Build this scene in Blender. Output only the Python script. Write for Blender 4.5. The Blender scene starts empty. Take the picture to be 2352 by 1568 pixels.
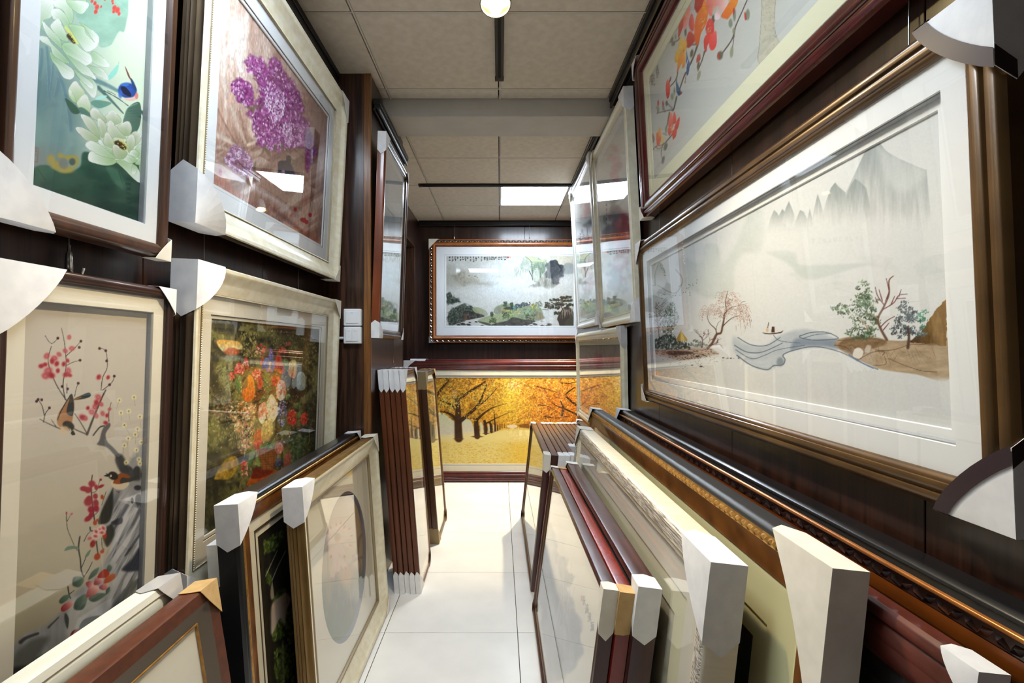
import bpy, math, random
import numpy as np
from mathutils import Matrix, Vector

# ------------------------------------------------------------------ camera, light, exposure
F_PX, VPX, VPY = 1137.0, 1148.0, 797.0       # focal length and vanishing point, in photo pixels
CAM_Z = 1.287
CEIL_Z = 2.651
scene = bpy.context.scene
COL = scene.collection
cam_data = bpy.data.cameras.new('camera')
cam_data.sensor_fit = 'HORIZONTAL'
cam_data.sensor_width = 36.0
cam_data.lens = F_PX / 2352 * 36.0
cam_data.shift_x = (1176 - VPX) / 2352
cam_data.shift_y = (VPY - 784) / 2352
cam_data.clip_start = 0.02
cam = bpy.data.objects.new('camera', cam_data)
cam.location = (0, 0, CAM_Z)
cam.rotation_euler = (math.radians(90), 0, 0)
COL.objects.link(cam)
scene.camera = cam

world = bpy.data.worlds.new('world')
scene.world = world
world.use_nodes = True
world.node_tree.nodes['Background'].inputs[0].default_value = (0.8, 0.85, 1, 1)
world.node_tree.nodes['Background'].inputs[1].default_value = 0.05

scene.view_settings.view_transform = 'Standard'
scene.view_settings.look = 'None'
scene.view_settings.gamma = 1.0
scene.view_settings.exposure = 0.9
scene.view_settings.use_curve_mapping = False

PANEL_POWER = (25.0, 16.5)      # emission strength of the LED ceiling panels: far, near
SPOT_POWER = 1.0        # multiplier on the track spots

# ------------------------------------------------------------------ small helpers
def s2l(c):
    out = []
    for v in c[:3]:
        v = v / 255.0
        out.append(v / 12.92 if v <= 0.04045 else ((v + 0.055) / 1.055) ** 2.4)
    return out

def rgba(c):
    return tuple(s2l(c)) + (1.0,)

def link(o, parent=None):
    COL.objects.link(o)
    if parent is not None:
        o.parent = parent
    return o

def tag(o, label=None, cat=None, group=None, kind=None):
    if label: o['label'] = label
    if cat: o['category'] = cat
    if group: o['group'] = group
    if kind: o['kind'] = kind
    return o

def empty(name, label=None, cat=None, group=None, loc=(0, 0, 0)):
    o = bpy.data.objects.new(name, None)
    o.empty_display_size = 0.05
    o.location = loc
    link(o)
    return tag(o, label, cat, group)

class MB:
    """collects faces, builds ONE mesh object"""
    def __init__(s):
        s.v = []; s.f = []; s.sm = []
    def face(s, pts, smooth=False):
        i = len(s.v); s.v += [tuple(p) for p in pts]; s.f.append(tuple(range(i, i + len(pts)))); s.sm.append(smooth)
    def box(s, x0, x1, y0, y1, z0, z1, bev=0.0):
        i = len(s.v)
        if bev <= 0:
            s.v += [(x, y, z) for z in (z0, z1) for y in (y0, y1) for x in (x0, x1)]
            for q in ((0, 2, 3, 1), (4, 5, 7, 6), (0, 1, 5, 4), (2, 6, 7, 3), (0, 4, 6, 2), (1, 3, 7, 5)):
                s.f.append(tuple(i + k for k in q)); s.sm.append(False)
            return
        b = bev
        ax = [(x0, x1), (y0, y1), (z0, z1)]
        idx = {}
        for a in range(3):
            for sa in (0, 1):
                for sb in (0, 1):
                    for sc in (0, 1):
                        p = [0, 0, 0]
                        o = [k for k in range(3) if k != a]
                        p[a] = ax[a][sa]
                        for k, sg in zip(o, (sb, sc)):
                            p[k] = ax[k][sg] + (b if sg == 0 else -b)
                        sg3 = [0, 0, 0]; sg3[a] = sa; sg3[o[0]] = sb; sg3[o[1]] = sc
                        idx[(a,) + tuple(sg3)] = len(s.v); s.v.append(tuple(p))
        def add(q):
            s.f.append(tuple(q)); s.sm.append(False)
        for a in range(3):
            o = [k for k in range(3) if k != a]
            for sa in (0, 1):
                q = []
                for sb, sc in ((0, 0), (1, 0), (1, 1), (0, 1)):
                    g = [0, 0, 0]; g[a] = sa; g[o[0]] = sb; g[o[1]] = sc
                    q.append(idx[(a,) + tuple(g)])
                add(q)
        for e in range(3):
            o = [k for k in range(3) if k != e]
            for sb in (0, 1):
                for sc in (0, 1):
                    q = []
                    for se, a in ((0, o[0]), (1, o[0]), (1, o[1]), (0, o[1])):
                        g = [0, 0, 0]; g[e] = se; g[o[0]] = sb; g[o[1]] = sc
                        q.append(idx[(a,) + tuple(g)])
                    add(q)
        for sa in (0, 1):
            for sb in (0, 1):
                for sc in (0, 1):
                    add([idx[(a, sa, sb, sc)] for a in range(3)])
    def tube(s, pts, r, n=8, cap=True):
        pts = [Vector(p) for p in pts]
        base = len(s.v)
        for k, p in enumerate(pts):
            a = pts[max(k - 1, 0)]; b = pts[min(k + 1, len(pts) - 1)]
            d = (b - a).normalized()
            u = d.orthogonal().normalized(); w = d.cross(u)
            rr = r[k] if isinstance(r, (list, tuple)) else r
            for j in range(n):
                t = 2 * math.pi * j / n
                s.v.append(tuple(p + rr * (math.cos(t) * u + math.sin(t) * w)))
        for k in range(len(pts) - 1):
            for j in range(n):
                a = base + k * n + j; b = base + k * n + (j + 1) % n
                s.f.append((a, b, b + n, a + n)); s.sm.append(True)
        if cap:
            s.f.append(tuple(base + j for j in range(n))[::-1]); s.sm.append(False)
            e = base + (len(pts) - 1) * n
            s.f.append(tuple(e + j for j in range(n))); s.sm.append(False)
    def lathe(s, prof, n=24, origin=(0, 0, 0), axis=(0, 0, 1)):
        ax = Vector(axis).normalized(); u = ax.orthogonal().normalized(); w = ax.cross(u); o = Vector(origin)
        base = len(s.v)
        for (r, h) in prof:
            for j in range(n):
                t = 2 * math.pi * j / n
                s.v.append(tuple(o + ax * h + max(r, 1e-5) * (math.cos(t) * u + math.sin(t) * w)))
        for k in range(len(prof) - 1):
            for j in range(n):
                a = base + k * n + j; b = base + k * n + (j + 1) % n
                s.f.append((a, b, b + n, a + n)); s.sm.append(True)
    def mesh(s, name):
        me = bpy.data.meshes.new(name)
        me.from_pydata(s.v, [], s.f)
        me.polygons.foreach_set('use_smooth', s.sm)
        if any(s.sm):
            me.set_sharp_from_angle(angle=math.radians(38))
        me.update()
        return me
    def build(s, name, m, parent=None, fix=True):
        me = s.mesh(name)
        if m is not None: me.materials.append(m)
        if fix:
            import bmesh
            bm = bmesh.new(); bm.from_mesh(me)
            bmesh.ops.recalc_face_normals(bm, faces=bm.faces[:]); bm.to_mesh(me); bm.free()
        return link(bpy.data.objects.new(name, me), parent)

# ------------------------------------------------------------------ materials (all procedural)
def new_mat(name):
    m = bpy.data.materials.new(name); m.use_nodes = True
    nt = m.node_tree
    return m, nt, nt.nodes['Principled BSDF']

def mat(name, col, rough=0.5, metal=0.0, col2=None, scale=(8, 8, 8), detail=3, bump=0.0, bscale=60, coat=0.0,
        spec=0.5, lo=0.35, hi=0.65, coatr=0.08):
    m, nt, p = new_mat(name)
    p.inputs['Roughness'].default_value = rough
    p.inputs['Metallic'].default_value = metal
    p.inputs['Specular IOR Level'].default_value = spec
    p.inputs['Base Color'].default_value = rgba(col)
    if coat:
        p.inputs['Coat Weight'].default_value = coat
        p.inputs['Coat Roughness'].default_value = coatr
    if col2 is not None or bump:
        tc = nt.nodes.new('ShaderNodeTexCoord')
        mp = nt.nodes.new('ShaderNodeMapping'); mp.inputs['Scale'].default_value = scale
        nt.links.new(tc.outputs['Object'], mp.inputs['Vector'])
        nz = nt.nodes.new('ShaderNodeTexNoise'); nz.inputs['Scale'].default_value = 1.0
        nz.inputs['Detail'].default_value = detail
        nt.links.new(mp.outputs[0], nz.inputs['Vector'])
        if col2 is not None:
            r = nt.nodes.new('ShaderNodeValToRGB')
            r.color_ramp.elements[0].position = lo; r.color_ramp.elements[0].color = rgba(col)
            r.color_ramp.elements[1].position = hi; r.color_ramp.elements[1].color = rgba(col2)
            nt.links.new(nz.outputs['Fac'], r.inputs[0])
            nt.links.new(r.outputs[0], p.inputs['Base Color'])
        if bump:
            b = nt.nodes.new('ShaderNodeBump'); b.inputs['Strength'].default_value = bump
            b.inputs['Distance'].default_value = 0.002
            nt.links.new(nz.outputs['Fac'], b.inputs['Height'])
            nt.links.new(b.outputs[0], p.inputs['Normal'])
    return m

def wood_mat(name, dark, light, grain=(40, 40, 1.6), rough=0.3, coat=0.3, spec=0.5):
    """vertical-grain wood veneer: stretched noise + distorted bands"""
    m, nt, p = new_mat(name)
    tc = nt.nodes.new('ShaderNodeTexCoord')
    mp = nt.nodes.new('ShaderNodeMapping'); mp.inputs['Scale'].default_value = grain
    nt.links.new(tc.outputs['Object'], mp.inputs['Vector'])
    n1 = nt.nodes.new('ShaderNodeTexNoise'); n1.inputs['Scale'].default_value = 1.0; n1.inputs['Detail'].default_value = 6
    n1.inputs['Distortion'].default_value = 0.6
    nt.links.new(mp.outputs[0], n1.inputs['Vector'])
    mp2 = nt.nodes.new('ShaderNodeMapping'); mp2.inputs['Scale'].default_value = tuple(g * 6 for g in grain)
    nt.links.new(tc.outputs['Object'], mp2.inputs['Vector'])
    n2 = nt.nodes.new('ShaderNodeTexNoise'); n2.inputs['Scale'].default_value = 1.0; n2.inputs['Detail'].default_value = 2
    nt.links.new(mp2.outputs[0], n2.inputs['Vector'])
    mx = nt.nodes.new('ShaderNodeMath'); mx.operation = 'MULTIPLY_ADD'
    mx.inputs[1].default_value = 0.45
    nt.links.new(n2.outputs['Fac'], mx.inputs[0]); nt.links.new(n1.outputs['Fac'], mx.inputs[2])
    r = nt.nodes.new('ShaderNodeValToRGB')
    r.color_ramp.elements[0].position = 0.55; r.color_ramp.elements[0].color = rgba(dark)
    r.color_ramp.elements[1].position = 0.95; r.color_ramp.elements[1].color = rgba(light)
    nt.links.new(mx.outputs[0], r.inputs[0]); nt.links.new(r.outputs[0], p.inputs['Base Color'])
    p.inputs['Roughness'].default_value = rough
    p.inputs['Coat Weight'].default_value = coat; p.inputs['Coat Roughness'].default_value = 0.15
    p.inputs['Specular IOR Level'].default_value = spec
    return m

def emit_mat(name, col, strength):
    m, nt, p = new_mat(name)
    p.inputs['Base Color'].default_value = rgba((255, 255, 255))
    p.inputs['Emission Color'].default_value = rgba(col)
    p.inputs['Emission Strength'].default_value = strength
    return m

def glass_mat(name, tint=(1, 1, 1)):
    m = bpy.data.materials.new(name); m.use_nodes = True
    nt = m.node_tree; nt.nodes.clear()
    out = nt.nodes.new('ShaderNodeOutputMaterial')
    tr = nt.nodes.new('ShaderNodeBsdfTransparent'); tr.inputs[0].default_value = (*tint, 1)
    gl = nt.nodes.new('ShaderNodeBsdfGlossy'); gl.inputs['Roughness'].default_value = 0.0
    gl.inputs[0].default_value = (1, 1, 1, 1)
    lw = nt.nodes.new('ShaderNodeLayerWeight'); lw.inputs[0].default_value = 0.5
    pw = nt.nodes.new('ShaderNodeMath'); pw.operation = 'POWER'; pw.inputs[1].default_value = 5.0
    ma = nt.nodes.new('ShaderNodeMath'); ma.operation = 'MULTIPLY_ADD'; ma.inputs[1].default_value = 0.95; ma.inputs[2].default_value = 0.042
    mix = nt.nodes.new('ShaderNodeMixShader')
    nt.links.new(lw.outputs['Facing'], pw.inputs[0]); nt.links.new(pw.outputs[0], ma.inputs[0])
    nt.links.new(ma.outputs[0], mix.inputs[0]); nt.links.new(tr.outputs[0], mix.inputs[1]); nt.links.new(gl.outputs[0], mix.inputs[2])
    nt.links.new(mix.outputs[0], out.inputs['Surface'])
    return m

def art_mat():
    m, nt, p = new_mat('silk_embroidery_print')
    a = nt.nodes.new('ShaderNodeAttribute'); a.attribute_name = 'paint'; a.attribute_type = 'GEOMETRY'
    nt.links.new(a.outputs['Color'], p.inputs['Base Color'])
    p.inputs['Roughness'].default_value = 0.75
    p.inputs['Specular IOR Level'].default_value = 0.15
    return m

M = {}
M['panel'] = wood_mat('dark_walnut_veneer', (27, 14, 10), (62, 37, 26), (34, 34, 1.3), 0.34, 0.25)
M['pier'] = wood_mat('brown_oak_veneer', (30, 17, 12), (84, 54, 38), (46, 46, 2.0), 0.33, 0.3)
M['edge'] = wood_mat('oak_edge_strip', (84, 50, 22), (150, 100, 52), (60, 60, 2.0), 0.35, 0.3)
M['ceil'] = mat('beige_ceiling_tile', (206, 196, 180), 0.85, col2=(216, 207, 192), scale=(26, 26, 26), bump=0.12)
M['grid'] = mat('white_ceiling_grid', (205, 200, 190), 0.5)
M['void'] = mat('dark_ceiling_void', (22, 21, 20), 0.9)
M['beam'] = mat('grey_painted_beam', (188, 184, 176), 0.7, col2=(196, 192, 184), scale=(6, 6, 6))
M['tile'] = mat('glossy_white_floor_tile', (222, 223, 223), 0.16, col2=(230, 231, 231), scale=(5, 5, 5), spec=0.5)
M['grout'] = mat('dark_grout', (70, 66, 60), 0.9)
M['black'] = mat('matt_black_metal', (20, 20, 21), 0.4, 0.3)
M['steel'] = mat('steel', (190, 190, 188), 0.25, 0.9)
M['wire'] = mat('steel_wire', (170, 170, 170), 0.35, 0.8)
M['plastic'] = mat('white_plastic', (236, 238, 240), 0.3)
M['paper'] = mat('white_paper_corner', (228, 228, 230), 0.75, col2=(238, 238, 238), scale=(30, 30, 30), bump=0.15)
M['paper_cream'] = mat('cream_foam_corner', (226, 220, 206), 0.8, col2=(236, 230, 216), scale=(24, 24, 24), bump=0.2)
M['paper_grey'] = mat('grey_paper_corner', (186, 184, 184), 0.8, col2=(198, 196, 196), scale=(24, 24, 24))
M['wrap'] = mat('dark_plum_card_edging', (52, 36, 42), 0.5)
M['card'] = mat('tan_cardboard', (196, 160, 104), 0.8, col2=(208, 172, 116), scale=(40, 40, 40))
M['card_dull'] = mat('dull_cardboard', (150, 130, 92), 0.8)
M['plasticclear'] = mat('clear_plastic_corner', (200, 198, 196), 0.15, spec=0.8)
M['mat_w'] = mat('white_mat_board', (234, 237, 238), 0.85)
M['mat_c'] = mat('cream_mat_board', (236, 228, 204), 0.85)
M['mat_i'] = mat('ivory_mat_board', (235, 230, 214), 0.85)
M['mat_g'] = mat('grey_mat_edge', (168, 172, 178), 0.8)
M['mat_d'] = mat('dark_mat_line', (44, 42, 44), 0.8)
M['mat_y'] = mat('yellowish_mat_board', (230, 226, 192), 0.85)
M['mat_lit'] = mat('warm_lit_mat_board', (228, 222, 170), 0.85)  # yellowish mat, missing warm lamplight put into its colour
M['mat_b'] = mat('blue_grey_oval_slip', (112, 120, 134), 0.8)
M['back'] = mat('brown_hardboard_back', (92, 70, 48), 0.85)
M['glass'] = glass_mat('picture_glass')
M['art'] = art_mat()
M['art_d'] = mat('dark_print', (30, 34, 24), 0.8, col2=(60, 70, 34), scale=(10, 10, 4))
M['walnut'] = mat('satin_walnut_frame', (52, 30, 20), 0.32, col2=(78, 48, 28), scale=(30, 30, 3), coat=0.35)
M['walnut2'] = mat('dark_walnut_frame', (44, 25, 20), 0.35, col2=(60, 36, 27), scale=(30, 30, 3), coat=0.25)
M['bronze'] = mat('bronze_brown_frame', (72, 50, 26), 0.36, 0.25, col2=(104, 76, 40), scale=(6, 6, 6), coat=0.3)
M['mahog'] = mat('glossy_mahogany_frame', (62, 14, 16), 0.22, col2=(84, 22, 22), scale=(14, 14, 3), coat=0.6)
M['mahog2'] = mat('dark_mahogany_frame', (54, 24, 22), 0.28, col2=(76, 36, 32), scale=(10, 10, 4), coat=0.4)
M['rosewood'] = mat('dark_rosewood_frame', (66, 22, 17), 0.28, col2=(86, 32, 25), scale=(10, 10, 4), coat=0.4)
M['redwood'] = mat('red_rosewood_frame', (112, 28, 20), 0.22, col2=(140, 42, 30), scale=(10, 10, 4), coat=0.5)
M['cherry'] = mat('cherry_wood_frame', (104, 48, 20), 0.3, col2=(128, 62, 28), scale=(12, 12, 4), coat=0.4)
M['honey'] = mat('honey_brown_frame', (150, 82, 30), 0.3, col2=(172, 100, 42), scale=(12, 12, 4), coat=0.5)
M['brownstk'] = mat('brown_stack_frame', (82, 38, 14), 0.4, col2=(104, 52, 20), scale=(16, 16, 3), coat=0.2)
M['umber'] = mat('umber_frame', (66, 42, 24), 0.38, col2=(82, 54, 32), scale=(16, 16, 3), coat=0.2)
M['cream'] = mat('cream_ivory_frame', (222, 214, 186), 0.4, col2=(234, 228, 206), scale=(3, 30, 30), coat=0.15)
M['champ'] = mat('champagne_frame', (222, 212, 180), 0.38, 0.0, col2=(236, 230, 208), scale=(26, 26, 40), detail=5, coat=0.2)
M['pearl'] = mat('pearl_white_frame', (216, 214, 206), 0.36, 0.0, col2=(228, 227, 220), scale=(10, 10, 10), coat=0.2)
M['ashgrey'] = mat('limed_ash_grain', (136, 126, 112), 0.5, col2=(222, 214, 202), scale=(22, 260, 330), detail=3, bump=0.9, lo=0.40, hi=0.56)
M['limed'] = mat('limed_cream_wood', (226, 214, 186), 0.42, col2=(238, 228, 204), scale=(60, 4, 60), coat=0.1)
M['gold'] = mat('antique_gold', (168, 120, 56), 0.34, 0.6, col2=(206, 158, 84), scale=(50, 50, 50))
M['brass'] = mat('striped_brass_side', (120, 92, 48), 0.36, 0.55, col2=(150, 120, 72), scale=(30, 30, 4))
M['pewter'] = mat('dark_pewter_side', (96, 82, 66), 0.3, 0.6, col2=(126, 108, 86), scale=(40, 40, 4))
M['burl'] = mat('burl_walnut_veneer', (92, 52, 20), 0.3, col2=(134, 82, 36), scale=(14, 14, 14), detail=6, coat=0.5)
M['blackfr'] = mat('satin_black_frame', (24, 24, 26), 0.3, coat=0.3)
M['charcoal'] = mat('charcoal_frame_edge', (50, 50, 52), 0.42)
M['copper'] = mat('copper_bead', (160, 98, 46), 0.28, 0.6, col2=(184, 120, 62), scale=(20, 20, 20))
M['orangegold'] = mat('orange_gilt_slope', (128, 66, 16), 0.35, 0.3, col2=(96, 46, 10), scale=(8, 8, 8))
M['darkcarve'] = mat('dark_carved_wood', (40, 20, 12), 0.3, 0.2, col2=(110, 56, 28), scale=(40, 40, 40), lo=.5, hi=.75)
M['sight'] = mat('pale_bronze_lip', (150, 136, 108), 0.4, 0.3)
M['ivory'] = mat('ivory_white_frame', (232, 232, 214), 0.36, col2=(240, 240, 226), scale=(4, 40, 40), coat=0.2)
M['silver'] = mat('silver_ornament', (176, 168, 156), 0.25, 0.9)
M['redbrown'] = mat('red_brown_frame', (82, 36, 28), 0.3, col2=(104, 52, 42), scale=(10, 10, 4), coat=0.4)
M['bronzegrey'] = mat('bronze_grey_slope', (104, 92, 80), 0.34, 0.35)
M['leather'] = mat('tan_brown_rail', (84, 40, 18), 0.42, col2=(100, 50, 24), scale=(50, 50, 50))
M['led'] = emit_mat('led_panel_diffuser', (226, 240, 255), PANEL_POWER[0])
M['led_near'] = emit_mat('dimmer_led_panel_diffuser', (226, 240, 255), PANEL_POWER[1])
M['ledspot'] = emit_mat('warm_led_lens', (255, 226, 150), 60.0)
M['lampgrey'] = mat('grey_lamp_rim', (120, 116, 108), 0.4, 0.3)

# ------------------------------------------------------------------ room shell
WL, WR = -0.886, 0.70           # corridor walls
WLF = -0.886                   # left wall beyond the pier
Y_BACK, Y_FRONT = 5.37, -2.2
X_FAR = 1.75                   # far end of the cross room behind the corridor
PIER_X, PIER_Y0, PIER_Y1 = -0.645, 2.47, 3.29
R_END = 4.47                   # the right wall ends here

def struct(name, mb, m, label, cat):
    o = mb.build(name, m)
    return tag(o, label, cat, kind='structure')

def child_boxes(parent, name, boxes, m, bev=0.0):
    """alike pieces: one mesh per distinct size, shared by copies"""
    cache = {}
    for (x0, x1, y0, y1, z0, z1) in boxes:
        k = (round(x1 - x0, 4), round(y1 - y0, 4), round(z1 - z0, 4))
        if k not in cache:
            mb = MB(); mb.box(-k[0] / 2, k[0] / 2, -k[1] / 2, k[1] / 2, -k[2] / 2, k[2] / 2, bev)
            me = mb.mesh(name); me.materials.append(m); cache[k] = me
        o = bpy.data.objects.new(name, cache[k])
        o.location = ((x0 + x1) / 2, (y0 + y1) / 2, (z0 + z1) / 2)
        link(o, parent)

# floor: grout bed + tiles laid at X = 0.08 + 0.6 k, Y = 2.234 + 0.6 k
mb = MB(); mb.box(WLF - 0.3, X_FAR + 0.1, Y_FRONT - 0.1, Y_BACK + 0.1, -0.06, -0.003)
floor = struct('floor', mb, M['grout'], 'floor of glossy white square tiles with thin dark joints', 'floor')
g = 0.0015
bx = []
for i in range(-2, 4):
    for j in range(-8, 6):
        x0, y0 = 0.08 + 0.6 * i, 2.234 + 0.6 * j
        x1, y1 = x0 + 0.6, y0 + 0.6
        x0, x1 = max(x0, WLF - 0.28), min(x1, X_FAR)
        y0, y1 = max(y0, Y_FRONT), min(y1, Y_BACK)
        if x1 - x0 < 0.02 or y1 - y0 < 0.02: continue
        bx.append((x0 + g, x1 - g, y0 + g, y1 - g, -0.012, 0.0))
child_boxes(floor, 'floor_tile', bx, M['tile'], 0.0008)

# ceiling: dark void slab, white T-grid, 600 mm tiles
mb = MB(); mb.box(WLF - 0.3, X_FAR + 0.1, Y_FRONT - 0.1, Y_BACK + 0.1, CEIL_Z + 0.02, CEIL_Z + 0.08)
ceiling = struct('ceiling', mb, M['void'], 'suspended ceiling of beige square tiles in a thin grid', 'ceiling')
BEAM0, BEAM1 = 2.725, 2.98
tiles = []
GR = 0.007
def add_tile(x0, x1, y0, y1):
    x0, x1 = max(x0, WLF - 0.01), min(x1, X_FAR)
    if x1 - x0 < 0.03 or y1 - y0 < 0.03: return
    tiles.append((x0 + GR, x1 - GR, y0 + GR, y1 - GR, CEIL_Z, CEIL_Z + 0.012))
led_rects = []
xcols = [(-1.202, -0.602), (-0.602, -0.002), (-0.002, 0.598), (0.598, 1.198), (1.198, 1.798)]
near_rows = [(2.62, BEAM0)] + [(2.02 - 0.6 * k, 2.62 - 0.6 * k) for k in range(8)]
far_rows = [(BEAM1, 3.57), (3.57, 4.17), (4.17, 4.77), (4.77, 5.37)]
LED_NEAR = [(1, 0.82)]      # column, row start Y
for ci, (x0, x1) in enumerate(xcols):
    for (y0, y1) in near_rows:
        if ci > 3: continue
        if y1 <= Y_FRONT + 0.05: continue
        y0 = max(y0, Y_FRONT)
        if any(ci == c and abs(y0 - ys) < 0.01 for c, ys in LED_NEAR):
            led_rects.append((x0, x1, y0, y1)); continue
        add_tile(x0, x1, y0, y1)
    for (y0, y1) in far_rows:
        if ci == 4 and y0 < 4: continue
        if ci == 2 and abs(y0 - 4.17) < 0.01:
            led_rects.append((x0, x1, y0, y1)); continue
        add_tile(x0, x1, y0, y1)
child_boxes(ceiling, 'ceiling_tile', tiles, M['ceil'], 0.002)
bars = []
for x in (-0.602, -0.002, 0.598, 1.198):
    bars.append((x - 0.001, x + 0.0065, BEAM1, Y_BACK, CEIL_Z - 0.001, CEIL_Z + 0.012))
    if x < 0.9: bars.append((x - 0.001, x + 0.0065, Y_FRONT, BEAM0, CEIL_Z - 0.001, CEIL_Z + 0.012))
for y in [2.62 - 0.6 * k for k in range(9)] + [3.57, 4.17, 4.77]:
    bars.append((WLF, X_FAR if y > 4 else WR, y - 0.001, y + 0.0065, CEIL_Z + 0.002, CEIL_Z + 0.011))
child_boxes(ceiling, 'grid_bar', bars, M['grid'])
LED_LABEL = ['square white LED panel lamp in the ceiling near the back wall', 'square LED panel lamp in the ceiling over the near end of the corridor']
led_rects.sort(key=lambda r: -r[2])
for k, (x0, x1, y0, y1) in enumerate(led_rects):
    t = empty('ceiling_light', LED_LABEL[k], 'ceiling light', 'square LED ceiling panels', ((x0 + x1) / 2, (y0 + y1) / 2, CEIL_Z))
    w = (x1 - x0) / 2 - 0.004
    mb = MB(); f = 0.012
    for b in ((-w, w, -w, -w + f), (-w, w, w - f, w), (-w, -w + f, -w + f, w - f), (w - f, w, -w + f, w - f)):
        mb.box(b[0], b[1], b[2], b[3], -0.002, 0.012)
    mb.build('frame', M['grid'], t)
    mb = MB(); mb.box(-w + f, w - f, -w + f, w - f, 0.002, 0.010)
    mb.build('diffuser', M['led' if y0 > 3 else 'led_near'], t)

# beam across the corridor
mb = MB(); mb.box(WL - 0.05, WR + 0.02, BEAM0, BEAM1, CEIL_Z - 0.097, CEIL_Z + 0.03, 0.003)
struct('ceiling_beam', mb, M['beam'], 'grey plastered beam crossing the ceiling of the corridor', 'beam')

# walls with wood panels
def paneled_wall(name, label, slab, panels, m):
    mb = MB(); mb.box(*slab)
    w = struct(name, mb, M['void'], label, 'wall')
    child_boxes(w, 'wood_panel', panels, m, 0.0012)
    return w
PT = 0.008
gp = 0.0012
# right wall, seams at Y = 0.815 + 0.677 k
ys = [0.815 + 0.677 * k for k in range(-5, 7)]
pan = []
for a, b in zip(ys[:-1], ys[1:]):
    a2, b2 = max(a, Y_FRONT), min(b, R_END)
    if b2 - a2 > 0.03: pan.append((WR, WR + PT, a2 + gp, b2 - gp, 0.0, CEIL_Z))
pan.append((WR + PT, WR + 0.12, R_END, R_END + PT, 0.0, CEIL_Z))
paneled_wall('wall_right', 'right wall of dark walnut panels behind the hung landscapes', (WR + PT, WR + 0.12, Y_FRONT, R_END, 0, CEIL_Z), pan, M['panel'])
# left wall up to the pier
ys = [2.47 - 0.62 * k for k in range(9)][::-1]
pan = []
for a, b in zip(ys[:-1], ys[1:]):
    a2, b2 = max(a, Y_FRONT), b
    if b2 - a2 > 0.03: pan.append((WL - PT, WL, a2 + gp, b2 - gp, 0.0, CEIL_Z))
paneled_wall('wall_left', 'left wall of dark walnut panels behind the flower pictures', (WL - 0.16, WL - PT, Y_FRONT, PIER_Y0, 0, CEIL_Z), pan, M['panel'])
# pier
mb = MB(); mb.box(WLF - 0.12, PIER_X - PT, PIER_Y0 + PT, PIER_Y1 - PT, 0, CEIL_Z)
pier = struct('wall_pier', mb, M['void'], 'brown oak clad pier jutting out of the left wall', 'wall')
mb = MB(); mb.box(WL, PIER_X - 0.034, PIER_Y0, PIER_Y0 + PT, 0, CEIL_Z); mb.build('wood_panel', M['pier'], pier)
mb = MB(); mb.box(PIER_X - 0.034, PIER_X + 0.002, PIER_Y0 - 0.003, PIER_Y0 + 0.02, 0, CEIL_Z, 0.002); mb.build('edge_strip', M['edge'], pier)
mb = MB(); mb.box(PIER_X - PT, PIER_X, PIER_Y0 + 0.02, PIER_Y1, 0, CEIL_Z); mb.build('wood_panel', M['panel'], pier)
mb = MB(); mb.box(WLF - 0.1, PIER_X - PT, PIER_Y1 - PT, PIER_Y1, 0, CEIL_Z); mb.build('wood_panel', M['panel'], pier)
# left wall beyond the pier with a doorway (Y 4.25 .. 5.14)
D0, D1, DH = 4.22, 5.14, 2.33
mb = MB()
mb.box(WLF - 0.12, WLF - PT, PIER_Y1, D0, 0, CEIL_Z); mb.box(WLF - 0.12, WLF - PT, D1, Y_BACK, 0, CEIL_Z); mb.box(WLF - 0.12, WLF - PT, D0, D1, DH, CEIL_Z)
wlf = struct('wall_left_far', mb, M['void'], 'far left wall of dark walnut panels around a doorway', 'wall')
child_boxes(wlf, 'wood_panel', [(WLF - PT, WLF, PIER_Y1, D0, 0, CEIL_Z), (WLF - PT, WLF, D1 + 0.02, Y_BACK, 0, CEIL_Z), (WLF - PT, WLF, D0, D1 + 0.02, DH + 0.02, CEIL_Z)], M['panel'])
dr = empty('door_1', 'dark brown doorway beside the back wall picture', 'door', None, (WLF, (D0 + D1) / 2, 0)); tag(dr, kind='structure')
mb = MB()
mb.box(-0.13, 0.004, (D1 - D0) / 2 - 0.005, (D1 - D0) / 2 + 0.02, 0, DH + 0.02, 0.002)
mb.box(-0.13, 0.004, -(D1 - D0) / 2 - 0.02, -(D1 - D0) / 2 + 0.005, 0, DH + 0.02, 0.002)
mb.box(-0.13, 0.004, -(D1 - D0) / 2, (D1 - D0) / 2, DH - 0.005, DH + 0.02, 0.002)
mb.build('door_frame', M['pier'], dr)
mb = MB(); mb.box(-0.20, -0.155, -(D1 - D0) / 2 - 0.02, (D1 - D0) / 2 + 0.02, 0, DH + 0.02); mb.build('door_leaf', M['panel'], dr)
# back wall
pan = []
xs = [WLF - 0.01, 0.27, 0.27 + 1.22, X_FAR]
for a, b in zip(xs[:-1], xs[1:]):
    pan.append((a + gp, b - gp, Y_BACK, Y_BACK + PT, 0, CEIL_Z))
paneled_wall('wall_back', 'back wall of dark walnut panels above the autumn picture', (WLF - 0.3, X_FAR + 0.1, Y_BACK + PT, Y_BACK + 0.1, 0, CEIL_Z), pan, M['panel'])
mb = MB(); mb.box(X_FAR, X_FAR + 0.1, R_END, Y_BACK, 0, CEIL_Z)
mb.box(WR + 0.12, X_FAR, R_END - 0.1, R_END, 0, CEIL_Z)
struct('wall_right_far', mb, M['panel'], 'dark wall closing the space right of the back picture', 'wall')
mb = MB(); mb.box(WL - 0.16, WR + 0.12, Y_FRONT - 0.1, Y_FRONT, 0, CEIL_Z)
struct('wall_front', mb, M['panel'], 'dark panelled wall at the front end of the corridor', 'wall')

# ------------------------------------------------------------------ painting engine (colours per vertex of the artwork)
def sstep(a, b, x):
    t = np.clip((x - a) / (b - a + 1e-9), 0, 1)
    return t * t * (3 - 2 * t)

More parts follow.
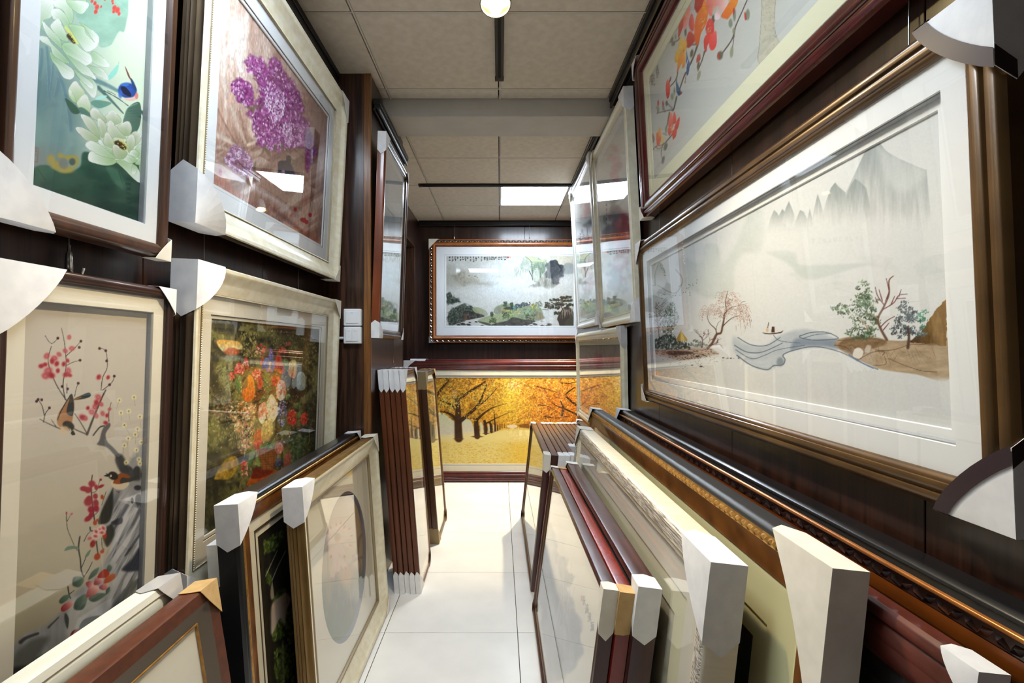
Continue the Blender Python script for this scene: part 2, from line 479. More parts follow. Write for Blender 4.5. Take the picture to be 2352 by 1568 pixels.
_lat = {}
def vnoise(x, y, seed=0):
    if seed not in _lat:
        _lat[seed] = np.random.RandomState(seed).rand(257, 257)
    L = _lat[seed]
    xi = np.floor(x).astype(int); yi = np.floor(y).astype(int)
    fx = x - xi; fy = y - yi
    fx = fx * fx * (3 - 2 * fx); fy = fy * fy * (3 - 2 * fy)
    xi %= 256; yi %= 256
    return (L[xi, yi] * (1 - fx) + L[xi + 1, yi] * fx) * (1 - fy) + (L[xi, yi + 1] * (1 - fx) + L[xi + 1, yi + 1] * fx) * fy

def fbm(x, y, seed=0, o=4):
    s = 0; a = 0.5; t = 0
    for k in range(o):
        s = s + a * vnoise(x * 2 ** k + 17 * k, y * 2 ** k + 5 * k, seed + k); t += a; a *= 0.5
    return s / t

def crom(pts, n=6, closed=True):
    P = np.array(pts, float); m = len(P); out = []
    rng = range(m) if closed else range(m - 1)
    for i in rng:
        if closed: p0, p1, p2, p3 = P[(i - 1) % m], P[i], P[(i + 1) % m], P[(i + 2) % m]
        else: p0, p1, p2, p3 = P[max(i - 1, 0)], P[i], P[i + 1], P[min(i + 2, m - 1)]
        for k in range(n):
            t = k / n
            out.append(0.5 * ((2 * p1) + (-p0 + p2) * t + (2 * p0 - 5 * p1 + 4 * p2 - p3) * t * t + (-p0 + 3 * p1 - 3 * p2 + p3) * t ** 3))
    if not closed: out.append(P[-1])
    return np.array(out)

class Canvas:
    """paints on scattered sample points; x, y are the points' places in the photograph (pixels)"""
    def __init__(s, x, y, seed=1):
        s.x = x.astype(float); s.y = y.astype(float); s.c = np.zeros((len(x), 3)); s.o = (0, 0, 1.0)
        s.rng = np.random.RandomState(seed)
        s.sx = s.x; s.sy = s.y
    def frame(s, ox, oy, k):
        """following coordinates are read in a zoomed crop: origin ox, oy and k zoom pixels per photo pixel"""
        s.o = (ox, oy, k); s.sx = (s.x - ox) * k; s.sy = (s.y - oy) * k
    def fill(s, col): s.c[:] = np.array(col, float)
    def mix(s, idx, col, a):
        col = np.asarray(col, float)
        s.c[idx] += (col - s.c[idx]) * a[:, None]
    def blend(s, col, a):
        s.c += (np.asarray(col, float) - s.c) * a[:, None]
    def win(s, x0, x1, y0, y1):
        return np.nonzero((s.sx > x0) & (s.sx < x1) & (s.sy > y0) & (s.sy < y1))[0]
    def ell(s, cx, cy, rx, ry, col, a=1.0, soft=0.35, ang=0.0, col2=None):
        r = max(rx, ry) * (1 + soft)
        i = s.win(cx - r, cx + r, cy - r, cy + r)
        if not len(i): return
        dx = s.sx[i] - cx; dy = s.sy[i] - cy
        c, q = math.cos(math.radians(ang)), math.sin(math.radians(ang))
        u = (dx * c + dy * q) / rx; v = (-dx * q + dy * c) / ry
        d = np.sqrt(u * u + v * v)
        w = (1 - sstep(1 - soft, 1 + soft, d)) * a
        if col2 is not None:
            t = np.clip(d, 0, 1)[:, None]
            colm = np.array(col, float) * (1 - t) + np.array(col2, float) * t
            s.mix(i, colm, w)
        else: s.mix(i, col, w)
    def poly(s, pts, col, a=1.0, soft=3.0, smooth=True, g=None, tex=None, rough=None):
        """g = (x0,y0,x1,y1,col2): colour runs from col at point 0 to col2 at point 1"""
        P = crom(pts, 5) if smooth else np.array(pts, float)
        mg = soft + (rough[1] if rough else 0)
        i = s.win(P[:, 0].min() - mg, P[:, 0].max() + mg, P[:, 1].min() - mg, P[:, 1].max() + mg)
        if not len(i): return
        X = s.sx[i]; Y = s.sy[i]
        if rough:                     # ragged outline: (noise size, amount)
            X = X + (fbm(s.sx[i] / rough[0], s.sy[i] / rough[0], 7, 3) - .5) * 2 * rough[1]
            Y = Y + (fbm(s.sx[i] / rough[0] + 40, s.sy[i] / rough[0] + 9, 12, 3) - .5) * 2 * rough[1]
        ins = np.zeros(len(i), bool); dm = np.full(len(i), 1e12)
        m = len(P)
        for k in range(m):
            ax, ay = P[k]; bx, by = P[(k + 1) % m]
            ex, ey = bx - ax, by - ay
            L = ex * ex + ey * ey + 1e-9
            t = np.clip(((X - ax) * ex + (Y - ay) * ey) / L, 0, 1)
            dx = X - ax - t * ex; dy = Y - ay - t * ey
            dm = np.minimum(dm, dx * dx + dy * dy)
            c = (ay > Y) != (by > Y)
            if c.any():
                xi = ax + (Y - ay) * ex / (ey if abs(ey) > 1e-9 else 1e-9)
                ins ^= c & (X < xi)
        d = np.sqrt(dm); sd = np.where(ins, d, -d)
        w = sstep(-soft * 0.5, soft * 0.5, sd) * a
        colm = np.array(col, float)
        if g is not None:
            x0, y0, x1, y1, c2 = g
            L = (x1 - x0) ** 2 + (y1 - y0) ** 2 + 1e-9
            t = np.clip(((X - x0) * (x1 - x0) + (Y - y0) * (y1 - y0)) / L, 0, 1)[:, None]
            colm = colm * (1 - t) + np.array(c2, float) * t
        if tex is not None:
            nz = fbm(X / tex[0], Y / tex[1], 31) - 0.5
            colm = colm + nz[:, None] * np.array(tex[2], float)
        s.mix(i, colm, w)
    def petal(s, pts, base, tip, shade=(150, 180, 140), soft=3.0, rim=(250, 252, 248)):
        """pts[0] is the tip; the petal shades towards its base and along one edge"""
        P = np.array(pts, float); c = P.mean(0); t0 = P[0]; b0 = 2 * c - t0
        s.poly(pts, tip, 1, soft, g=(t0[0], t0[1], b0[0], b0[1], base))
        Q = c + (P - c) * 0.72 + (b0 - c) * 0.16
        s.poly([tuple(q) for q in Q], shade, 0.42, max(soft * 9, 14), g=(b0[0], b0[1], t0[0], t0[1], tip))
        D = b0 - t0; N = np.array([-D[1], D[0]]) * 0.06
        if N[1] < 0: N = -N
        s.line([tuple(p) for p in P] + [tuple(P[0])], 6, 6, tuple(v * .62 for v in shade), 0.30, .9)
        for k in range(3):
            e0 = t0 + D * .12 + N * (k - 1) * 1.4; e1 = c + D * .22 + N * (k - 1) * .8
            s.line([tuple(e0), tuple(e1)], 5, 4, shade, .13, .95)
        s.line([tuple(P[-1] * .55 + P[0] * .45), tuple(P[0]), tuple(P[1] * .55 + P[0] * .45)], 9, 9, rim, .75, .8)
    def line(s, pts, w0, w1, col, a=1.0, soft=0.6, curve=True):
        P = crom(pts, 5, False) if curve and len(pts) > 2 else np.array(pts, float)
        m = len(P) - 1
        wm = max(w0, w1) + 2
        i = s.win(P[:, 0].min() - wm, P[:, 0].max() + wm, P[:, 1].min() - wm, P[:, 1].max() + wm)
        if not len(i): return
        X = s.sx[i]; Y = s.sy[i]; best = np.zeros(len(i))
        for k in range(m):
            ax, ay = P[k]; bx, by = P[k + 1]
            ex, ey = bx - ax, by - ay; L = ex * ex + ey * ey + 1e-9
            t = np.clip(((X - ax) * ex + (Y - ay) * ey) / L, 0, 1)
            d = np.hypot(X - ax - t * ex, Y - ay - t * ey)
            w = (w0 + (w1 - w0) * (k + t) / m) * 0.5
            best = np.maximum(best, 1 - sstep(w * (1 - soft), w * (1 + soft) + 0.3, d))
        s.mix(i, col, best * a)
    def grain(s, kx, ky, amt, seed=200, mask=None):
        """stitch or brush texture over the whole picture"""
        n = (fbm(s.x / kx, s.y / ky, seed, 2) - .5) * 2 * amt
        if mask is not None: n = n * mask
        s.c *= (1 + n)[:, None]
    def inside(s, pts, n):
        P = np.array(pts, float); out = []
        lo, hi = P.min(0), P.max(0)
        while len(out) < n:
            q = lo + s.rng.rand(2) * (hi - lo); c = False
            for k in range(len(P)):
                a, b = P[k], P[k - 1]
                if (a[1] > q[1]) != (b[1] > q[1]) and q[0] < (b[0] - a[0]) * (q[1] - a[1]) / (b[1] - a[1] + 1e-9) + a[0]: c = not c
            if c: out.append(q)
        return out
    def dabs(s, pts, n, cols, r0, r1, asp=0.55, ang=(0, 180), a=0.9, soft=0.4):
        for q in s.inside(pts, n):
            c = np.array(cols[s.rng.randint(len(cols))], float) + s.rng.randn() * 8
            r = r0 + s.rng.rand() * (r1 - r0)
            s.ell(q[0], q[1], r, r * asp, c, a, soft, ang[0] + s.rng.rand() * (ang[1] - ang[0]))
    def bloom(s, cx, cy, r, cols, squash=0.6, rings=2, n=9, core=None):
        """a many-petalled flower head, narrowed sideways by squash"""
        for q in range(rings):
            rr = r * (1 - 0.42 * q)
            for k in range(n):
                a = 2 * math.pi * (k + .5 * q) / n + s.rng.randn() * .15
                col = np.array(cols[s.rng.randint(len(cols))], float) * (0.82 + .3 * s.rng.rand())
                ux, uy = math.cos(a) * squash, math.sin(a)
                s.ell(cx + ux * rr * .58, cy + uy * rr * .58, rr * .5, rr * .26, col, .95, .22, math.degrees(math.atan2(uy, ux)))
                s.ell(cx + ux * rr * .34, cy + uy * rr * .34, rr * .26, rr * .10, col * .68, .7, .5, math.degrees(math.atan2(uy, ux)))
        s.ell(cx, cy, r * .16 * squash, r * .16, core if core is not None else np.array(cols[0], float) * .5, .9, .4)
    def clumps(s, pts, k, cols, rad, r0, r1, per=16, asp=.55):
        """foliage in separate tufts"""
        for q in s.inside(pts, k):
            sh = .78 + .4 * s.rng.rand()
            for j in range(per):
                dx, dy = s.rng.randn(2) * rad
                col = np.array(cols[s.rng.randint(len(cols))], float) * sh * (1.10 if dy < 0 else .86)
                s.ell(q[0] + dx, q[1] + dy * .7, *( (lambda r: (r, r * asp))(r0 + s.rng.rand() * (r1 - r0))), col, .8, .4, s.rng.rand() * 180)
    def branch(s, x, y, ang, L, w, col, depth, spread=28, droop=0.0, shrink=0.72, a=0.9):
        """little recursive twig"""
        n = 3; pts = [(x, y)]; an = ang
        for k in range(n):
            an += s.rng.randn() * 8
            if droop: an += droop * math.cos(math.radians(an))
            x += L / n * math.cos(math.radians(an)); y -= L / n * math.sin(math.radians(an)); pts.append((x, y))
        s.line(pts, w, w * 0.7, col, a)
        if depth > 0:
            for k in range(2 + (s.rng.rand() > 0.5)):
                s.branch(*pts[s.rng.randint(1, len(pts))], an + s.rng.uniform(-spread, spread) * 1.5, L * shrink * s.rng.uniform(0.75, 1.1), w * 0.68, col, depth - 1, spread, droop, shrink, a)
    def glyph(s, strokes, x, y, w, h, sw, col, a=0.95):
        for st in strokes:
            s.line([(x + p[0] * w, y + p[1] * h) for p in st], sw, sw * 0.6, col, a, curve=False)
    def scribble(s, x, y, w, h, sw, col):
        """a tiny brushed character too small to read in the photograph"""
        r = s.rng
        for k in range(r.randint(4, 7)):
            if r.rand() < 0.55:
                yy = y + r.rand() * h; a = x + r.rand() * w * 0.3; b = x + w * (0.6 + 0.4 * r.rand())
                s.line([(a, yy), (b, yy - h * 0.06)], sw, sw * 0.7, col, 0.9, curve=False)
            else:
                xx = x + (0.2 + 0.6 * r.rand()) * w; a = y + r.rand() * h * 0.3; b = y + h * (0.6 + 0.4 * r.rand())
                s.line([(xx, a), (xx + r.uniform(-.25, .25) * w, b)], sw, sw * 0.5, col, 0.9, curve=False)

# ------------------------------------------------------------------ framed pictures
def ring(w, h, pts, mb=None):
    """mitred moulding: profile pts (inset from outer edge, depth behind the front plane)"""
    mb = mb or MB()
    base = len(mb.v); n = len(pts)
    for (d, y) in pts:
        for (sx, zz) in ((-1, d), (1, d), (1, h - d), (-1, h - d)):
            mb.v.append((sx * (w / 2 - d), y, zz))
    for k in range(n - 1):
        for c in range(4):
            a = base + k * 4 + c; b = base + k * 4 + (c + 1) % 4
            mb.f.append((a, b, b + 4, a + 4)); mb.sm.append(True)
    return mb

def arc(d0, y0, d1, y1, bulge, n=6):
    """profile points from (d0,y0) to (d1,y1) bowed towards the front by bulge (negative: scooped)"""
    out = []
    for k in range(n + 1):
        t = k / n
        out.append((d0 + (d1 - d0) * t, y0 + (y1 - y0) * t - bulge * 4 * t * (1 - t)))
    return out

def corner_guard(p, w, h, T, corner, a, m, lift=0.004, bulge=0.10, tip=0.16, e=0.0018, backflap=False, wrap=None, name='corner_protector', af=1.0, az=None, ax=None, label=None):
    """folded paper corner: front triangle, two side flaps with pointed ends"""
    sx = -1 if corner[1] == 'l' else 1
    top = corner[0] == 't'
    ax_, az_ = (ax or a), (az or a)
    def P(u, v, d):
        return (sx * (w / 2 - u), d, (h - v) if top else v)
    mb = MB()
    n, mm = 5, 8
    idx = [[None] * (mm + 1) for _ in range(n + 1)]
    for i in range(n + 1):
        s = i / n
        for j in range(mm + 1):
            t = j / mm
            k = s * (1 + bulge * 4 * t * (1 - t) * s)
            u = -e + (ax_ * af + e) * k * (1 - t); v = -e + (az_ * af + e) * k * t
            d = -e - lift * s ** 1.5 * 4 * t * (1 - t)
            idx[i][j] = len(mb.v); mb.v.append(P(u, v, d))
    for i in range(n):
        for j in range(mm):
            mb.f.append((idx[i][j], idx[i][j + 1], idx[i + 1][j + 1], idx[i + 1][j])); mb.sm.append(True)
    # side flaps
    tx, tz = ax_ * (1 + tip), az_ * (1 + tip)
    mb.face([P(-e, -e, -e), P(ax_ * af, -e, -e), P(tx, -e, T * 0.55), P(ax_ * 0.95, -e, T + e * 0.3), P(-e, -e, T + e * 0.3)])
    mb.face([P(-e, -e, -e), P(-e, az_ * af, -e), P(-e, tz, T * 0.55), P(-e, az_ * 0.95, T + e * 0.3), P(-e, -e, T + e * 0.3)])
    if backflap:
        mb.face([P(-e, -e, T + e), P(ax_ * 0.8, -e, T + e), P(-e, az_ * 0.8, T + e)])
    import bmesh
    me = mb.mesh(name)
    bm = bmesh.new(); bm.from_mesh(me)
    bmesh.ops.remove_doubles(bm, verts=bm.verts[:], dist=1e-5)
    bmesh.ops.recalc_face_normals(bm, faces=bm.faces[:])
    for f2 in bm.faces: f2.smooth = False
    bm.to_mesh(me); bm.free()
    me.materials.append(m)
    o = link(bpy.data.objects.new(name, me), p)
    so = o.modifiers.new('paper_thickness', 'SOLIDIFY'); so.thickness = 0.0012; so.offset = 0.0
    if label: o['label'] = label
    if wrap is not None:
        q = MB()
        pts = []
        for j in range(mm + 1):
            t = j / mm
            for s in (0.80, 1.02):
                k = s * (1 + bulge * 4 * t * (1 - t) * s)
                pts.append(P(-e + (ax_ * af + e) * k * (1 - t), -e + (az_ * af + e) * k * t, -e - 0.0022 - lift * s ** 1.5 * 4 * t * (1 - t)))
        b = len(q.v); q.v += pts
        for j in range(mm):
            q.f.append((b + 2 * j, b + 2 * j + 1, b + 2 * j + 3, b + 2 * j + 2)); q.sm.append(True)
        q.face([P(ax_ * 0.76, -e - .0016, -e - .002), P(ax_ * af, -e - .0016, -e - .002), P(tx, -e - .0016, T * 0.55), P(tx * .82, -e - .0016, T * 0.55)])
        q.face([P(-e - .0016, az_ * 0.76, -e - .002), P(-e - .0016, az_ * af, -e - .002), P(-e - .0016, tz, T * 0.55), P(-e - .0016, tz * .82, T * 0.55)])
        q.build('edging_tape', wrap, o)
    return o

def side_matrix(side, along, xf, zb, lean):
    """side L/R/B; along = centre along the wall; xf = front plane at the bottom edge; lean>0: top towards the viewer"""
    up = Vector((0, 0, 1)); th = math.radians(lean)
    if side == 'L': f = Vector((1, 0, 0)); xr = Vector((0, 1, 0)); loc = Vector((xf, along, zb))
    elif side == 'R': f = Vector((-1, 0, 0)); xr = Vector((0, -1, 0)); loc = Vector((xf, along, zb))
    else: f = Vector((0, -1, 0)); xr = Vector((1, 0, 0)); loc = Vector((along, xf, zb))
    zc = math.cos(th) * up + math.sin(th) * f
    yc = -(math.cos(th) * f - math.sin(th) * up)
    m = Matrix.Identity(4)
    for r in range(3):
        m[r][0] = xr[r]; m[r][1] = yc[r]; m[r][2] = zc[r]; m[r][3] = loc[r]
    return m

def art_object(name, mw, x0, x1, z0, z1, y, nu, nv, painter, parent, seed=1, ellipse=None):
    """rectangle of silk whose vertices carry the painted colours"""
    u = np.linspace(x0, x1, nu); v = np.linspace(z0, z1, nv)
    # spread columns evenly as seen from the corridor
    A = mw @ Vector((x0, y, (z0 + z1) / 2)); B = mw @ Vector((x1, y, (z0 + z1) / 2))
    wa, wb = max(A.y, .2), max(B.y, .2)
    t = np.linspace(0, 1, nu); tt = t * wa / ((1 - t) * wb + t * wa)
    u = x0 + (x1 - x0) * tt
    U, V = np.meshgrid(u, v)
    n = nu * nv
    co = np.empty((n, 3)); co[:, 0] = U.ravel(); co[:, 1] = y; co[:, 2] = V.ravel()
    m = np.array(mw)
    W = co @ m[:3, :3].T + m[:3, 3]
    px = VPX + F_PX * W[:, 0] / W[:, 1]; py = VPY - F_PX * (W[:, 2] - CAM_Z) / W[:, 1]
    cv = Canvas(px, py, seed)
    painter(cv)
    c = np.clip(cv.c, 0, 255) / 255.0
    lin = np.where(c <= 0.04045, c / 12.92, ((c + 0.055) / 1.055) ** 2.4)
    me = bpy.data.meshes.new(name)
    I = (np.arange(nv - 1)[:, None] * nu + np.arange(nu - 1)[None, :]).ravel()
    quads = np.stack([I, I + 1, I + 1 + nu, I + nu], 1)
    me.vertices.add(n); me.vertices.foreach_set('co', co.ravel().astype(np.float32))
    k = len(quads)
    me.loops.add(k * 4); me.loops.foreach_set('vertex_index', quads.ravel().astype(np.int32))
    me.polygons.add(k); me.polygons.foreach_set('loop_start', np.arange(0, k * 4, 4, dtype=np.int32))
    me.update(calc_edges=True)
    at = me.color_attributes.new('paint', 'FLOAT_COLOR', 'POINT')
    at.data.foreach_set('color', np.concatenate([lin, np.ones((n, 1))], 1).ravel().astype(np.float32))
    me.materials.append(M['art'])
    o = bpy.data.objects.new(name, me)
    return link(o, parent)

def picture(name, label, side, along, size, xf, zb, lean, T, segs, mats=(), art=None, res=(2, 2), inset=None, art_y=None,
            guards=(), group=None, glass=True, art_m=None, seed=1, cat='framed picture', rest=False, oval=None, glass_y=None, art_label=None):
    """segs: [(part name, material, profile)], mats: [(part name, material, d0, d1, depth, drop)]"""
    w, h = size
    if rest:                                   # stands on the floor, leaning back on its rear lower edge
        zb = T * math.sin(math.radians(-lean))
    mw = side_matrix(side, along, xf, zb, lean)
    root = empty(name, label, cat, group)
    root.matrix_world = mw
    dmax = 0
    for nm, m, pts in segs:
        ring(w, h, pts).build(nm, m, root, fix=False)
        dmax = max(dmax, max(p[0] for p in pts))
    fd = segs[0][2]
    d_in, y_in = segs[-1][2][-1]
    for (nm, m, d0, d1, y, drop) in mats:
        ring(w, h, [(d0, y + 0.003), (d0, y), (d1, y), (d1 + 0.0012, y + drop)]).build(nm, m, root, fix=False)
    if oval:
        (cx, cz, rx, rz, y, m, slipm) = oval
        mb = MB(); N = 64
        d = d_in
        def rectpt(a):
            dx, dz = math.cos(a), math.sin(a)
            hw = w / 2 - d
            tx = ((hw - cx) if dx > 0 else (-hw - cx)) / dx if abs(dx) > 1e-6 else 1e9
            tz = ((h - d - cz) if dz > 0 else (d - cz)) / dz if abs(dz) > 1e-6 else 1e9
            t = min(tx, tz); return (cx + dx * t, y, cz + dz * t)
        angs = sorted([2 * math.pi * k / N for k in range(N)] + [math.atan2(zz - cz, xx - cx) % (2 * math.pi) for xx in (-(w / 2 - d), w / 2 - d) for zz in (d, h - d)])
        for a, b in zip(angs, angs[1:] + [angs[0] + 2 * math.pi]):
            ea = (cx + rx * math.cos(a), y, cz + rz * math.sin(a)); eb = (cx + rx * math.cos(b), y, cz + rz * math.sin(b))
            mb.face([rectpt(a), rectpt(b), eb, ea])
        mb.build('mat_board', m, root)
        mb = MB()
        for k in range(N):
            a, b = 2 * math.pi * k / N, 2 * math.pi * (k + 1) / N
            p = [(cx + (rx) * math.cos(t), y, cz + rz * math.sin(t)) for t in (a, b)]
            q = [(cx + (rx - .012) * math.cos(t), y + 0.012, cz + (rz - .012) * math.sin(t)) for t in (b, a)]
            mb.face(p + q, True)
        mb.build('oval_slip', slipm, root)
    ins = inset if inset is not None else (mats[-1][3] if mats else d_in)
    ay = art_y if art_y is not None else ((mats[-1][4] + mats[-1][5]) if mats else y_in + 0.004)
    if art is not None:
        ao = art_object('artwork', mw, -(w / 2 - ins), w / 2 - ins, ins, h - ins, ay, res[0], res[1], art, root, seed)
        if art_label: ao['label'] = art_label
    else:
        mb = MB(); mb.box(-(w / 2 - ins), w / 2 - ins, ay, ay + 0.002, ins, h - ins)
        mb.build('artwork', art_m or M['art_d'], root)
    if glass:
        gy = glass_y if glass_y is not None else ((min(q[4] for q in mats) if mats else ay) - 0.006)
        gd = d_in - 0.003
        mb = MB(); mb.box(-(w / 2 - gd), w / 2 - gd, gy, gy + 0.002, gd, h - gd)
        mb.build('glass_pane', M['glass'], root)
    mb = MB(); mb.box(-(w / 2 - 0.008), w / 2 - 0.008, T - 0.006, T - 0.002, 0.008, h - 0.008)
    mb.build('backing_board', M['back'], root)
    for gspec in guards:
        if side == 'R':        # the specs below say l = near end, r = far end of the corridor
            gspec = dict(gspec); gspec['corner'] = gspec['corner'][0] + ('r' if gspec['corner'][1] == 'l' else 'l')
        corner_guard(root, w, h, T, **gspec)
    return root

def G(corner, a, m='paper', **k):
    return dict(corner=corner, a=a, m=M[m], **k)

def beads(root, w, h, d, y, r, step, m, name='bead_trim'):
    """row of small beads along all four rails, one joined part"""
    mb = MB()
    def bead(x, z):
        i = len(mb.v)
        mb.v += [(x - r, y, z), (x + r, y, z), (x, y, z - r), (x, y, z + r), (x, y - r, z)]
        for q in ((0, 2, 4), (2, 1, 4), (1, 3, 4), (3, 0, 4)):
            mb.f.append(tuple(i + k for k in q)); mb.sm.append(True)
    W, H = w - 2 * d, h - 2 * d
    for k in range(int(W / step) + 1):
        x = -W / 2 + k * step; bead(x, d); bead(x, h - d)
    for k in range(1, int(H / step)):
        z = d + k * step; bead(-W / 2, z); bead(W / 2, z)
    o = mb.build(name, m, root)
    o['kind'] = 'stuff'
    return o

def scrolls(root, w, h, d, y, wd, step, m, name='carved_trim'):
    """carved leaf-scroll band: overlapping slanted leaves along the rails, one joined part"""
    mb = MB()
    def leaf(cx, cz, ux, uz, sgn):
        # a pointed leaf slanting across the band
        vx, vz = -uz, ux
        L = step * 0.62; Wd = wd * 0.5
        def p(a, b, hgt): return (cx + ux * a + vx * b, y - hgt, cz + uz * a + vz * b)
        i = len(mb.v)
        mb.v += [p(-L, -Wd * sgn, 0), p(-L * .2, Wd * .1 * sgn, wd * .28), p(L, Wd * sgn, 0), p(L * .1, -Wd * .75 * sgn, 0), p(-L * .45, Wd * .7 * sgn, 0)]
        for q in ((0, 3, 1), (3, 2, 1), (2, 4, 1), (4, 0, 1)):
            mb.f.append(tuple(i + k for k in q)); mb.sm.append(False)
    W, H = w - 2 * d, h - 2 * d
    s = 1
    for k in range(int(W / step) + 1):
        x = -W / 2 + k * step; s = -s
        leaf(x, d, 1, 0, s); leaf(x, h - d, 1, 0, s)
    for k in range(1, int(H / step)):
        z = d + k * step; s = -s
        leaf(-W / 2, z, 0, 1, s); leaf(W / 2, z, 0, 1, s)
    o = mb.build(name, m, root)
    o['kind'] = 'stuff'
    return o

# ------------------------------------------------------------------ the paintings
def paint_lotus(c):
    x, y = c.x, c.y
    n = fbm(x / 60, y / 80, 3)
    c.fill((222, 234, 208))
    c.blend((150, 178, 165), sstep(300, 120, x) * 0.95 * sstep(-60, 60, y + 60))
    c.blend((96, 128, 132), sstep(260, 60, x + (n - .5) * 120) * sstep(60, 220, y) * 0.85)
    c.blend((78, 108, 108), sstep(.45, .65, n) * sstep(250, 110, x) * sstep(150, 260, y) * 0.6)
    c.blend((150, 178, 160), sstep(150, 70, x) * sstep(230, 300, y) * sstep(380, 300, y) * .6)
    c.blend((128, 132, 126), sstep(180, 80, x) * sstep(320, 360, y) * 0.8)
    c.frame(0, 0, 5.2275)
    c.poly([(840, -300), (1480, -300), (1540, 100), (1520, 250), (1490, 380), (1430, 380), (1370, 480), (1330, 540), (1240, 570), (1180, 540), (1100, 400), (950, 250), (880, 100)], (150, 190, 168), 0.95, 18, tex=(160, 90, (40, 40, 40)))
    for k in range(14):
        a = -60 + k * 14
        c.line([(1000, -200), (1000 + 650 * math.cos(math.radians(a)), -200 + 900 * math.sin(math.radians(a)))], 4, 3, (190, 215, 195), 0.25)
    for (px, py, r) in [(1105, 15, 22), (1140, 40, 26), (1165, 85, 34), (1150, 140, 30), (1215, 80, 16), (1350, 10, 20), (1355, 40, 16), (1375, 95, 34), (1410, 120, 38), (1430, 165, 24), (1365, 140, 22), (1260, 0, 14), (1080, -40, 30), (1300, -60, 34)]:
        c.ell(px, py, r * .75, r, (208, 52, 52), .95, .25, 20, (228, 84, 70))
    for (a, b, w) in [((560, 560), (590, 1200), 34), ((640, 700), (600, 1100), 22), ((700, 880), (800, 1200), 40), ((790, 1150), (850, 1560), 46), ((500, 600), (470, 900), 44), ((700, 960), (660, 1150), 50)]:
        c.line([a, ((a[0] + b[0]) / 2 + 12, (a[1] + b[1]) / 2), b], w, w * .8, (92, 126, 140), .55, .8)
        c.line([(a[0] - w * .3, a[1]), (b[0] - w * .3, b[1])], 5, 4, (150, 185, 190), .5)
    c.line([(1140, 960), (1300, 1030), (1430, 1100)], 60, 34, (92, 132, 138), .8)
    c.line([(1180, 1050), (1330, 1200), (1480, 1360)], 46, 14, (62, 100, 92), .85)
    c.line([(1250, 1090), (1400, 1170), (1540, 1270)], 10, 8, (30, 56, 52), .9)
    c.line([(1290, 1090), (1360, 1120), (1390, 1140)], 7, 5, (30, 56, 52), .8)
    c.line([(1700, 1340), (1760, 1430), (1790, 1560)], 34, 24, (48, 74, 72), .85)
    c.poly([(1420, 770), (1400, 880), (1310, 960), (1300, 910)], (150, 222, 205), .95, 5)
    c.poly([(1290, 1150), (1200, 1150), (1140, 1195), (1220, 1190)], (175, 232, 220), .9, 5)
    c.poly([(1330, 1230), (1150, 1200), (1090, 1240), (1180, 1300), (1290, 1270)], (96, 150, 132), .9, 8)
    c.poly([(780, 1180), (900, 1260), (960, 1340), (920, 1370), (850, 1340)], (58, 92, 70), .95, 10)
    PS = [[(640, -260), (900, -200), (1040, 20), (960, 80), (780, 0), (650, -60)], [(480, -200), (640, -250), (700, -40), (640, 90), (520, 60), (470, 0)]]
    PS += [[(640, 0), (470, 0), (470, 300), (480, 400), (520, 250), (620, 200)], [(640, 10), (650, 80), (760, 130), (830, 280), (870, 260), (880, 150), (800, 0)],
           [(1050, 35), (800, 0), (880, 120), (970, 170), (1030, 130)], [(620, 130), (640, 230), (720, 240), (780, 320), (840, 300), (790, 180), (700, 100)],
           [(700, 230), (760, 330), (810, 430), (815, 500), (720, 470), (640, 380), (605, 300)], [(510, 260), (560, 300), (640, 380), (720, 470), (740, 580), (640, 500), (550, 400)],
           [(1180, 440), (1040, 310), (950, 270), (1020, 340), (1130, 500), (1170, 560)],
           [(1165, 545), (1120, 490), (1030, 400), (1000, 320), (830, 290), (850, 350), (900, 440), (980, 560), (1030, 620), (1100, 610)],
           [(1310, 780), (1190, 650), (1100, 620), (1100, 740), (1260, 810)], [(1300, 950), (1240, 830), (1130, 800), (1040, 790), (1130, 880), (1200, 930)],
           [(1130, 1170), (1170, 1060), (1130, 970), (1060, 940), (950, 960), (1050, 1110)], [(1105, 1060), (1110, 1000), (980, 900), (880, 820), (920, 900), (1010, 1000)],
           [(1150, 950), (1120, 880), (1040, 790), (900, 700), (780, 640), (870, 760), (980, 880), (1080, 920)],
           [(840, 950), (890, 920), (880, 840), (780, 760), (680, 680), (600, 620), (620, 720), (680, 800), (760, 930)],
           [(465, 440), (560, 440), (620, 520), (680, 580), (740, 640), (840, 760), (750, 740), (640, 660), (600, 560), (500, 500)],
           [(1100, 740), (1090, 660), (980, 590), (900, 520), (780, 515), (740, 560), (780, 640), (850, 680), (980, 760), (1040, 790)]]
    for p in PS:
        c.petal(p, (172, 204, 160), (240, 240, 234), (128, 172, 120), 6)
    c.line([(790, 330), (860, 420), (930, 520)], 40, 30, (216, 226, 130), .8)
    c.line([(825, 430), (850, 465), (890, 510)], 50, 30, (52, 34, 24), .95)
    for k in range(26):
        c.ell(800 + k * 5 + c.rng.randn() * 16, 360 + k * 6 + c.rng.randn() * 14, 6, 6, (236, 220, 70), .9)
    for p in [[(910, 980), (870, 990), (820, 1080), (840, 1180), (920, 1240), (1000, 1180), (1020, 1110), (960, 1030)], [(830, 1080), (880, 1130), (920, 1230), (860, 1200)], [(1020, 1135), (920, 1230), (980, 1330), (1060, 1380), (1090, 1300), (1080, 1220)]]:
        c.petal(p, (170, 200, 140), (240, 234, 228), (150, 190, 120), 6)
    c.poly([(940, 1300), (990, 1290), (1060, 1340), (1100, 1400), (980, 1370)], (80, 120, 104), .9, 12)
    c.poly([(1480, 1440), (1540, 1290), (1670, 1225), (1695, 1400), (1640, 1580), (1480, 1600)], (92, 128, 110), .97, 8, g=(1480, 1400, 1690, 1400, (62, 96, 82)))
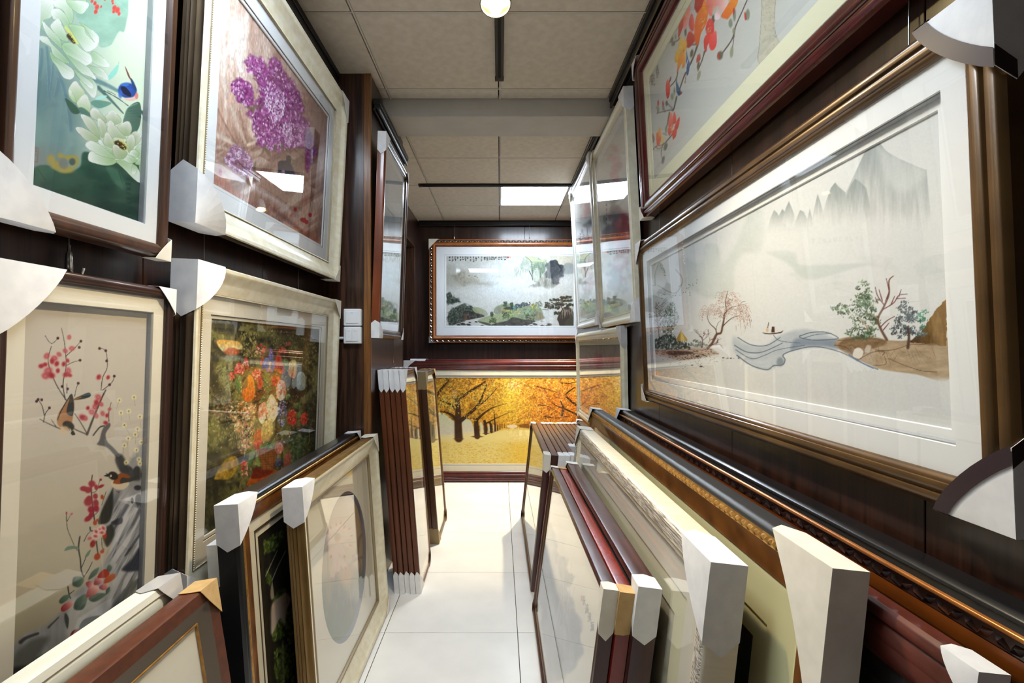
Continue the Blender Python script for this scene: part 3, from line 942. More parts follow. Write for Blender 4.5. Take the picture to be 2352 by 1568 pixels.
    for k in range(6):
        c.line([(1530 + 8 * k, 1300 + 34 * k), (1660, 1290 + 34 * k)], 3, 3, (40, 66, 56), .6)
    c.line([(1490, 1420), (1530, 1300), (1650, 1240)], 9, 9, (140, 190, 160), .7)
    c.ell(1530, 1085, 112, 92, (44, 92, 190), .98, .12, 10, (36, 70, 150))
    c.poly([(1450, 1050), (1500, 1040), (1570, 1120), (1560, 1160), (1480, 1120)], (18, 26, 52), .95, 8)
    c.ell(1500, 1015, 50, 20, (70, 130, 215), .8, .4); c.ell(1445, 1130, 24, 50, (60, 110, 205), .8, .4)
    c.poly([(1490, 1180), (1600, 1165), (1650, 1120), (1655, 1170), (1600, 1210), (1530, 1205)], (236, 196, 186), .98, 6)
    c.ell(1640, 1150, 20, 40, (226, 120, 104), .8, .4)
    c.poly([(1560, 930), (1600, 970), (1640, 1070), (1620, 1090), (1580, 1000)], (34, 66, 120), .98, 6)
    c.poly([(1500, 792), (1545, 880), (1575, 960), (1545, 930), (1520, 870)], (120, 64, 48), .98, 5)
    c.line([(1425, 700), (1425, 770)], 3, 3, (120, 180, 150), .7)
    # lower half
    c.frame(60, 200, 4.9)
    c.poly([(100, 900), (240, 880), (400, 960), (600, 900), (640, 735), (800, 760), (1010, 850), (1400, 900), (1420, 1600), (60, 1300), (60, 1000)], (46, 86, 68), 1, 30, g=(700, 800, 900, 1400, (30, 58, 48)), tex=(180, 140, (36, 44, 36)))
    c.poly([(900, 900), (1040, 940), (1120, 1140), (1000, 1080)], (74, 118, 92), .7, 40)
    c.line([(1040, 940), (1110, 1140), (1260, 1480)], 8, 5, (28, 56, 46), .7)
    c.line([(130, 920), (220, 1050)], 8, 8, (26, 50, 42), .8)
    for e in [(280, 815, 44, 56, 0), (390, 775, 40, 30, 30), (540, 830, 54, 66, 0), (450, 930, 90, 40, 0), (340, 880, 60, 50, 0), (470, 790, 50, 24, 0)]:
        c.ell(*e[:4], (172, 150, 62), .85, .5, e[4])
    c.ell(420, 860, 52, 62, (122, 126, 118), .95, .3, -20); c.ell(520, 840, 36, 40, (62, 84, 88), .9, .3)
    LP = [[(620, 310), (700, 330), (790, 420), (830, 560), (810, 580), (700, 470), (640, 380)], [(560, 465), (620, 450), (720, 500), (830, 590), (800, 610), (700, 610), (630, 560)],
          [(770, 240), (850, 300), (910, 390), (880, 400), (800, 380), (730, 330), (720, 260)], [(970, 272), (1050, 330), (1070, 390), (1000, 420), (920, 380), (890, 320)],
          [(810, 360), (870, 380), (910, 470), (860, 570), (830, 500)], [(945, 380), (1020, 450), (1090, 520), (1120, 580), (1000, 560), (960, 580), (910, 480)],
          [(1130, 388), (1170, 400), (1190, 480), (1150, 550), (1080, 520), (1030, 440)], [(1295, 520), (1290, 590), (1230, 660), (1190, 600), (1180, 530), (1230, 495)],
          [(1190, 540), (1225, 580), (1220, 660), (1160, 740), (1130, 640), (1130, 580)], [(905, 515), (960, 560), (1000, 650), (970, 690), (880, 640), (875, 570)],
          [(815, 605), (850, 600), (900, 680), (980, 720), (970, 780), (860, 690)], [(670, 655), (720, 600), (820, 640), (960, 750), (1020, 800), (900, 800), (760, 740)],
          [(1370, 765), (1370, 885), (1280, 880), (1225, 850), (1330, 755)], [(1290, 1075), (1220, 1040), (1110, 930), (1010, 830), (1100, 830), (1230, 880), (1300, 1000)],
          [(1352, 1070), (1300, 1030), (1270, 880), (1330, 920), (1360, 990)], [(715, 830), (700, 760), (740, 720), (830, 770), (1010, 820), (980, 870), (870, 880)],
          [(1360, 665), (1330, 750), (1270, 800), (1225, 720), (1250, 670), (1290, 640)], [(1205, 975), (1190, 930), (1200, 870), (1250, 900), (1240, 960)],
          [(1090, 785), (1130, 755), (1210, 790), (1250, 830), (1180, 860), (1110, 830)], [(1170, 735), (1210, 700), (1270, 740), (1250, 790), (1190, 775)]]
    for p in LP[:10]: c.petal(p, (176, 194, 146), (232, 228, 218), (126, 156, 100), 6)
    c.ell(1065, 655, 84, 54, (206, 206, 120), .9, .35, 35)
    c.ell(1060, 655, 76, 36, (48, 30, 20), .98, .2, 32)
    for k in range(50): c.ell(1060 + c.rng.randn() * 42, 655 + c.rng.randn() * 30, 6, 6, [(222, 206, 60), (120, 70, 40)][k % 2], .9)
    for p in LP[10:]: c.petal(p, (178, 204, 154), (240, 242, 236), (130, 172, 110), 6)
    c.petal([(1000, 650), (970, 690), (1000, 790), (1090, 810), (1140, 740), (1080, 700)], (160, 184, 130), (214, 212, 196), (140, 170, 110), 6)
    # seal
    c.line([(80, 670), (135, 690), (130, 845), (75, 830), (80, 670)], 5, 5, (150, 70, 60), .8, curve=False)
    for k in range(4): c.line([(90, 690 + k * 22), (122, 700 + k * 22)], 5, 5, (150, 70, 60), .8)

def paint_plum(c):
    x, y = c.x, c.y
    c.fill((202, 196, 186))
    c.blend((186, 178, 156), sstep(900, 1300, y) * .8)
    c.blend((150, 142, 118), sstep(1250, 1480, y) * sstep(250, 60, x) * .8)
    # rocks, lower right
    c.frame(0, 1040, 2.97)
    ROCK = [(1010, -60), (880, 60), (770, 230), (690, 380), (700, 470), (760, 640), (700, 760), (640, 860), (500, 960), (420, 1080), (300, 1180), (150, 1250), (60, 1380), (30, 1600), (1100, 1700), (1020, 600)]
    c.poly(ROCK, (150, 152, 156), .98, 40, tex=(60, 220, (70, 70, 76)))
    n = fbm((c.sx + c.sy * .55) / 26, (c.sy - c.sx * .4) / 260, 8)
    m = sstep(700, 820, c.sx) * sstep(200, 420, c.sy) * sstep(1250, 1000, c.sy)
    c.blend((212, 212, 216), sstep(.5, .66, n) * m * .75)
    c.blend((56, 60, 74), sstep(.48, .3, n) * m * .75)
    for p, col, a, s in [([(770, 240), (700, 380), (670, 480), (740, 470), (770, 380), (772, 260)], (44, 48, 44), .95, 16), ([(760, 480), (700, 540), (730, 640), (780, 560), (770, 490)], (46, 50, 44), .9, 20),
                         ([(760, 470), (830, 440), (830, 480), (780, 490)], (52, 54, 62), .9, 12), ([(960, 540), (900, 620), (850, 700), (870, 690), (940, 590)], (52, 54, 66), .8, 10),
                         ([(960, 640), (900, 720), (830, 800), (960, 790)], (48, 52, 66), .92, 24), ([(960, 850), (880, 900), (800, 1050), (940, 900)], (88, 92, 84), .8, 24), ([(850, 930), (780, 1020), (700, 1130), (640, 1180), (760, 1090)], (66, 70, 78), .85, 30),
                         ([(480, 1000), (560, 980), (700, 900), (800, 860), (640, 1080), (460, 1250)], (206, 206, 200), .7, 50), ([(70, 1420), (200, 1280), (330, 1260), (250, 1400), (120, 1560), (60, 1560)], (88, 92, 86), .85, 50),
                         ([(220, 1420), (330, 1360), (430, 1330), (360, 1440), (250, 1500)], (58, 60, 58), .85, 30), ([(60, 1480), (200, 1460), (160, 1600), (40, 1600)], (34, 36, 40), .9, 40)]:
        c.poly(p, col, a, s)
    for e in [(940, 237, 26, 18), (902, 325, 10, 20), (944, 320, 22, 40), (935, 130, 26, 40), (860, 110, 40, 24)]:
        c.ell(*e, (44, 46, 54), .95, .25)
    c.line([(140, 1290), (180, 1260), (260, 1230)], 26, 16, (40, 42, 40), .8); c.line([(330, 1190), (400, 1120)], 14, 8, (50, 50, 50), .7)
    # trunk
    c.frame(0, 560, 2.8)
    c.poly([(700, 1150), (660, 1190), (640, 1260), (625, 1290), (690, 1310), (760, 1390), (770, 1440), (800, 1430), (790, 1380), (730, 1310), (690, 1270), (680, 1220), (710, 1170)], (96, 98, 100), .97, 10)
    c.poly([(740, 1390), (780, 1350), (840, 1440), (900, 1450), (900, 1520), (800, 1500)], (62, 64, 66), .9, 20)
    BR = [([(560, 1225), (600, 1120), (650, 1000), (680, 940)], 14, 8), ([(560, 1225), (500, 1200), (480, 1190)], 8, 6), ([(390, 1190), (300, 1150), (255, 1125)], 7, 4), ([(280, 1145), (292, 1090), (320, 1055)], 6, 4), ([(285, 1100), (270, 1040), (245, 1000)], 6, 4), ([(365, 1180), (330, 1130)], 5, 3),
          ([(430, 1010), (360, 900), (310, 760), (330, 660)], 7, 4), ([(420, 1000), (405, 900), (425, 780), (415, 640), (395, 540)], 7, 3), ([(425, 720), (480, 670), (520, 625)], 5, 3), ([(290, 590), (330, 640), (375, 605)], 4, 3), ([(430, 780), (470, 760), (515, 748)], 4, 3), ([(480, 980), (490, 930), (505, 895)], 4, 3), ([(650, 940), (660, 860), (690, 790), (680, 690), (640, 670)], 5, 3), ([(660, 940), (720, 890), (735, 850)], 5, 3),
          ([(560, 1220), (520, 1150), (480, 1090)], 7, 4), ([(600, 1230), (640, 1180), (670, 1170)], 9, 9), ([(700, 1140), (700, 1080), (715, 1020)], 6, 3), ([(430, 960), (430, 900)], 5, 4)]
    for p, a, b in BR: c.line(p, a, b, (58, 54, 52), .9)
    for q in [(640, 672), (680, 686), (686, 752), (735, 850), (705, 905), (372, 606), (520, 625), (510, 665), (515, 748), (503, 896), (435, 932), (400, 916), (245, 1000), (268, 1002), (318, 1054), (235, 1012)]:
        c.ell(q[0], q[1], 9, 9, (70, 34, 40), .95, .3)
    FL = [(445, 600, 15), (300, 720, 20), (380, 710, 16), (350, 735, 20), (335, 755, 18), (420, 688, 16), (462, 672, 18), (410, 772, 16), (435, 750, 14), (290, 775, 16), (265, 785, 18), (310, 815, 26), (330, 845, 24), (290, 850, 22), (440, 815, 20), (425, 840, 20), (450, 845, 14), (372, 815, 16), (365, 770, 18), (635, 856, 18), (695, 858, 14), (632, 985, 20), (620, 1020, 20), (650, 1030, 16), (565, 1055, 14), (610, 1050, 18), (590, 1080, 20), (530, 1115, 22), (550, 1120, 16), (620, 1105, 16), (660, 1090, 16), (688, 1103, 14), (705, 1062, 12), (680, 1150, 16)]
    for (a, b, r) in FL:
        k = c.rng.rand()
        c.ell(a, b, r * 1.05, r * .85, (186, 40, 62) if k < .6 else (222, 130, 142), .9, .55, c.rng.rand() * 180, (206, 84, 96))
    for (a, b) in [(768, 1005), (862, 985), (828, 1075), (778, 1085), (800, 1165), (884, 1190), (900, 1110), (800, 1295), (878, 1325), (894, 1385), (910, 1275), (825, 1250), (870, 1225), (812, 1405), (900, 1412)]:
        c.ell(a, b, 15, 15, (232, 232, 190), .85, .5); c.ell(a, b, 6, 6, (190, 140, 50), .9, .5)
        c.line([(a, b), (a + c.rng.randn() * 14, b + 60)], 3, 2, (120, 124, 90), .5)
    # bird 1, head down
    c.poly([(584, 965), (560, 958), (470, 1000), (520, 1000), (575, 985)], (52, 62, 66), .97, 6); c.line([(480, 1000), (520, 985)], 10, 8, (176, 116, 70), .8)
    c.poly([(462, 965), (478, 1030), (470, 1110), (455, 1160), (390, 1180), (365, 1140), (380, 1080), (430, 1020)], (166, 112, 74), .98, 8, g=(460, 980, 390, 1180, (196, 150, 110)))
    c.poly([(462, 962), (476, 1040), (466, 1105), (428, 1085), (440, 1020)], (50, 58, 62), .95, 6)
    c.line([(455, 970), (400, 1060), (370, 1130)], 8, 6, (44, 48, 50), .9)
    c.ell(440, 1170, 40, 30, (44, 42, 38), .98, .2, 30); c.ell(415, 1195, 30, 24, (214, 190, 160), .85, .4)
    c.poly([(455, 1215), (470, 1200), (485, 1225), (465, 1230)], (34, 32, 30), .95, 3); c.ell(449, 1196, 8, 8, (240, 236, 220), 1, .2); c.ell(449, 1196, 4, 4, (20, 20, 20), 1, .2)
    # bird 2 and lower sprays
    c.frame(60, 1080, 4.9)
    c.poly([(955, 130), (960, 170), (1010, 210), (1090, 215), (1150, 170), (1150, 130), (1040, 100)], (214, 198, 174), .98, 10)
    c.poly([(980, 130), (1040, 40), (1120, 40), (1180, 90), (1080, 150), (1000, 150)], (168, 92, 44), .98, 10)
    c.poly([(1060, 140), (1080, 80), (1160, 85), (1300, 30), (1300, 70), (1180, 125)], (58, 60, 60), .97, 8)
    c.ell(980, 60, 58, 46, (40, 40, 38), .98, .15, 20); c.poly([(875, 60), (920, 45), (930, 66), (915, 72)], (36, 34, 32), .97, 4); c.poly([(895, 30), (925, 40), (925, 55)], (36, 34, 32), .97, 4)
    c.ell(953, 62, 11, 13, (232, 222, 180), 1, .2); c.ell(953, 62, 5, 6, (20, 20, 20), 1, .2)
    c.line([(1010, 235), (1050, 240), (1030, 255)], 5, 4, (40, 36, 32), .9)
    for p, a, b in [([(745, 55), (735, 130), (735, 260), (750, 420), (770, 560)], 12, 16), ([(740, 250), (790, 230), (830, 110)], 7, 5), ([(900, 240), (880, 300), (850, 390)], 6, 5), ([(770, 500), (815, 460)], 7, 5), ([(455, 470), (455, 560), (470, 670), (540, 840)], 8, 7), ([(460, 575), (490, 520)], 7, 5), ([(605, 745), (590, 870), (610, 1000), (620, 1120), (650, 1200)], 16, 14), ([(625, 1090), (660, 1010), (680, 950)], 9, 7), ([(650, 1195), (700, 1120), (745, 1030)], 9, 7),
                    ([(575, 900), (560, 880), (520, 860)], 7, 5), ([(720, 640), (730, 680), (790, 670)], 16, 14), ([(650, 800), (690, 720), (720, 690)], 8, 5), ([(790, 800), (800, 880), (810, 940)], 16, 12), ([(850, 760), (855, 860), (880, 890)], 9, 7), ([(470, 1310), (485, 1400), (500, 1440)], 16, 12), ([(490, 1390), (540, 1350)], 10, 7)]:
        c.line(p, a, b, (54, 54, 50), .92)
    for (a, b, rx, ry, an, col) in [(650, 205, 44, 30, 0, 0), (740, 150, 40, 36, 0, 0), (700, 220, 34, 40, 60, 0), (790, 190, 22, 30, 0, 0), (840, 180, 40, 16, -25, 0), (780, 290, 28, 30, 0, 0), (700, 350, 46, 52, 40, 0), (710, 320, 30, 36, 0, 0), (785, 370, 32, 44, 0, 0), (790, 430, 34, 36, 0, 0), (730, 440, 36, 40, 0, 0), (700, 540, 50, 28, -35, 0), (735, 500, 30, 26, 0, 0), (455, 480, 9, 16, 0, 0), (510, 492, 22, 12, -40, 1), (840, 104, 14, 14, 0, 0), (856, 300, 18, 26, 0, 2), (775, 590, 22, 26, 0, 2), (800, 560, 14, 16, 0, 2), (750, 825, 28, 42, 20, 3), (885, 730, 22, 42, 0, 2), (800, 970, 32, 40, 30, 2), (855, 912, 20, 24, 30, 2), (715, 765, 28, 20, -20, 1)]:
        col = [(182, 40, 62), (220, 120, 130), (214, 78, 36), (176, 32, 30)][col]
        c.ell(a, b, rx, ry, col, .92, .4, an)
    for (a, b, an) in [(840, 660, -20), (790, 690, 40), (780, 740, 10), (870, 650, 60), (850, 700, 0)]:
        c.ell(a, b, 44, 30, (190, 60, 80), .95, .3, an, (236, 216, 204))
    for p in [[(430, 905), (470, 855), (560, 850), (600, 880), (520, 885)], [(730, 890), (690, 920), (660, 980), (700, 960)]]: c.poly(p, (108, 134, 118), .9, 8)
    for p in [[(520, 1250), (540, 1200), (620, 1195), (650, 1240), (600, 1310), (530, 1300)], [(700, 1230), (740, 1140), (820, 1090), (790, 1170)], [(900, 1130), (930, 1060), (970, 1090), (940, 1140)], [(370, 1470), (420, 1410), (490, 1400), (470, 1450), (400, 1500)], [(540, 1560), (560, 1460), (660, 1390), (690, 1440), (640, 1560)], [(700, 1440), (800, 1380), (900, 1390), (850, 1440), (760, 1480)], [(900, 1340), (940, 1310), (940, 1360), (900, 1400)]]:
        c.poly(p, (58, 80, 72), .92, 18, g=(p[0][0], p[0][1], p[2][0], p[2][1], (96, 122, 104)))
    for p, k in [([(680, 1430), (700, 1330), (780, 1290), (825, 1330), (790, 1390)], 0), ([(670, 1270), (730, 1240), (760, 1290), (710, 1330)], 0), ([(760, 1280), (790, 1190), (810, 1180), (790, 1250)], 0), ([(800, 1200), (880, 1110), (940, 1160), (880, 1210)], 1), ([(870, 1270), (900, 1200), (990, 1160), (1000, 1210), (930, 1260)], 2), ([(820, 1320), (860, 1280), (920, 1270), (920, 1320), (870, 1350)], 0), ([(770, 1290), (800, 1230), (860, 1210), (840, 1270)], 0), ([(390, 1560), (430, 1500), (540, 1470), (500, 1540), (420, 1590)], 0)]:
        c1 = [(180, 44, 52), (190, 50, 30), (218, 90, 48)][k]
        c.poly(p, c1, .97, 8, g=(p[0][0], p[0][1], p[2][0], p[2][1], [(236, 190, 180), (206, 70, 36), (232, 130, 80)][k]))
    c.frame(0, 1040, 2.97)
    for p in [[(480, 1250), (500, 1210), (560, 1200), (560, 1240), (500, 1290)], [(440, 1310), (480, 1270), (560, 1250), (520, 1290)]]: c.poly(p, (150, 34, 40), .95, 8)
    for p in [[(540, 1200), (580, 1130), (700, 1110), (620, 1180)], [(440, 1140), (445, 1090), (470, 1130), (460, 1200)]]: c.poly(p, (54, 66, 60), .9, 10)
    sat = c.c.max(1) - c.c.min(1)
    c.c *= (1 - .16 * sstep(60, 110, sat))[:, None]

LIL = [(146, 50, 130), (172, 80, 156), (112, 30, 96), (204, 146, 194), (226, 200, 222), (186, 108, 170), (132, 44, 116), (158, 66, 142)]
def paint_lilac(c):
    x, y = c.x, c.y
    c.fill((172, 134, 116))
    n = fbm(x / 10, y / 90, 5)
    c.blend((238, 224, 212), sstep(680, 520, x + (n - .5) * 170) * sstep(360, 90, y) * .97)
    c.blend((206, 166, 142), sstep(620, 520, x) * sstep(.4, .6, n) * .5)
    c.blend((196, 176, 168), sstep(640, 720, x) * sstep(200, 80, y) * .7)
    c.blend((128, 96, 96), sstep(690, 740, x) * .6)
    c.blend((148, 112, 96), sstep(300, 360, y) * .6)
    n2 = fbm((x * .9 + y * 1.3) / 22, (y - x * .6) / 90, 11)
    c.blend((206, 186, 172), sstep(.5, .7, n2) * sstep(280, 330, y) * .55)
    c.blend((112, 78, 66), sstep(.45, .28, n2) * sstep(300, 360, y) * .6)
    c.frame(500, 130, 3.646)
    for p, w, col, a in [([(30, 0), (60, 300), (70, 560)], 34, (238, 226, 214), .7), ([(90, 0), (100, 260), (150, 460)], 26, (214, 180, 156), .6), ([(170, 0), (200, 120)], 40, (246, 240, 236), .8), ([(110, 420), (160, 560), (230, 720)], 40, (214, 196, 180), .7), ([(0, 440), (60, 560), (160, 740)], 20, (140, 104, 88), .6), ([(180, 460), (220, 600), (250, 730)], 16, (150, 112, 92), .5),
                         ([(0, 660), (80, 700), (160, 760)], 40, (222, 208, 196), .7), ([(0, 760), (60, 770), (130, 800)], 30, (206, 192, 180), .6), ([(280, 520), (280, 640), (330, 700), (250, 740)], 46, (240, 220, 198), .75), ([(560, 40), (660, 240), (700, 340)], 60, (216, 196, 186), .6)]:
        c.line(p, w, w * .5, col, a, .9)
    for p, w, col, a in [([(0, 1040), (60, 1060), (120, 1130), (200, 1170)], 70, (176, 104, 82), .8), ([(200, 1180), (330, 1280), (450, 1340)], 60, (150, 100, 88), .7), ([(440, 1340), (460, 1260), (440, 1220)], 20, (196, 140, 124), .7), ([(580, 1420), (600, 1320), (620, 1300)], 22, (206, 140, 120), .8), ([(660, 1450), (650, 1380)], 30, (200, 130, 110), .8), ([(700, 1480), (780, 1500), (840, 1540)], 60, (150, 84, 64), .7), ([(320, 1100), (520, 1230), (600, 1300)], 60, (196, 180, 176), .6), ([(470, 1280), (600, 1380), (700, 1460)], 40, (110, 70, 62), .6)]:
        c.line(p, w, w * .6, col, a, .9)
    # stems, vase
    for p in [[(600, 800), (560, 600), (440, 330), (300, 180)], [(600, 800), (640, 600), (560, 200)], [(590, 800), (420, 560), (200, 280)], [(610, 800), (740, 680)]]: c.line(p, 10, 5, (96, 74, 60), .8)
    c.poly([(510, 880), (560, 870), (600, 880), (640, 960), (660, 1020), (668, 1080), (700, 1090), (520, 1090), (505, 960)], (52, 38, 46), .97, 10, g=(520, 900, 600, 1090, (96, 100, 118)))
    c.poly([(575, 880), (580, 830), (610, 835), (612, 890)], (64, 48, 52), .95, 6); c.ell(548, 965, 14, 18, (176, 140, 150), .8)
    CL = [([(110, 230), (200, 185), (270, 230), (300, 330), (310, 420), (250, 430), (180, 380), (120, 290)], 200), ([(240, 60), (270, 0), (380, 20), (410, 120), (380, 240), (300, 140), (250, 130)], 170),
          ([(410, 100), (440, 10), (520, 30), (560, 130), (640, 220), (720, 420), (700, 500), (770, 560), (760, 680), (720, 760), (640, 760), (560, 740), (520, 800), (440, 780), (360, 760), (300, 640), (290, 540), (250, 470), (330, 400), (350, 280), (330, 180)], 1500),
          ([(350, 640), (640, 600), (740, 640), (720, 760), (600, 760), (520, 800), (380, 770)], 240)]
    for p, k in CL: c.poly(p, (128, 56, 116), .82, 30, rough=(46, 34))
    c.poly([(620, 200), (720, 420), (700, 470), (640, 330)], (118, 44, 104), .7, 40)
    for p, k in CL: c.dabs(p, k, LIL, 6, 17, .5, (50, 130), .8)
    for p, k, cc in [([(400, 250), (560, 300), (560, 480), (460, 560), (400, 400)], 240, [(226, 200, 224), (238, 226, 236), (200, 150, 196)]), ([(540, 560), (620, 560), (620, 740), (560, 720)], 120, [(232, 214, 230), (190, 130, 180)]), ([(660, 560), (760, 580), (740, 740), (680, 720)], 120, [(216, 176, 206), (170, 100, 156)])]:
        c.dabs(p, k, cc, 6, 14, .45, (50, 130), .8)
    c.poly([(735, 620), (780, 640), (790, 760), (760, 960), (735, 920)], (104, 28, 84), .8, 30)
    c.dabs([(735, 620), (790, 640), (840, 820), (800, 860), (760, 960), (735, 920)], 160, [(104, 26, 88), (134, 50, 122), (92, 60, 130), (160, 96, 160)], 7, 15, .5, (50, 130), .85)
    LOW = [(60, 850), (130, 740), (200, 760), (260, 820), (300, 930), (270, 1010), (200, 1000), (120, 950), (70, 900)]
    c.poly(LOW, (150, 108, 140), .6, 40); c.dabs(LOW, 330, [(206, 176, 206), (226, 206, 226), (164, 110, 160), (140, 86, 136)], 6, 14, .55, (0, 180), .85)
    c.poly([(130, 880), (200, 870), (230, 940), (160, 930)], (124, 72, 84), .6, 30)
    c.line([(170, 880), (240, 950), (300, 1060)], 8, 6, (96, 70, 66), .8)
    for e in [(270, 430, 36, 12, 20), (300, 440, 12, 40, 10), (340, 420, 36, 12, -20), (420, 800, 14, 50, -30), (390, 770, 12, 40, 20), (480, 770, 12, 40, 10), (540, 760, 12, 40, 0), (310, 920, 12, 44, 10), (640, 880, 40, 10, 50)]:
        c.ell(*e[:4], (112, 98, 70), .85, .4, e[4])
    for (a, b, an) in [(380, 980, 0), (400, 1000, 20), (425, 1020, 10), (340, 975, 60), (450, 1040, 30), (480, 1060, 0)]: c.ell(a, b, 26, 14, (214, 176, 166) if a % 20 else (150, 66, 62), .9, .4, an + 50)
    for (a, b, r) in [(650, 1280, 14), (775, 1325, 15), (705, 1365, 14), (725, 1370, 18), (745, 1385, 16)]: c.ell(a, b, r, r * 1.2, (158, 30, 40), .95, .25)
    for p in [[(700, 900), (710, 1100), (700, 1300)], [(780, 900), (790, 1100), (770, 1300)], [(850, 880), (840, 1100)]]: c.line(p, 10, 6, (112, 82, 80), .5)
    c.grain(2.2, 9, .16, 220)
    c.poly([(10, 935), (36, 945), (34, 1000), (8, 990)], (150, 36, 44), .95, 3, False)

def paint_flowers(c):
    x, y = c.x, c.y
    c.fill((84, 78, 42))
    n = fbm(x / 26, y / 30, 21); n2 = fbm(x / 9, y / 14, 25)
    c.blend((104, 104, 54), sstep(.45, .7, n) * .9)
    c.blend((30, 30, 18), sstep(.5, .3, n) * .85)
    c.blend((140, 136, 84), sstep(.6, .8, n2) * .6)
    c.blend((24, 22, 14), sstep(.42, .25, n2) * .6)
    c.blend((44, 34, 20), sstep(610, 680, x) * sstep(860, 770, y) * .7)
    c.blend((30, 32, 20), sstep(660, 730, x) * sstep(880, 960, y) * .8)
    c.blend((36, 36, 24), sstep(560, 500, x) * sstep(1000, 1060, y) * .6)
    c.frame(480, 740, 4.02)
    c.poly([(70, 170), (200, 165), (290, 190), (300, 250), (200, 240), (130, 270)], (206, 150, 62), .9, 16, g=(150, 170, 150, 260, (186, 190, 150)))
    c.ell(210, 270, 70, 36, (176, 92, 58), .9, .4); c.ell(210, 330, 90, 30, (120, 128, 112), .8, .5)
    for k in range(9): c.line([(70 + 12 * k, 420 + 30 * k), (110 + 8 * k, 400 + 24 * k), (170 + 4 * k, 440 + 30 * k)], 16, 8, (124, 134, 92), .6)
    c.dabs([(40, 680), (220, 700), (200, 900), (40, 900)], 120, [(96, 100, 66), (130, 120, 84), (120, 70, 60), (60, 64, 40)], 8, 18, .6, a=.7)
    c.poly([(50, 1440), (110, 1320), (180, 1250), (250, 1240), (270, 1320), (200, 1440), (100, 1450)], (142, 112, 34), .9, 20, tex=(24, 40, (80, 60, 30)))
    c.dabs([(280, 90), (440, 80), (430, 330), (300, 320)], 140, [(130, 124, 68), (156, 150, 92), (90, 84, 44)], 6, 14, .5, (60, 120), .7)
    c.dabs([(850, 220), (1000, 200), (1000, 500), (880, 620)], 90, [(104, 98, 50), (128, 122, 66), (70, 60, 30)], 8, 20, .5, (60, 120), .6)
    c.line([(1010, 420), (980, 600), (870, 720)], 50, 60, (112, 108, 66), .8)
    c.dabs([(750, 1040), (900, 1020), (880, 1250), (750, 1270)], 100, [(54, 78, 50), (80, 102, 66), (34, 50, 30)], 10, 22, .6, a=.8)
    # blooms
    RED = [(150, 24, 24), (176, 40, 32), (120, 14, 18)]
    for (a, b, rx, ry, an, col) in [(640, 360, 28, 64, 0, 0), (610, 395, 26, 40, 0, 0), (670, 430, 40, 36, 0, 0), (620, 540, 44, 46, 0, 1), (665, 255, 18, 30, 20, 0), (700, 262, 14, 24, 0, 1), (710, 210, 9, 14, 0, 0), (728, 200, 9, 14, 0, 0), (746, 194, 9, 14, 0, 0), (455, 1080, 46, 100, 8, 0), (770, 880, 44, 70, 0, 1), (880, 890, 26, 60, 10, 1), (285, 430, 44, 50, 0, 2), (265, 450, 30, 40, 0, 1), (340, 350, 14, 34, 0, 2), (490, 360, 14, 40, 10, 2), (440, 480, 40, 46, 0, 1), (470, 560, 26, 60, 0, 2), (690, 600, 20, 60, 0, 2)]:
        c.ell(a, b, rx, ry, RED[col], .93, .3, an, (190, 70, 54))
    for (a, b, r, cc) in [(285, 430, 56, [(170, 50, 50), (206, 110, 100), (140, 26, 30)]), (440, 480, 52, [(190, 70, 50), (206, 96, 70), (160, 40, 34)]), (620, 540, 50, [(176, 34, 30), (196, 60, 46)]), (670, 430, 44, [(150, 20, 24), (176, 40, 36)]), (770, 880, 62, [(190, 44, 30), (206, 70, 46), (160, 26, 22)]), (880, 890, 48, [(184, 36, 28), (206, 64, 44)]), (210, 500, 40, [(196, 100, 70), (176, 70, 50)]), (350, 860, 44, [(206, 176, 140), (222, 206, 176), (176, 130, 96)]), (280, 960, 50, [(150, 90, 66), (176, 116, 84), (206, 170, 130)]), (400, 800, 46, [(206, 190, 140), (176, 156, 100)]), (330, 1120, 40, [(206, 190, 160), (190, 120, 96)]), (560, 1010, 40, [(200, 180, 110), (176, 150, 80)])]:
        c.bloom(a, b, r, cc, .62)
    for (a, b) in [(285, 430), (440, 480), (480, 250), (330, 400)]: c.dabs([(a - 40, b - 40), (a + 40, b - 40), (a + 40, b + 40), (a - 40, b + 40)], 22, [(196, 100, 90), (150, 40, 40), (214, 150, 130)], 7, 14, .6, a=.9)
    for p, c1, c2 in [([(360, 495), (400, 500), (425, 600), (420, 690), (360, 735), (310, 690), (315, 620), (350, 600)], (214, 138, 42), (176, 84, 24)), ([(750, 360), (800, 350), (810, 450), (790, 515), (740, 490), (735, 420)], (226, 206, 130), (196, 130, 50)),
                      ([(640, 545), (690, 540), (710, 630), (690, 710), (650, 720), (620, 650)], (222, 160, 130), (236, 214, 180)), ([(470, 760), (520, 740), (525, 840), (500, 940), (460, 900), (455, 820)], (206, 150, 116), (226, 210, 180)), ([(560, 680), (590, 670), (630, 760), (625, 870), (570, 935), (535, 880), (530, 760)], (216, 206, 160), (196, 190, 140)),
                      ([(615, 1130), (660, 1110), (690, 1160), (660, 1220), (620, 1210)], (186, 130, 110), (140, 70, 60)), ([(700, 1240), (740, 1190), (760, 1260), (730, 1330), (690, 1340)], (140, 70, 58), (120, 60, 46)), ([(500, 930), (560, 900), (590, 960), (560, 1100), (510, 1120), (480, 1040)], (176, 156, 96), (140, 116, 64)), ([(820, 470), (880, 470), (890, 600), (850, 630), (810, 600)], (146, 160, 150), (120, 136, 128))]:
        c.poly(p, c1, .95, 8, g=(p[0][0], p[0][1], p[4 % len(p)][0], p[4 % len(p)][1], c2))
    for k in range(5): c.line([(330 + 18 * k, 690), (350 + 14 * k, 520)], 5, 3, (170, 72, 22), .7)
    for k in range(4): c.line([(748 + 16 * k, 500), (752 + 14 * k, 370)], 5, 3, (190, 80, 40), .6)
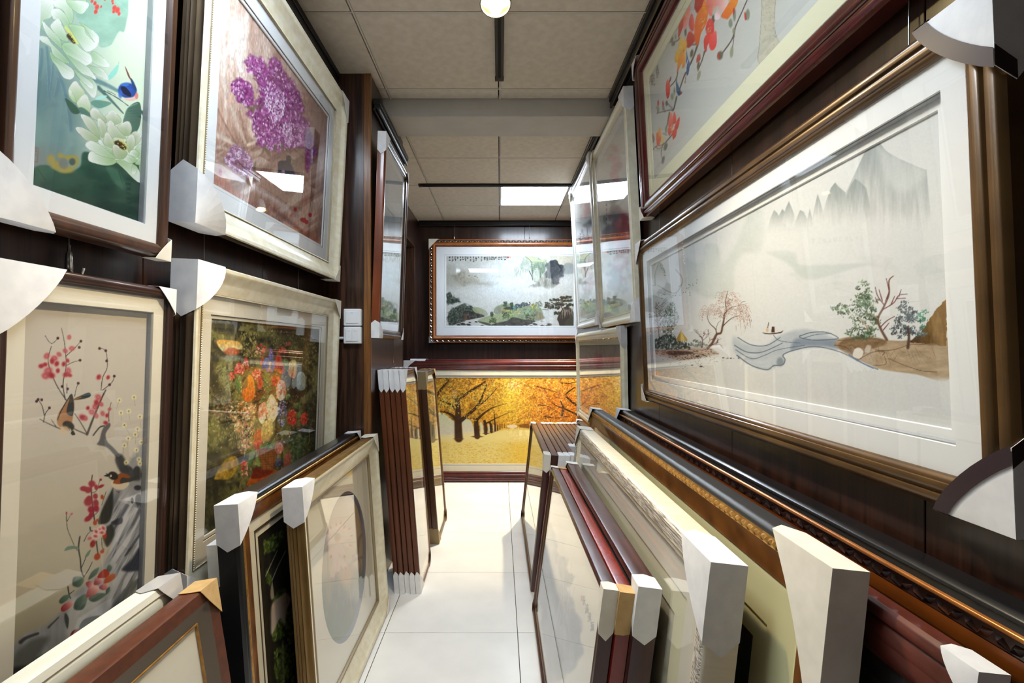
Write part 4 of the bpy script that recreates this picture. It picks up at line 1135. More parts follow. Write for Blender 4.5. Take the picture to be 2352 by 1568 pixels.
    c.poly([(585, 800), (600, 780), (605, 820), (580, 830), (570, 800)], (170, 80, 30), .9, 8)
    # iris
    for p in [[(570, 230), (595, 300), (575, 350), (550, 310)], [(490, 400), (520, 330), (560, 340), (540, 400), (500, 440)], [(560, 350), (610, 360), (600, 440), (570, 470)], [(530, 360), (560, 380), (555, 460), (530, 440)]]:
        c.poly(p, (64, 66, 130), .95, 8, g=(p[0][0], p[0][1], p[2][0], p[2][1], (110, 112, 170)))
    c.line([(565, 370), (562, 430)], 16, 10, (190, 150, 60), .9)
    c.dabs([(640, 730), (700, 720), (715, 830), (690, 970), (640, 930), (625, 850)], 90, [(70, 70, 110), (104, 104, 140), (150, 150, 176)], 6, 11, .9, a=.9)
    c.dabs([(620, 1260), (660, 1250), (660, 1330), (620, 1320)], 24, [(54, 54, 90), (80, 80, 120)], 7, 12, .9)
    WARM = [(206, 190, 150), (176, 140, 96), (196, 120, 90), (150, 130, 80), (120, 112, 66)]
    c.dabs([(240, 720), (440, 760), (430, 900), (330, 1060), (240, 1020), (180, 860)], 230, WARM, 7, 16, .55, a=.8)
    c.dabs([(300, 960), (420, 940), (400, 1120), (330, 1220), (260, 1180)], 130, [(206, 190, 160), (190, 110, 90), (120, 120, 120), (150, 140, 96)], 6, 13, .5, (40, 140), .8)
    c.dabs([(300, 1280), (360, 1290), (360, 1420), (310, 1440)], 34, [(190, 70, 60), (214, 140, 120), (150, 40, 36)], 8, 15, .6)
    for p in [[(520, 470), (560, 480), (580, 600), (540, 660), (510, 560)], [(460, 740), (510, 660), (530, 690), (490, 740)], [(690, 340), (730, 350), (730, 430), (700, 440)], [(790, 760), (850, 730), (840, 790), (800, 800)], [(810, 850), (870, 800), (850, 860), (830, 890)], [(470, 1130), (540, 1110), (580, 1090), (560, 1150), (480, 1165)], [(440, 1240), (460, 1200), (490, 1220), (485, 1310), (450, 1330)], [(560, 1150), (600, 1090), (590, 1230), (560, 1230)], [(700, 680), (750, 660), (730, 720)], [(380, 1190), (420, 1180), (400, 1300), (360, 1330)], [(250, 490), (300, 500), (290, 660), (250, 620)]]:
        c.poly(p, (104, 124, 66), .92, 8, g=(p[0][0], p[0][1], p[2][0], p[2][1], (60, 92, 50)))
    c.poly([(450, 1180), (600, 1170), (620, 1240), (590, 1360), (500, 1380), (480, 1300)], (112, 62, 26), .9, 12)
    for k in range(7): c.line([(470, 1205 + 22 * k), (600, 1195 + 22 * k)], 7, 7, (74, 38, 16), .7)
    for k in range(8): c.line([(480 + 16 * k, 1190), (490 + 13 * k, 1350)], 5, 5, (160, 100, 46), .5)
    c.poly([(350, 1510), (480, 1460), (620, 1390), (600, 1360), (430, 1390), (380, 1440)], (150, 66, 14), .95, 10)
    c.poly([(390, 1440), (430, 1340), (500, 1360), (600, 1370), (500, 1430)], (92, 26, 10), .9, 14)
    for k in range(16):
        c.line([(250 + 14 * k, 960 + 20 * (k % 6)), (230 + 16 * k, 1110 + 22 * (k % 7))], 5, 3, (150, 144, 104), .6)
    c.line([(430, 1160), (340, 1340), (270, 1560)], 12, 8, (110, 106, 70), .7)
    c.line([(960, 890), (930, 990), (925, 1110)], 7, 5, (150, 140, 90), .7)
    # loose petals and leaves between the blooms
    ALL = [(260, 340), (560, 260), (760, 330), (820, 560), (840, 900), (700, 1180), (520, 1180), (360, 1080), (240, 860), (220, 560)]
    c.dabs(ALL, 420, [(206, 150, 110), (176, 60, 46), (120, 134, 70), (84, 104, 48), (214, 186, 130), (150, 30, 28), (66, 60, 30), (196, 110, 70), (140, 150, 96)], 4, 11, .45, (30, 150), .8)
    c.dabs([(40, 420), (240, 380), (230, 1100), (40, 1240)], 260, [(112, 118, 72), (84, 84, 46), (140, 140, 98), (50, 46, 26), (130, 92, 70)], 5, 13, .45, (20, 160), .75)
    c.dabs([(440, 60), (1010, 110), (1010, 380), (840, 420), (600, 240)], 240, [(92, 88, 44), (120, 112, 60), (60, 52, 26), (136, 126, 74)], 5, 12, .5, (40, 140), .7)
    c.dabs([(760, 700), (1000, 560), (1000, 1160), (760, 1300)], 200, [(70, 78, 40), (92, 104, 56), (40, 40, 22), (110, 112, 66)], 5, 13, .5, (40, 140), .7)
    for (a, b, r, cc) in [(590, 800, 78, [(222, 214, 172), (206, 198, 150), (232, 226, 190)]), (665, 630, 62, [(226, 170, 140), (238, 216, 186), (206, 130, 100)]), (495, 840, 60, [(214, 170, 140), (230, 214, 190), (196, 120, 90)]), (645, 1165, 46, [(190, 140, 120), (160, 90, 80)])]:
        c.bloom(a, b, r, cc, .55, core=(170, 90, 40))
    c.grain(3, 4.5, .26, 230)
    c.c = c.c * 1.25 + 8

def paint_magnolia(c):
    x, y = c.x, c.y
    c.fill((196, 196, 186))
    c.blend((212, 214, 208), sstep(1650, 2000, x) * .7)
    c.blend((176, 176, 168), sstep(330, 430, y) * .3)
    c.frame(1470, 0, 3.92)
    # ornate stone stem, right
    c.poly([(1020, -400), (1250, -400), (1230, -60), (1220, 60), (1210, 200), (1225, 320), (1290, 440), (1330, 470), (1240, 640), (1160, 560), (1065, 560), (1075, 400), (1090, 200), (1090, 60), (1100, -60)], (196, 190, 168), .97, 8, tex=(40, 30, (26, 26, 26)))
    for k in range(90):
        q = (1100 + c.rng.rand() * 120, -300 + c.rng.rand() * 860)
        c.line([q, (q[0] + 12, q[1] + 10)], 5, 3, (150, 142, 116), .7)
    for p in [[(1230, -60), (1215, 60), (1210, 200), (1225, 320), (1290, 440), (1330, 475)], [(1095, -60), (1095, 120), (1075, 400), (1062, 540), (1110, 600)]]: c.line(p, 5, 5, (150, 142, 118), .9)
    BR = [([(270, 780), (330, 700), (350, 560), (420, 420), (520, 400)], 8, 14), ([(520, 400), (470, 540), (400, 680), (355, 810)], 16, 10), ([(330, 870), (300, 990), (270, 990), (150, 1020)], 13, 7), ([(300, 990), (240, 920)], 9, 6), ([(160, 1020), (150, 960)], 7, 6), ([(225, 1010), (210, 950)], 7, 6), ([(265, 1010), (250, 1100), (230, 1180)], 11, 8), ([(290, 1210), (210, 1300), (140, 1320), (75, 1410)], 11, 5), ([(210, 1290), (190, 1380), (210, 1460)], 7, 5), ([(140, 1320), (170, 1340), (200, 1320)], 9, 6), ([(210, 1200), (240, 1220)], 8, 6),
          ([(580, 460), (560, 540), (520, 640)], 11, 6), ([(990, -60), (930, 80), (860, 240), (830, 350), (740, 480)], 8, 12), ([(860, 240), (840, 380), (830, 440)], 7, 5), ([(270, 380), (330, 370), (360, 340)], 11, 8), ([(600, 430), (520, 640)], 6, 5)]
    for p, a, b in BR: c.line(p, a, b, (88, 76, 66), .95)
    for (a, b, rx, ry, an, col) in [(285, 350, 16, 24, 0, 0), (300, 395, 16, 20, 40, 0), (320, 330, 10, 26, 0, 1), (465, 480, 14, 36, 10, 0), (525, 590, 12, 36, 10, 0), (530, 680, 14, 44, 15, 1), (720, 500, 26, 40, 10, 0), (815, 210, 18, 40, 0, 2), (850, 130, 14, 60, 0, 2), (845, 280, 14, 30, 0, 1), (825, 470, 16, 50, 5, 1), (970, 130, 18, 50, 0, 2), (660, 170, 14, 36, 0, 0), (240, 930, 12, 24, 0, 0), (290, 870, 14, 30, 0, 1), (265, 1060, 14, 36, 10, 0), (235, 1170, 12, 34, 0, 1), (230, 1320, 16, 36, 15, 0), (208, 1440, 12, 36, 10, 0), (120, 1250, 10, 34, 0, 0), (165, 985, 10, 26, 0, 1), (207, 970, 10, 24, 0, 1), (310, 820, 8, 40, 0, 1), (410, 290, 10, 36, 0, 0)]:
        c.ell(a, b, rx, ry, [(84, 84, 66), (140, 142, 112), (120, 132, 110)][col], .92, .3, an)
    def pet(p, c1=(204, 52, 40), c2=(226, 96, 60)):
        c.poly(p, c1, .97, 7, g=(p[0][0], p[0][1], p[len(p) // 2][0], p[len(p) // 2][1], c2))
    for p, a, b in [([(345, 340), (350, 200), (370, 60), (400, -80), (440, 0), (420, 140), (380, 260)], (196, 52, 30), (214, 80, 50)), ([(430, 430), (420, 340), (450, 280), (500, 340), (470, 400)], (176, 40, 34), (206, 70, 60)),
                    ([(390, 100), (400, -60), (450, -40), (450, 120), (410, 260), (390, 240)], (228, 90, 70), (244, 170, 160)), ([(440, 200), (465, 120), (490, 190), (480, 280), (450, 260)], (214, 56, 56), (240, 130, 120)), ([(490, 60), (520, -80), (590, -60), (560, 60), (520, 120)], (170, 30, 28), (196, 60, 50)),
                    ([(500, 400), (490, 260), (510, 140), (560, 60), (610, 60), (600, 200), (550, 300), (530, 390)], (214, 92, 28), (236, 140, 50)), ([(560, 60), (580, 0), (600, 40), (600, 130)], (240, 160, 40), (236, 140, 50)),
                    ([(600, 80), (610, -80), (700, -120), (790, -60), (780, 60), (740, 100), (700, 60), (660, 90), (640, 150)], (232, 120, 104), (248, 214, 206)), ([(670, 170), (690, 90), (720, 110), (715, 170)], (246, 226, 224), (244, 200, 196)), ([(730, 150), (760, 90), (850, -40), (880, 20), (800, 160), (770, 170)], (222, 110, 40), (236, 150, 60)),
                    ([(590, 260), (620, 170), (660, 190), (665, 280), (620, 330)], (206, 46, 50), (226, 84, 84)), ([(575, 420), (580, 340), (620, 300), (660, 330), (610, 400), (595, 470)], (204, 44, 40), (232, 84, 76)), ([(630, 440), (620, 360), (670, 280), (690, 300), (688, 400), (660, 450)], (220, 58, 60), (240, 110, 104)),
                    ([(300, 200), (310, 140), (335, 130), (330, 180)], (240, 226, 160), (244, 236, 190)), ([(240, 280), (255, 225), (270, 250), (255, 300)], (228, 110, 90), (236, 160, 140)),
                    ([(310, 540), (330, 450), (350, 440), (340, 560)], (232, 176, 50), (240, 200, 90)), ([(345, 450), (360, 350), (385, 330), (395, 440)], (226, 180, 70), (240, 206, 120)), ([(380, 440), (395, 360), (420, 370), (415, 450)], (236, 170, 60), (240, 196, 90)), ([(335, 650), (345, 520), (380, 440), (400, 520), (360, 600)], (222, 130, 30), (240, 170, 50)), ([(380, 600), (390, 500), (410, 460), (405, 580), (385, 615)], (230, 140, 36), (244, 190, 80)),
                    ([(245, 890), (230, 800), (245, 715), (270, 760), (265, 850)], (214, 56, 48), (236, 110, 96)), ([(262, 740), (270, 700), (282, 690), (275, 730)], (110, 50, 44), (140, 60, 50)), ([(160, 960), (155, 920), (165, 900), (172, 930)], (190, 40, 50), (206, 60, 60)), ([(205, 960), (200, 920), (207, 905), (216, 940)], (180, 40, 50), (200, 70, 66)),
                    ([(255, 1140), (260, 1060), (280, 1010), (300, 1080), (290, 1150)], (226, 92, 80), (240, 150, 130)), ([(295, 1110), (305, 1010), (320, 1030), (325, 1100)], (206, 60, 46), (226, 100, 80)), ([(310, 1150), (340, 1070), (358, 1060), (350, 1130), (320, 1190)], (200, 56, 46), (226, 96, 76)), ([(295, 1250), (290, 1180), (330, 1160), (325, 1220), (305, 1250)], (196, 50, 40), (222, 90, 70)), ([(260, 1220), (250, 1160), (290, 1150), (280, 1200)], (206, 66, 50), (226, 100, 80)),
                    ([(150, 1300), (145, 1210), (170, 1190), (190, 1240), (170, 1310)], (214, 84, 46), (230, 120, 60)), ([(165, 1210), (175, 1145), (190, 1180), (190, 1230)], (236, 150, 50), (240, 176, 80)), ([(190, 1270), (195, 1220), (215, 1270), (205, 1290)], (236, 190, 90), (240, 206, 120)), ([(95, 1240), (105, 1200), (122, 1215), (115, 1245)], (160, 50, 50), (180, 70, 60)), ([(508, 560), (515, 500), (540, 485), (545, 530), (525, 555)], (190, 44, 44), (170, 130, 110)), ([(700, 530), (700, 490), (715, 480), (715, 530)], (190, 50, 50), (170, 60, 56)), ([(940, 120), (950, 110), (960, 170), (945, 180)], (196, 50, 50), (180, 60, 60)), ([(835, 130), (840, 75), (850, 75), (850, 120)], (190, 44, 50), (170, 50, 50))]:
        pet(p, a, b)
    for p in [[(420, -300), (560, -400), (640, -240), (560, -100), (440, -120)], [(640, -260), (800, -380), (880, -200), (760, -120)], [(300, -120), (380, -260), (420, -120), (350, -30)]]: pet(p)
    for (a, b, r) in [(415, 130, 24), (560, 200, 26), (625, 275, 24), (675, 80, 24), (370, 430, 14), (290, 1150, 14)]:
        for k in range(16): c.ell(a + c.rng.randn() * r * .5, b + c.rng.randn() * r, 4, 4, (226, 206, 150), .9)
    # two blue birds
    c.poly([(420, 450), (430, 520), (445, 560), (445, 620), (430, 680), (412, 650), (415, 560)], (66, 108, 150), .98, 5, g=(420, 480, 430, 680, (52, 84, 124))); c.line([(412, 640), (418, 590), (430, 540)], 8, 5, (230, 232, 232), .9); c.line([(412, 690), (405, 750)], 7, 3, (130, 40, 40), .9)
    c.poly([(325, 680), (335, 740), (360, 800), (370, 840), (350, 862), (330, 830), (325, 780)], (56, 96, 130), .98, 5); c.ell(370, 835, 9, 14, (170, 50, 60), .9, .3)
    # two characters and a seal
    chun = [[(.2, .1), (.8, .05)], [(.22, .22), (.78, .18)], [(.05, .36), (.95, .3)], [(.5, .0), (.42, .3), (.1, .62)], [(.55, .32), (.95, .6)], [(.32, .55), (.32, 1)], [(.32, .55), (.7, .52), (.7, 1)], [(.34, .75), (.68, .73)], [(.34, .97), (.68, .95)]]
    yan = [[(.05, .15), (.45, .1)], [(.05, .38), (.45, .33)], [(.0, .6), (.5, .55)], [(.25, .0), (.25, 1)], [(.65, .0), (.5, .25)], [(.62, .12), (.9, .1), (.8, .3)], [(.58, .35), (.92, .32), (.9, .6)], [(.58, .35), (.58, .9), (1.0, .92), (1.0, .8)], [(.6, .6), (.9, .58)]]
    c.glyph(chun, 140, 590, 34, 110, 7, (56, 54, 54)); c.glyph(yan, 92, 670, 38, 105, 7, (56, 54, 54))
    c.poly([(70, 750), (84, 742), (84, 820), (68, 838)], (196, 92, 84), .9, 3, False)
    m = c.c.mean(1, keepdims=True); c.c = np.where(c.c.max(1, keepdims=True) - c.c.min(1, keepdims=True) > 40, (m + (c.c - m) * 1.2) * .94, c.c)

def mist_hill(c, pts, col, col2, soft=10, a=.9):
    P = np.array(pts); c.poly(pts, col, a, soft, g=(P[:, 0].mean(), P[:, 1].min(), P[:, 0].mean(), P[:, 1].max(), col2))

def paint_river(c):
    x, y = c.x, c.y
    BG = (213, 217, 218)
    c.fill(BG)
    c.blend((206, 207, 205), sstep(800, 1000, y) * .6)
    c.blend((200, 196, 178), sstep(1720, 1500, x) * sstep(800, 900, y) * .5)
    c.frame(1440, 400, 1.9605)
    n = fbm(c.x / 40, c.y / 30, 44)
    # far mist mountains
    c.poly([(220, 400), (260, 375), (330, 400), (350, 320), (410, 320), (430, 400), (480, 330), (530, 220), (560, 150), (610, 170), (620, 260), (600, 350), (520, 360), (480, 440), (480, 520), (380, 560), (280, 520), (230, 540), (250, 460)], (190, 200, 198), .6, 24, tex=(60, 50, (20, 20, 20)))
    c.poly([(630, 350), (750, 350), (770, 400), (830, 410), (1100, 400), (1000, 430), (860, 470), (790, 465), (720, 400)], (186, 196, 194), .65, 18)
    c.line([(220, 430), (250, 470), (240, 510), (215, 535), (180, 520), (130, 500), (90, 510)], 4, 3, (140, 152, 154), .8)
    c.poly([(120, 520), (220, 540), (180, 560), (90, 545)], (190, 198, 194), .7, 12)
    for p in [[(80, 500), (120, 390), (130, 385), (125, 440), (110, 500)], [(130, 520), (122, 460), (140, 400), (152, 400), (170, 450), (200, 520), (205, 540)]]: mist_hill(c, p, (168, 172, 170), (222, 222, 220), 6)
    c.line([(128, 500), (126, 450), (142, 402)], 5, 3, (128, 134, 132), .7); c.line([(140, 500), (180, 525), (205, 535)], 3, 3, (120, 128, 128), .7)
    c.dabs([(146, 400), (156, 398), (180, 455), (170, 460)], 40, [(110, 116, 104), (140, 144, 132)], 2, 3.2, .8); c.dabs([(80, 415), (92, 410), (95, 440), (82, 430)], 20, [(110, 116, 110)], 2, 3, .8)
    # peaks, upper right
    c.frame(0, 0, 1.0)
    big = [(1880, 560), (1925, 480), (1958, 410), (1985, 352), (2008, 322), (2022, 328), (2040, 348), (2078, 368), (2128, 388), (2140, 520), (2060, 560), (1980, 570)]
    c.poly(big, (150, 161, 163), .97, 3, False, g=(2005, 335, 1995, 520, (214, 216, 216)), tex=(7, 60, (40, 38, 38)))
    c.poly([(2010, 324), (2030, 342), (2125, 392), (2080, 440), (2040, 420), (2020, 370)], (214, 219, 219), .55, 26)
    c.line([(2126, 388), (2078, 368), (2040, 348), (2022, 328), (2008, 322)], 3, 2, (226, 230, 230), .7)
    for h in [[(1758, 545), (1770, 500), (1778, 482), (1786, 490), (1793, 510), (1796, 548)], [(1774, 540), (1786, 500), (1797, 480), (1808, 492), (1820, 520), (1822, 550)], [(1796, 510), (1804, 480), (1812, 462), (1818, 476), (1825, 495), (1824, 530)], [(1814, 555), (1826, 510), (1838, 482), (1846, 486), (1855, 505), (1860, 545)], [(1853, 510), (1857, 492), (1860, 480), (1864, 496), (1868, 515), (1864, 535)], [(1864, 510), (1872, 470), (1878, 445), (1884, 462), (1890, 485), (1890, 512)], [(1886, 508), (1898, 460), (1908, 432), (1918, 419), (1928, 430), (1942, 442), (1946, 490), (1920, 520)], [(1922, 515), (1938, 465), (1952, 428), (1964, 410), (1976, 418), (1990, 432), (2002, 490), (1970, 530)]]:
        P = np.array(h, float)
        c.poly(h, (140, 151, 151), .95, 2.5, False, g=(P[:, 0].mean(), P[:, 1].min(), P[:, 0].mean(), P[:, 1].max() - 10, (210, 212, 212)), tex=(4, 30, (34, 34, 34)))
    c.blend(BG, sstep(470, 545, y) * sstep(600, 545, y) * sstep(1720, 1780, x) * .95)
    c.blend((196, 202, 202), sstep(.5, .75, n) * sstep(560, 600, y) * sstep(700, 640, y) * sstep(1700, 1800, x) * .4)
    # birds
    c.frame(1470, 600, 5.6)
    for q in [(735, 238), (728, 280), (682, 313), (676, 292), (645, 315), (630, 300), (628, 338), (620, 358), (602, 346), (640, 405), (642, 435), (586, 397), (556, 401), (513, 438), (518, 308), (505, 325), (468, 412), (460, 438), (424, 440), (411, 461), (322, 394), (315, 427), (297, 424), (280, 440), (284, 476), (240, 432), (155, 482), (150, 496)]:
        c.ell(q[0], q[1], 6, 4.5, (40, 42, 46), .95, .3, 30)
    # ground, left
    c.poly([(110, 1130), (330, 1130), (600, 1110), (870, 1110), (960, 1150), (1010, 1190), (900, 1210), (700, 1250), (500, 1270), (330, 1230), (140, 1160)], (172, 150, 132), .75, 40, tex=(40, 20, (60, 60, 60)))
    c.poly([(330, 1170), (420, 1150), (640, 1160), (660, 1190), (420, 1210)], (52, 42, 38), .85, 20)
    c.dabs([(130, 1140), (900, 1120), (1010, 1190), (800, 1240), (480, 1270), (200, 1200)], 260, [(70, 56, 46), (110, 86, 72), (50, 44, 40), (140, 110, 92)], 5, 12, .45, (-20, 30), .75)
    c.dabs([(300, 1220), (900, 1220), (1200, 1240), (800, 1350), (520, 1370), (280, 1290)], 90, [(80, 76, 60), (100, 80, 66), (70, 66, 56)], 3, 9, .5, (-20, 20), .7)
    for q in [(735, 1225, 18), (785, 1350, 20), (1070, 1240, 14), (1130, 1245, 10), (1170, 1246, 12), (1205, 1248, 8), (1268, 1245, 12), (710, 1430, 6), (550, 1380, 8), (820, 1360, 8), (670, 1335, 14)]: c.ell(q[0], q[1], q[2], q[2] * .55, (44, 40, 36), .9, .3)
    # trees, left
    for k in range(46): c.branch(250 + c.rng.randn() * 4, 880 - k * 7, 90 + (-1) ** k * c.rng.uniform(20, 55), 50 + c.rng.rand() * 40, 4, (112, 92, 84), 1, 30)
    c.line([(258, 1090), (240, 900), (215, 700), (205, 540)], 9, 4, (84, 66, 58), .95)
    c.dabs([(280, 880), (310, 640), (400, 520), (440, 530), (470, 640), (520, 740), (440, 860), (400, 930), (300, 920)], 420, [(66, 88, 62), (96, 122, 84), (46, 58, 48), (130, 150, 110), (84, 80, 66)], 5, 13, .4, (50, 130), .75)
    c.line([(350, 950), (360, 800), (420, 560)], 7, 4, (60, 56, 46), .8); c.line([(400, 920), (420, 800), (500, 720)], 6, 3, (60, 56, 46), .8)
    c.dabs([(120, 1110), (140, 1030), (280, 960), (330, 940), (440, 940), (480, 1020), (600, 1060), (660, 1060), (640, 1120), (300, 1130)], 330, [(44, 56, 50), (58, 72, 62), (36, 42, 40), (80, 92, 80)], 7, 18, .6, (60, 120), .7)
    c.dabs([(620, 1090), (700, 1000), (860, 1060), (880, 1110)], 90, [(120, 130, 124), (80, 90, 84), (150, 158, 152)], 8, 18, .6, a=.5)
    # gold pavilion
    c.poly([(528, 884), (540, 910), (610, 1005), (612, 1022), (460, 1022), (460, 1008), (515, 910)], (176, 140, 62), 1, 3, False, g=(470, 1000, 610, 1000, (196, 164, 84)))
    c.poly([(528, 890), (548, 930), (575, 1020), (525, 1020)], (236, 212, 140), .8, 14)
    for xx in (502, 545, 575, 596): c.line([(xx, 1022), (xx, 1075)], 5, 5, (44, 38, 32), .9)
    c.line([(500, 1062), (600, 1066)], 5, 5, (44, 38, 32), .9)
    # willow
    c.line([(870, 1115), (930, 1050), (985, 940), (1040, 920), (1060, 840), (1080, 740), (1085, 680), (1110, 630), (1100, 520), (1130, 380)], 34, 7, (92, 66, 46), .97)
    for p, a, b in [([(985, 940), (970, 870), (900, 800), (870, 720), (890, 620)], 14, 5), ([(1060, 840), (1130, 770), (1200, 720), (1290, 700)], 14, 5), ([(1085, 680), (1160, 600), (1240, 575), (1330, 560)], 10, 4), ([(1080, 740), (1040, 700), (1030, 620)], 7, 4), ([(975, 890), (1000, 800), (1040, 760)], 6, 4), ([(1105, 600), (1160, 540), (1200, 480)], 6, 3), ([(1290, 560), (1310, 525), (1365, 515)], 6, 3)]: c.line(p, a, b, (84, 62, 48), .95)
    for k in range(210):
        z = [(890, 640, 90, 60), (1130, 420, 70, 80), (1080, 560, 60, 80), (1290, 600, 80, 50), (1290, 720, 80, 60), (960, 640, 60, 60), (1200, 520, 60, 60), (1180, 640, 60, 50)][k % 8]
        a, b = z[0] + c.rng.randn() * z[2] * .6, z[1] + c.rng.randn() * z[3] * .6
        s = 1 if a > z[0] else -1
        if z[0] > 1200: s = 1
        L = 60 + c.rng.rand() * (130 if z[0] > 1200 else 50)
        c.line([(a, b), (a + s * 26, b - 14), (a + s * 50, b + 10), (a + s * 66, b + L)], 4, 2, [(164, 128, 116), (190, 160, 148), (120, 92, 80), (206, 186, 176)][c.rng.randint(4)], .75)
    for (a, b, an, L) in [(800, 1000, 100, 50), (790, 970, 150, 90), (800, 990, 60, 80), (800, 1020, 40, 90), (930, 1070, 20, 90), (880, 1050, 70, 80), (980, 1070, 60, 60)]: c.branch(a, b, an, L, 6, (96, 56, 62), 2, 30)
    c.line([(795, 1110), (805, 1020), (780, 960)], 11, 7, (80, 50, 50), .95); c.line([(930, 1075), (1020, 1065), (1070, 1120)], 7, 4, (120, 60, 74), .9)
    c.poly([(198, 1385), (215, 1385), (217, 1462), (200, 1462)], (196, 100, 92), .85, 4, False)
    # boat, water
    c.frame(1440, 400, 1.9605)
    c.poly([(610, 712), (640, 716), (690, 710), (704, 702), (690, 716), (630, 720)], (60, 40, 36), .97, 2)
    c.poly([(650, 712), (652, 686), (664, 686), (666, 712)], (74, 44, 40), .97, 2, False); c.ell(632, 700, 6, 11, (206, 178, 140), .95, .3); c.line([(634, 690), (638, 668)], 3, 3, (50, 40, 38), .9)
    c.poly([(480, 730), (540, 765), (620, 770), (680, 730), (760, 700), (830, 700), (940, 740), (960, 760), (960, 785), (900, 775), (830, 778), (760, 790), (705, 812), (710, 850), (680, 862), (640, 880), (580, 870), (510, 830), (480, 790)], (178, 188, 196), .85, 18, tex=(40, 20, (24, 24, 24)))
    c.poly([(760, 740), (840, 745), (960, 745), (960, 785), (880, 775), (800, 775), (740, 790)], (120, 134, 150), .8, 22)
    for p, w in [([(500, 735), (560, 768), (630, 770), (690, 735)], 4), ([(485, 770), (540, 800), (610, 800), (700, 760)], 4), ([(490, 790), (560, 830), (620, 815), (680, 790), (800, 770)], 3), ([(495, 815), (560, 860), (630, 880), (660, 862), (700, 858), (712, 835), (704, 812), (760, 790), (850, 776), (960, 800), (1060, 850), (1130, 878)], 5), ([(780, 728), (830, 712), (900, 712), (952, 738), (900, 745), (830, 746), (780, 735), (780, 725)], 4), ([(790, 740), (850, 722), (920, 716)], 3), ([(660, 725), (690, 750), (780, 760)], 3)]:
        c.line(p, w, w * .8, (78, 94, 116), .85)
    c.ell(690, 845, 16, 20, (96, 112, 124), .6, .4)
    # rocks, right
    c.poly([(935, 765), (960, 740), (1040, 730), (1130, 740), (1240, 750), (1440, 735), (1450, 925), (1300, 900), (1180, 885), (1120, 870), (1020, 825), (960, 790)], (170, 150, 122), .97, 8, tex=(40, 16, (50, 46, 40)))
    c.poly([(1000, 735), (1120, 735), (1170, 760), (1080, 800), (1040, 840), (1010, 810), (950, 775)], (122, 98, 70), .9, 12, tex=(20, 10, (60, 50, 40)))
    c.poly([(1270, 756), (1290, 738), (1320, 720), (1340, 690), (1360, 655), (1390, 612), (1440, 560), (1440, 775), (1340, 762)], (74, 54, 30), .96, 4, False, g=(1290, 740, 1390, 690, (130, 98, 50)), tex=(10, 30, (50, 44, 30)), rough=(12, 5))
    for k in range(40): c.line([(1010 + 9.3 * k, 775 + k * 37 % 60), (1030 + 9.3 * k, 790 + k * 37 % 70)], 3, 1.5, (120, 98, 74) if k % 2 else (204, 190, 166), .5)
    c.poly([(1018, 820), (1024, 790), (1045, 780), (1065, 800), (1050, 830)], (222, 220, 212), .9, 6); c.poly([(1070, 800), (1080, 770), (1100, 775), (1090, 800)], (216, 210, 200), .7, 8)
    for p, w in [([(1050, 830), (1110, 800), (1200, 790), (1290, 765), (1390, 770)], 4), ([(1180, 830), (1250, 860), (1330, 885), (1395, 890)], 3), ([(1110, 860), (1165, 855), (1160, 820)], 3), ([(1120, 790), (1160, 800), (1150, 815)], 4), ([(935, 770), (980, 775), (1010, 800)], 4), ([(950, 748), (1000, 745), (1060, 735)], 3)]: c.line(p, w, w * .6, (92, 70, 52), .8)
    c.line([(1000, 812), (1060, 850), (1110, 875)], 5, 3, (70, 100, 160), .8); c.blend(BG, sstep(905, 935, c.sy) * sstep(1080, 1160, c.sx) * .8)
    # trees, right
    def crown(p, cols, k):
        c.clumps(p, max(6, k // 7), cols, 8, 2.2, 5.5, 14)
    GR_ = [(74, 98, 76), (54, 78, 58), (110, 132, 98), (90, 112, 88), (130, 146, 118)]
    for p, k in [([(1030, 545), (1058, 485), (1080, 495), (1110, 560), (1090, 610), (1030, 600)], 130), ([(920, 605), (960, 580), (1000, 590), (1010, 640), (950, 625)], 70), ([(1000, 640), (1040, 570), (1110, 590), (1130, 650), (1120, 720), (1010, 725), (990, 690)], 240), ([(985, 730), (1020, 690), (1120, 700), (1130, 740), (1040, 745)], 120), ([(1060, 520), (1120, 540), (1110, 640), (1070, 640)], 90)]: crown(p, GR_, k)
    BL = [(70, 82, 88), (54, 64, 72), (96, 108, 112), (84, 96, 100)]
    for p, k in [([(1210, 600), (1240, 565), (1290, 560), (1300, 620), (1300, 720), (1230, 720), (1195, 690)], 210), ([(1180, 740), (1200, 690), (1290, 690), (1290, 740)], 90)]: crown(p, BL, k)
    crown([(1310, 640), (1330, 605), (1350, 630), (1345, 690), (1315, 690)], [(50, 110, 84), (70, 130, 100), (90, 140, 118)], 60); crown([(1290, 700), (1340, 690), (1350, 720), (1290, 740)], [(120, 140, 140), (90, 110, 110)], 40)
    c.line([(1170, 745), (1140, 690), (1130, 650), (1155, 600), (1180, 540), (1180, 480), (1200, 458)], 12, 4, (104, 76, 58), .97)
    for p in [[(1150, 610), (1200, 580), (1225, 545), (1262, 540)], [(1160, 590), (1130, 550), (1118, 508)], [(1225, 548), (1235, 520)], [(1180, 520), (1168, 470)], [(1165, 570), (1180, 530)], [(1140, 690), (1170, 660), (1205, 640)], [(1130, 580), (1118, 555)], [(1215, 560), (1255, 558)], [(1190, 585), (1205, 550)], [(1155, 700), (1180, 670)], [(1150, 570), (1135, 520)]]: c.line(p, 5, 3, (112, 62, 66), .95)
    c.grain(3.2, 3.2, .02, 210)
    c.line([(1265, 780), (1270, 730), (1265, 690)], 14, 8, (80, 60, 50), .95); c.line([(1090, 700), (1060, 660), (1050, 650)], 6, 5, (180, 150, 130), .9); c.line([(1130, 650), (1090, 625)], 5, 4, (150, 130, 110), .9)

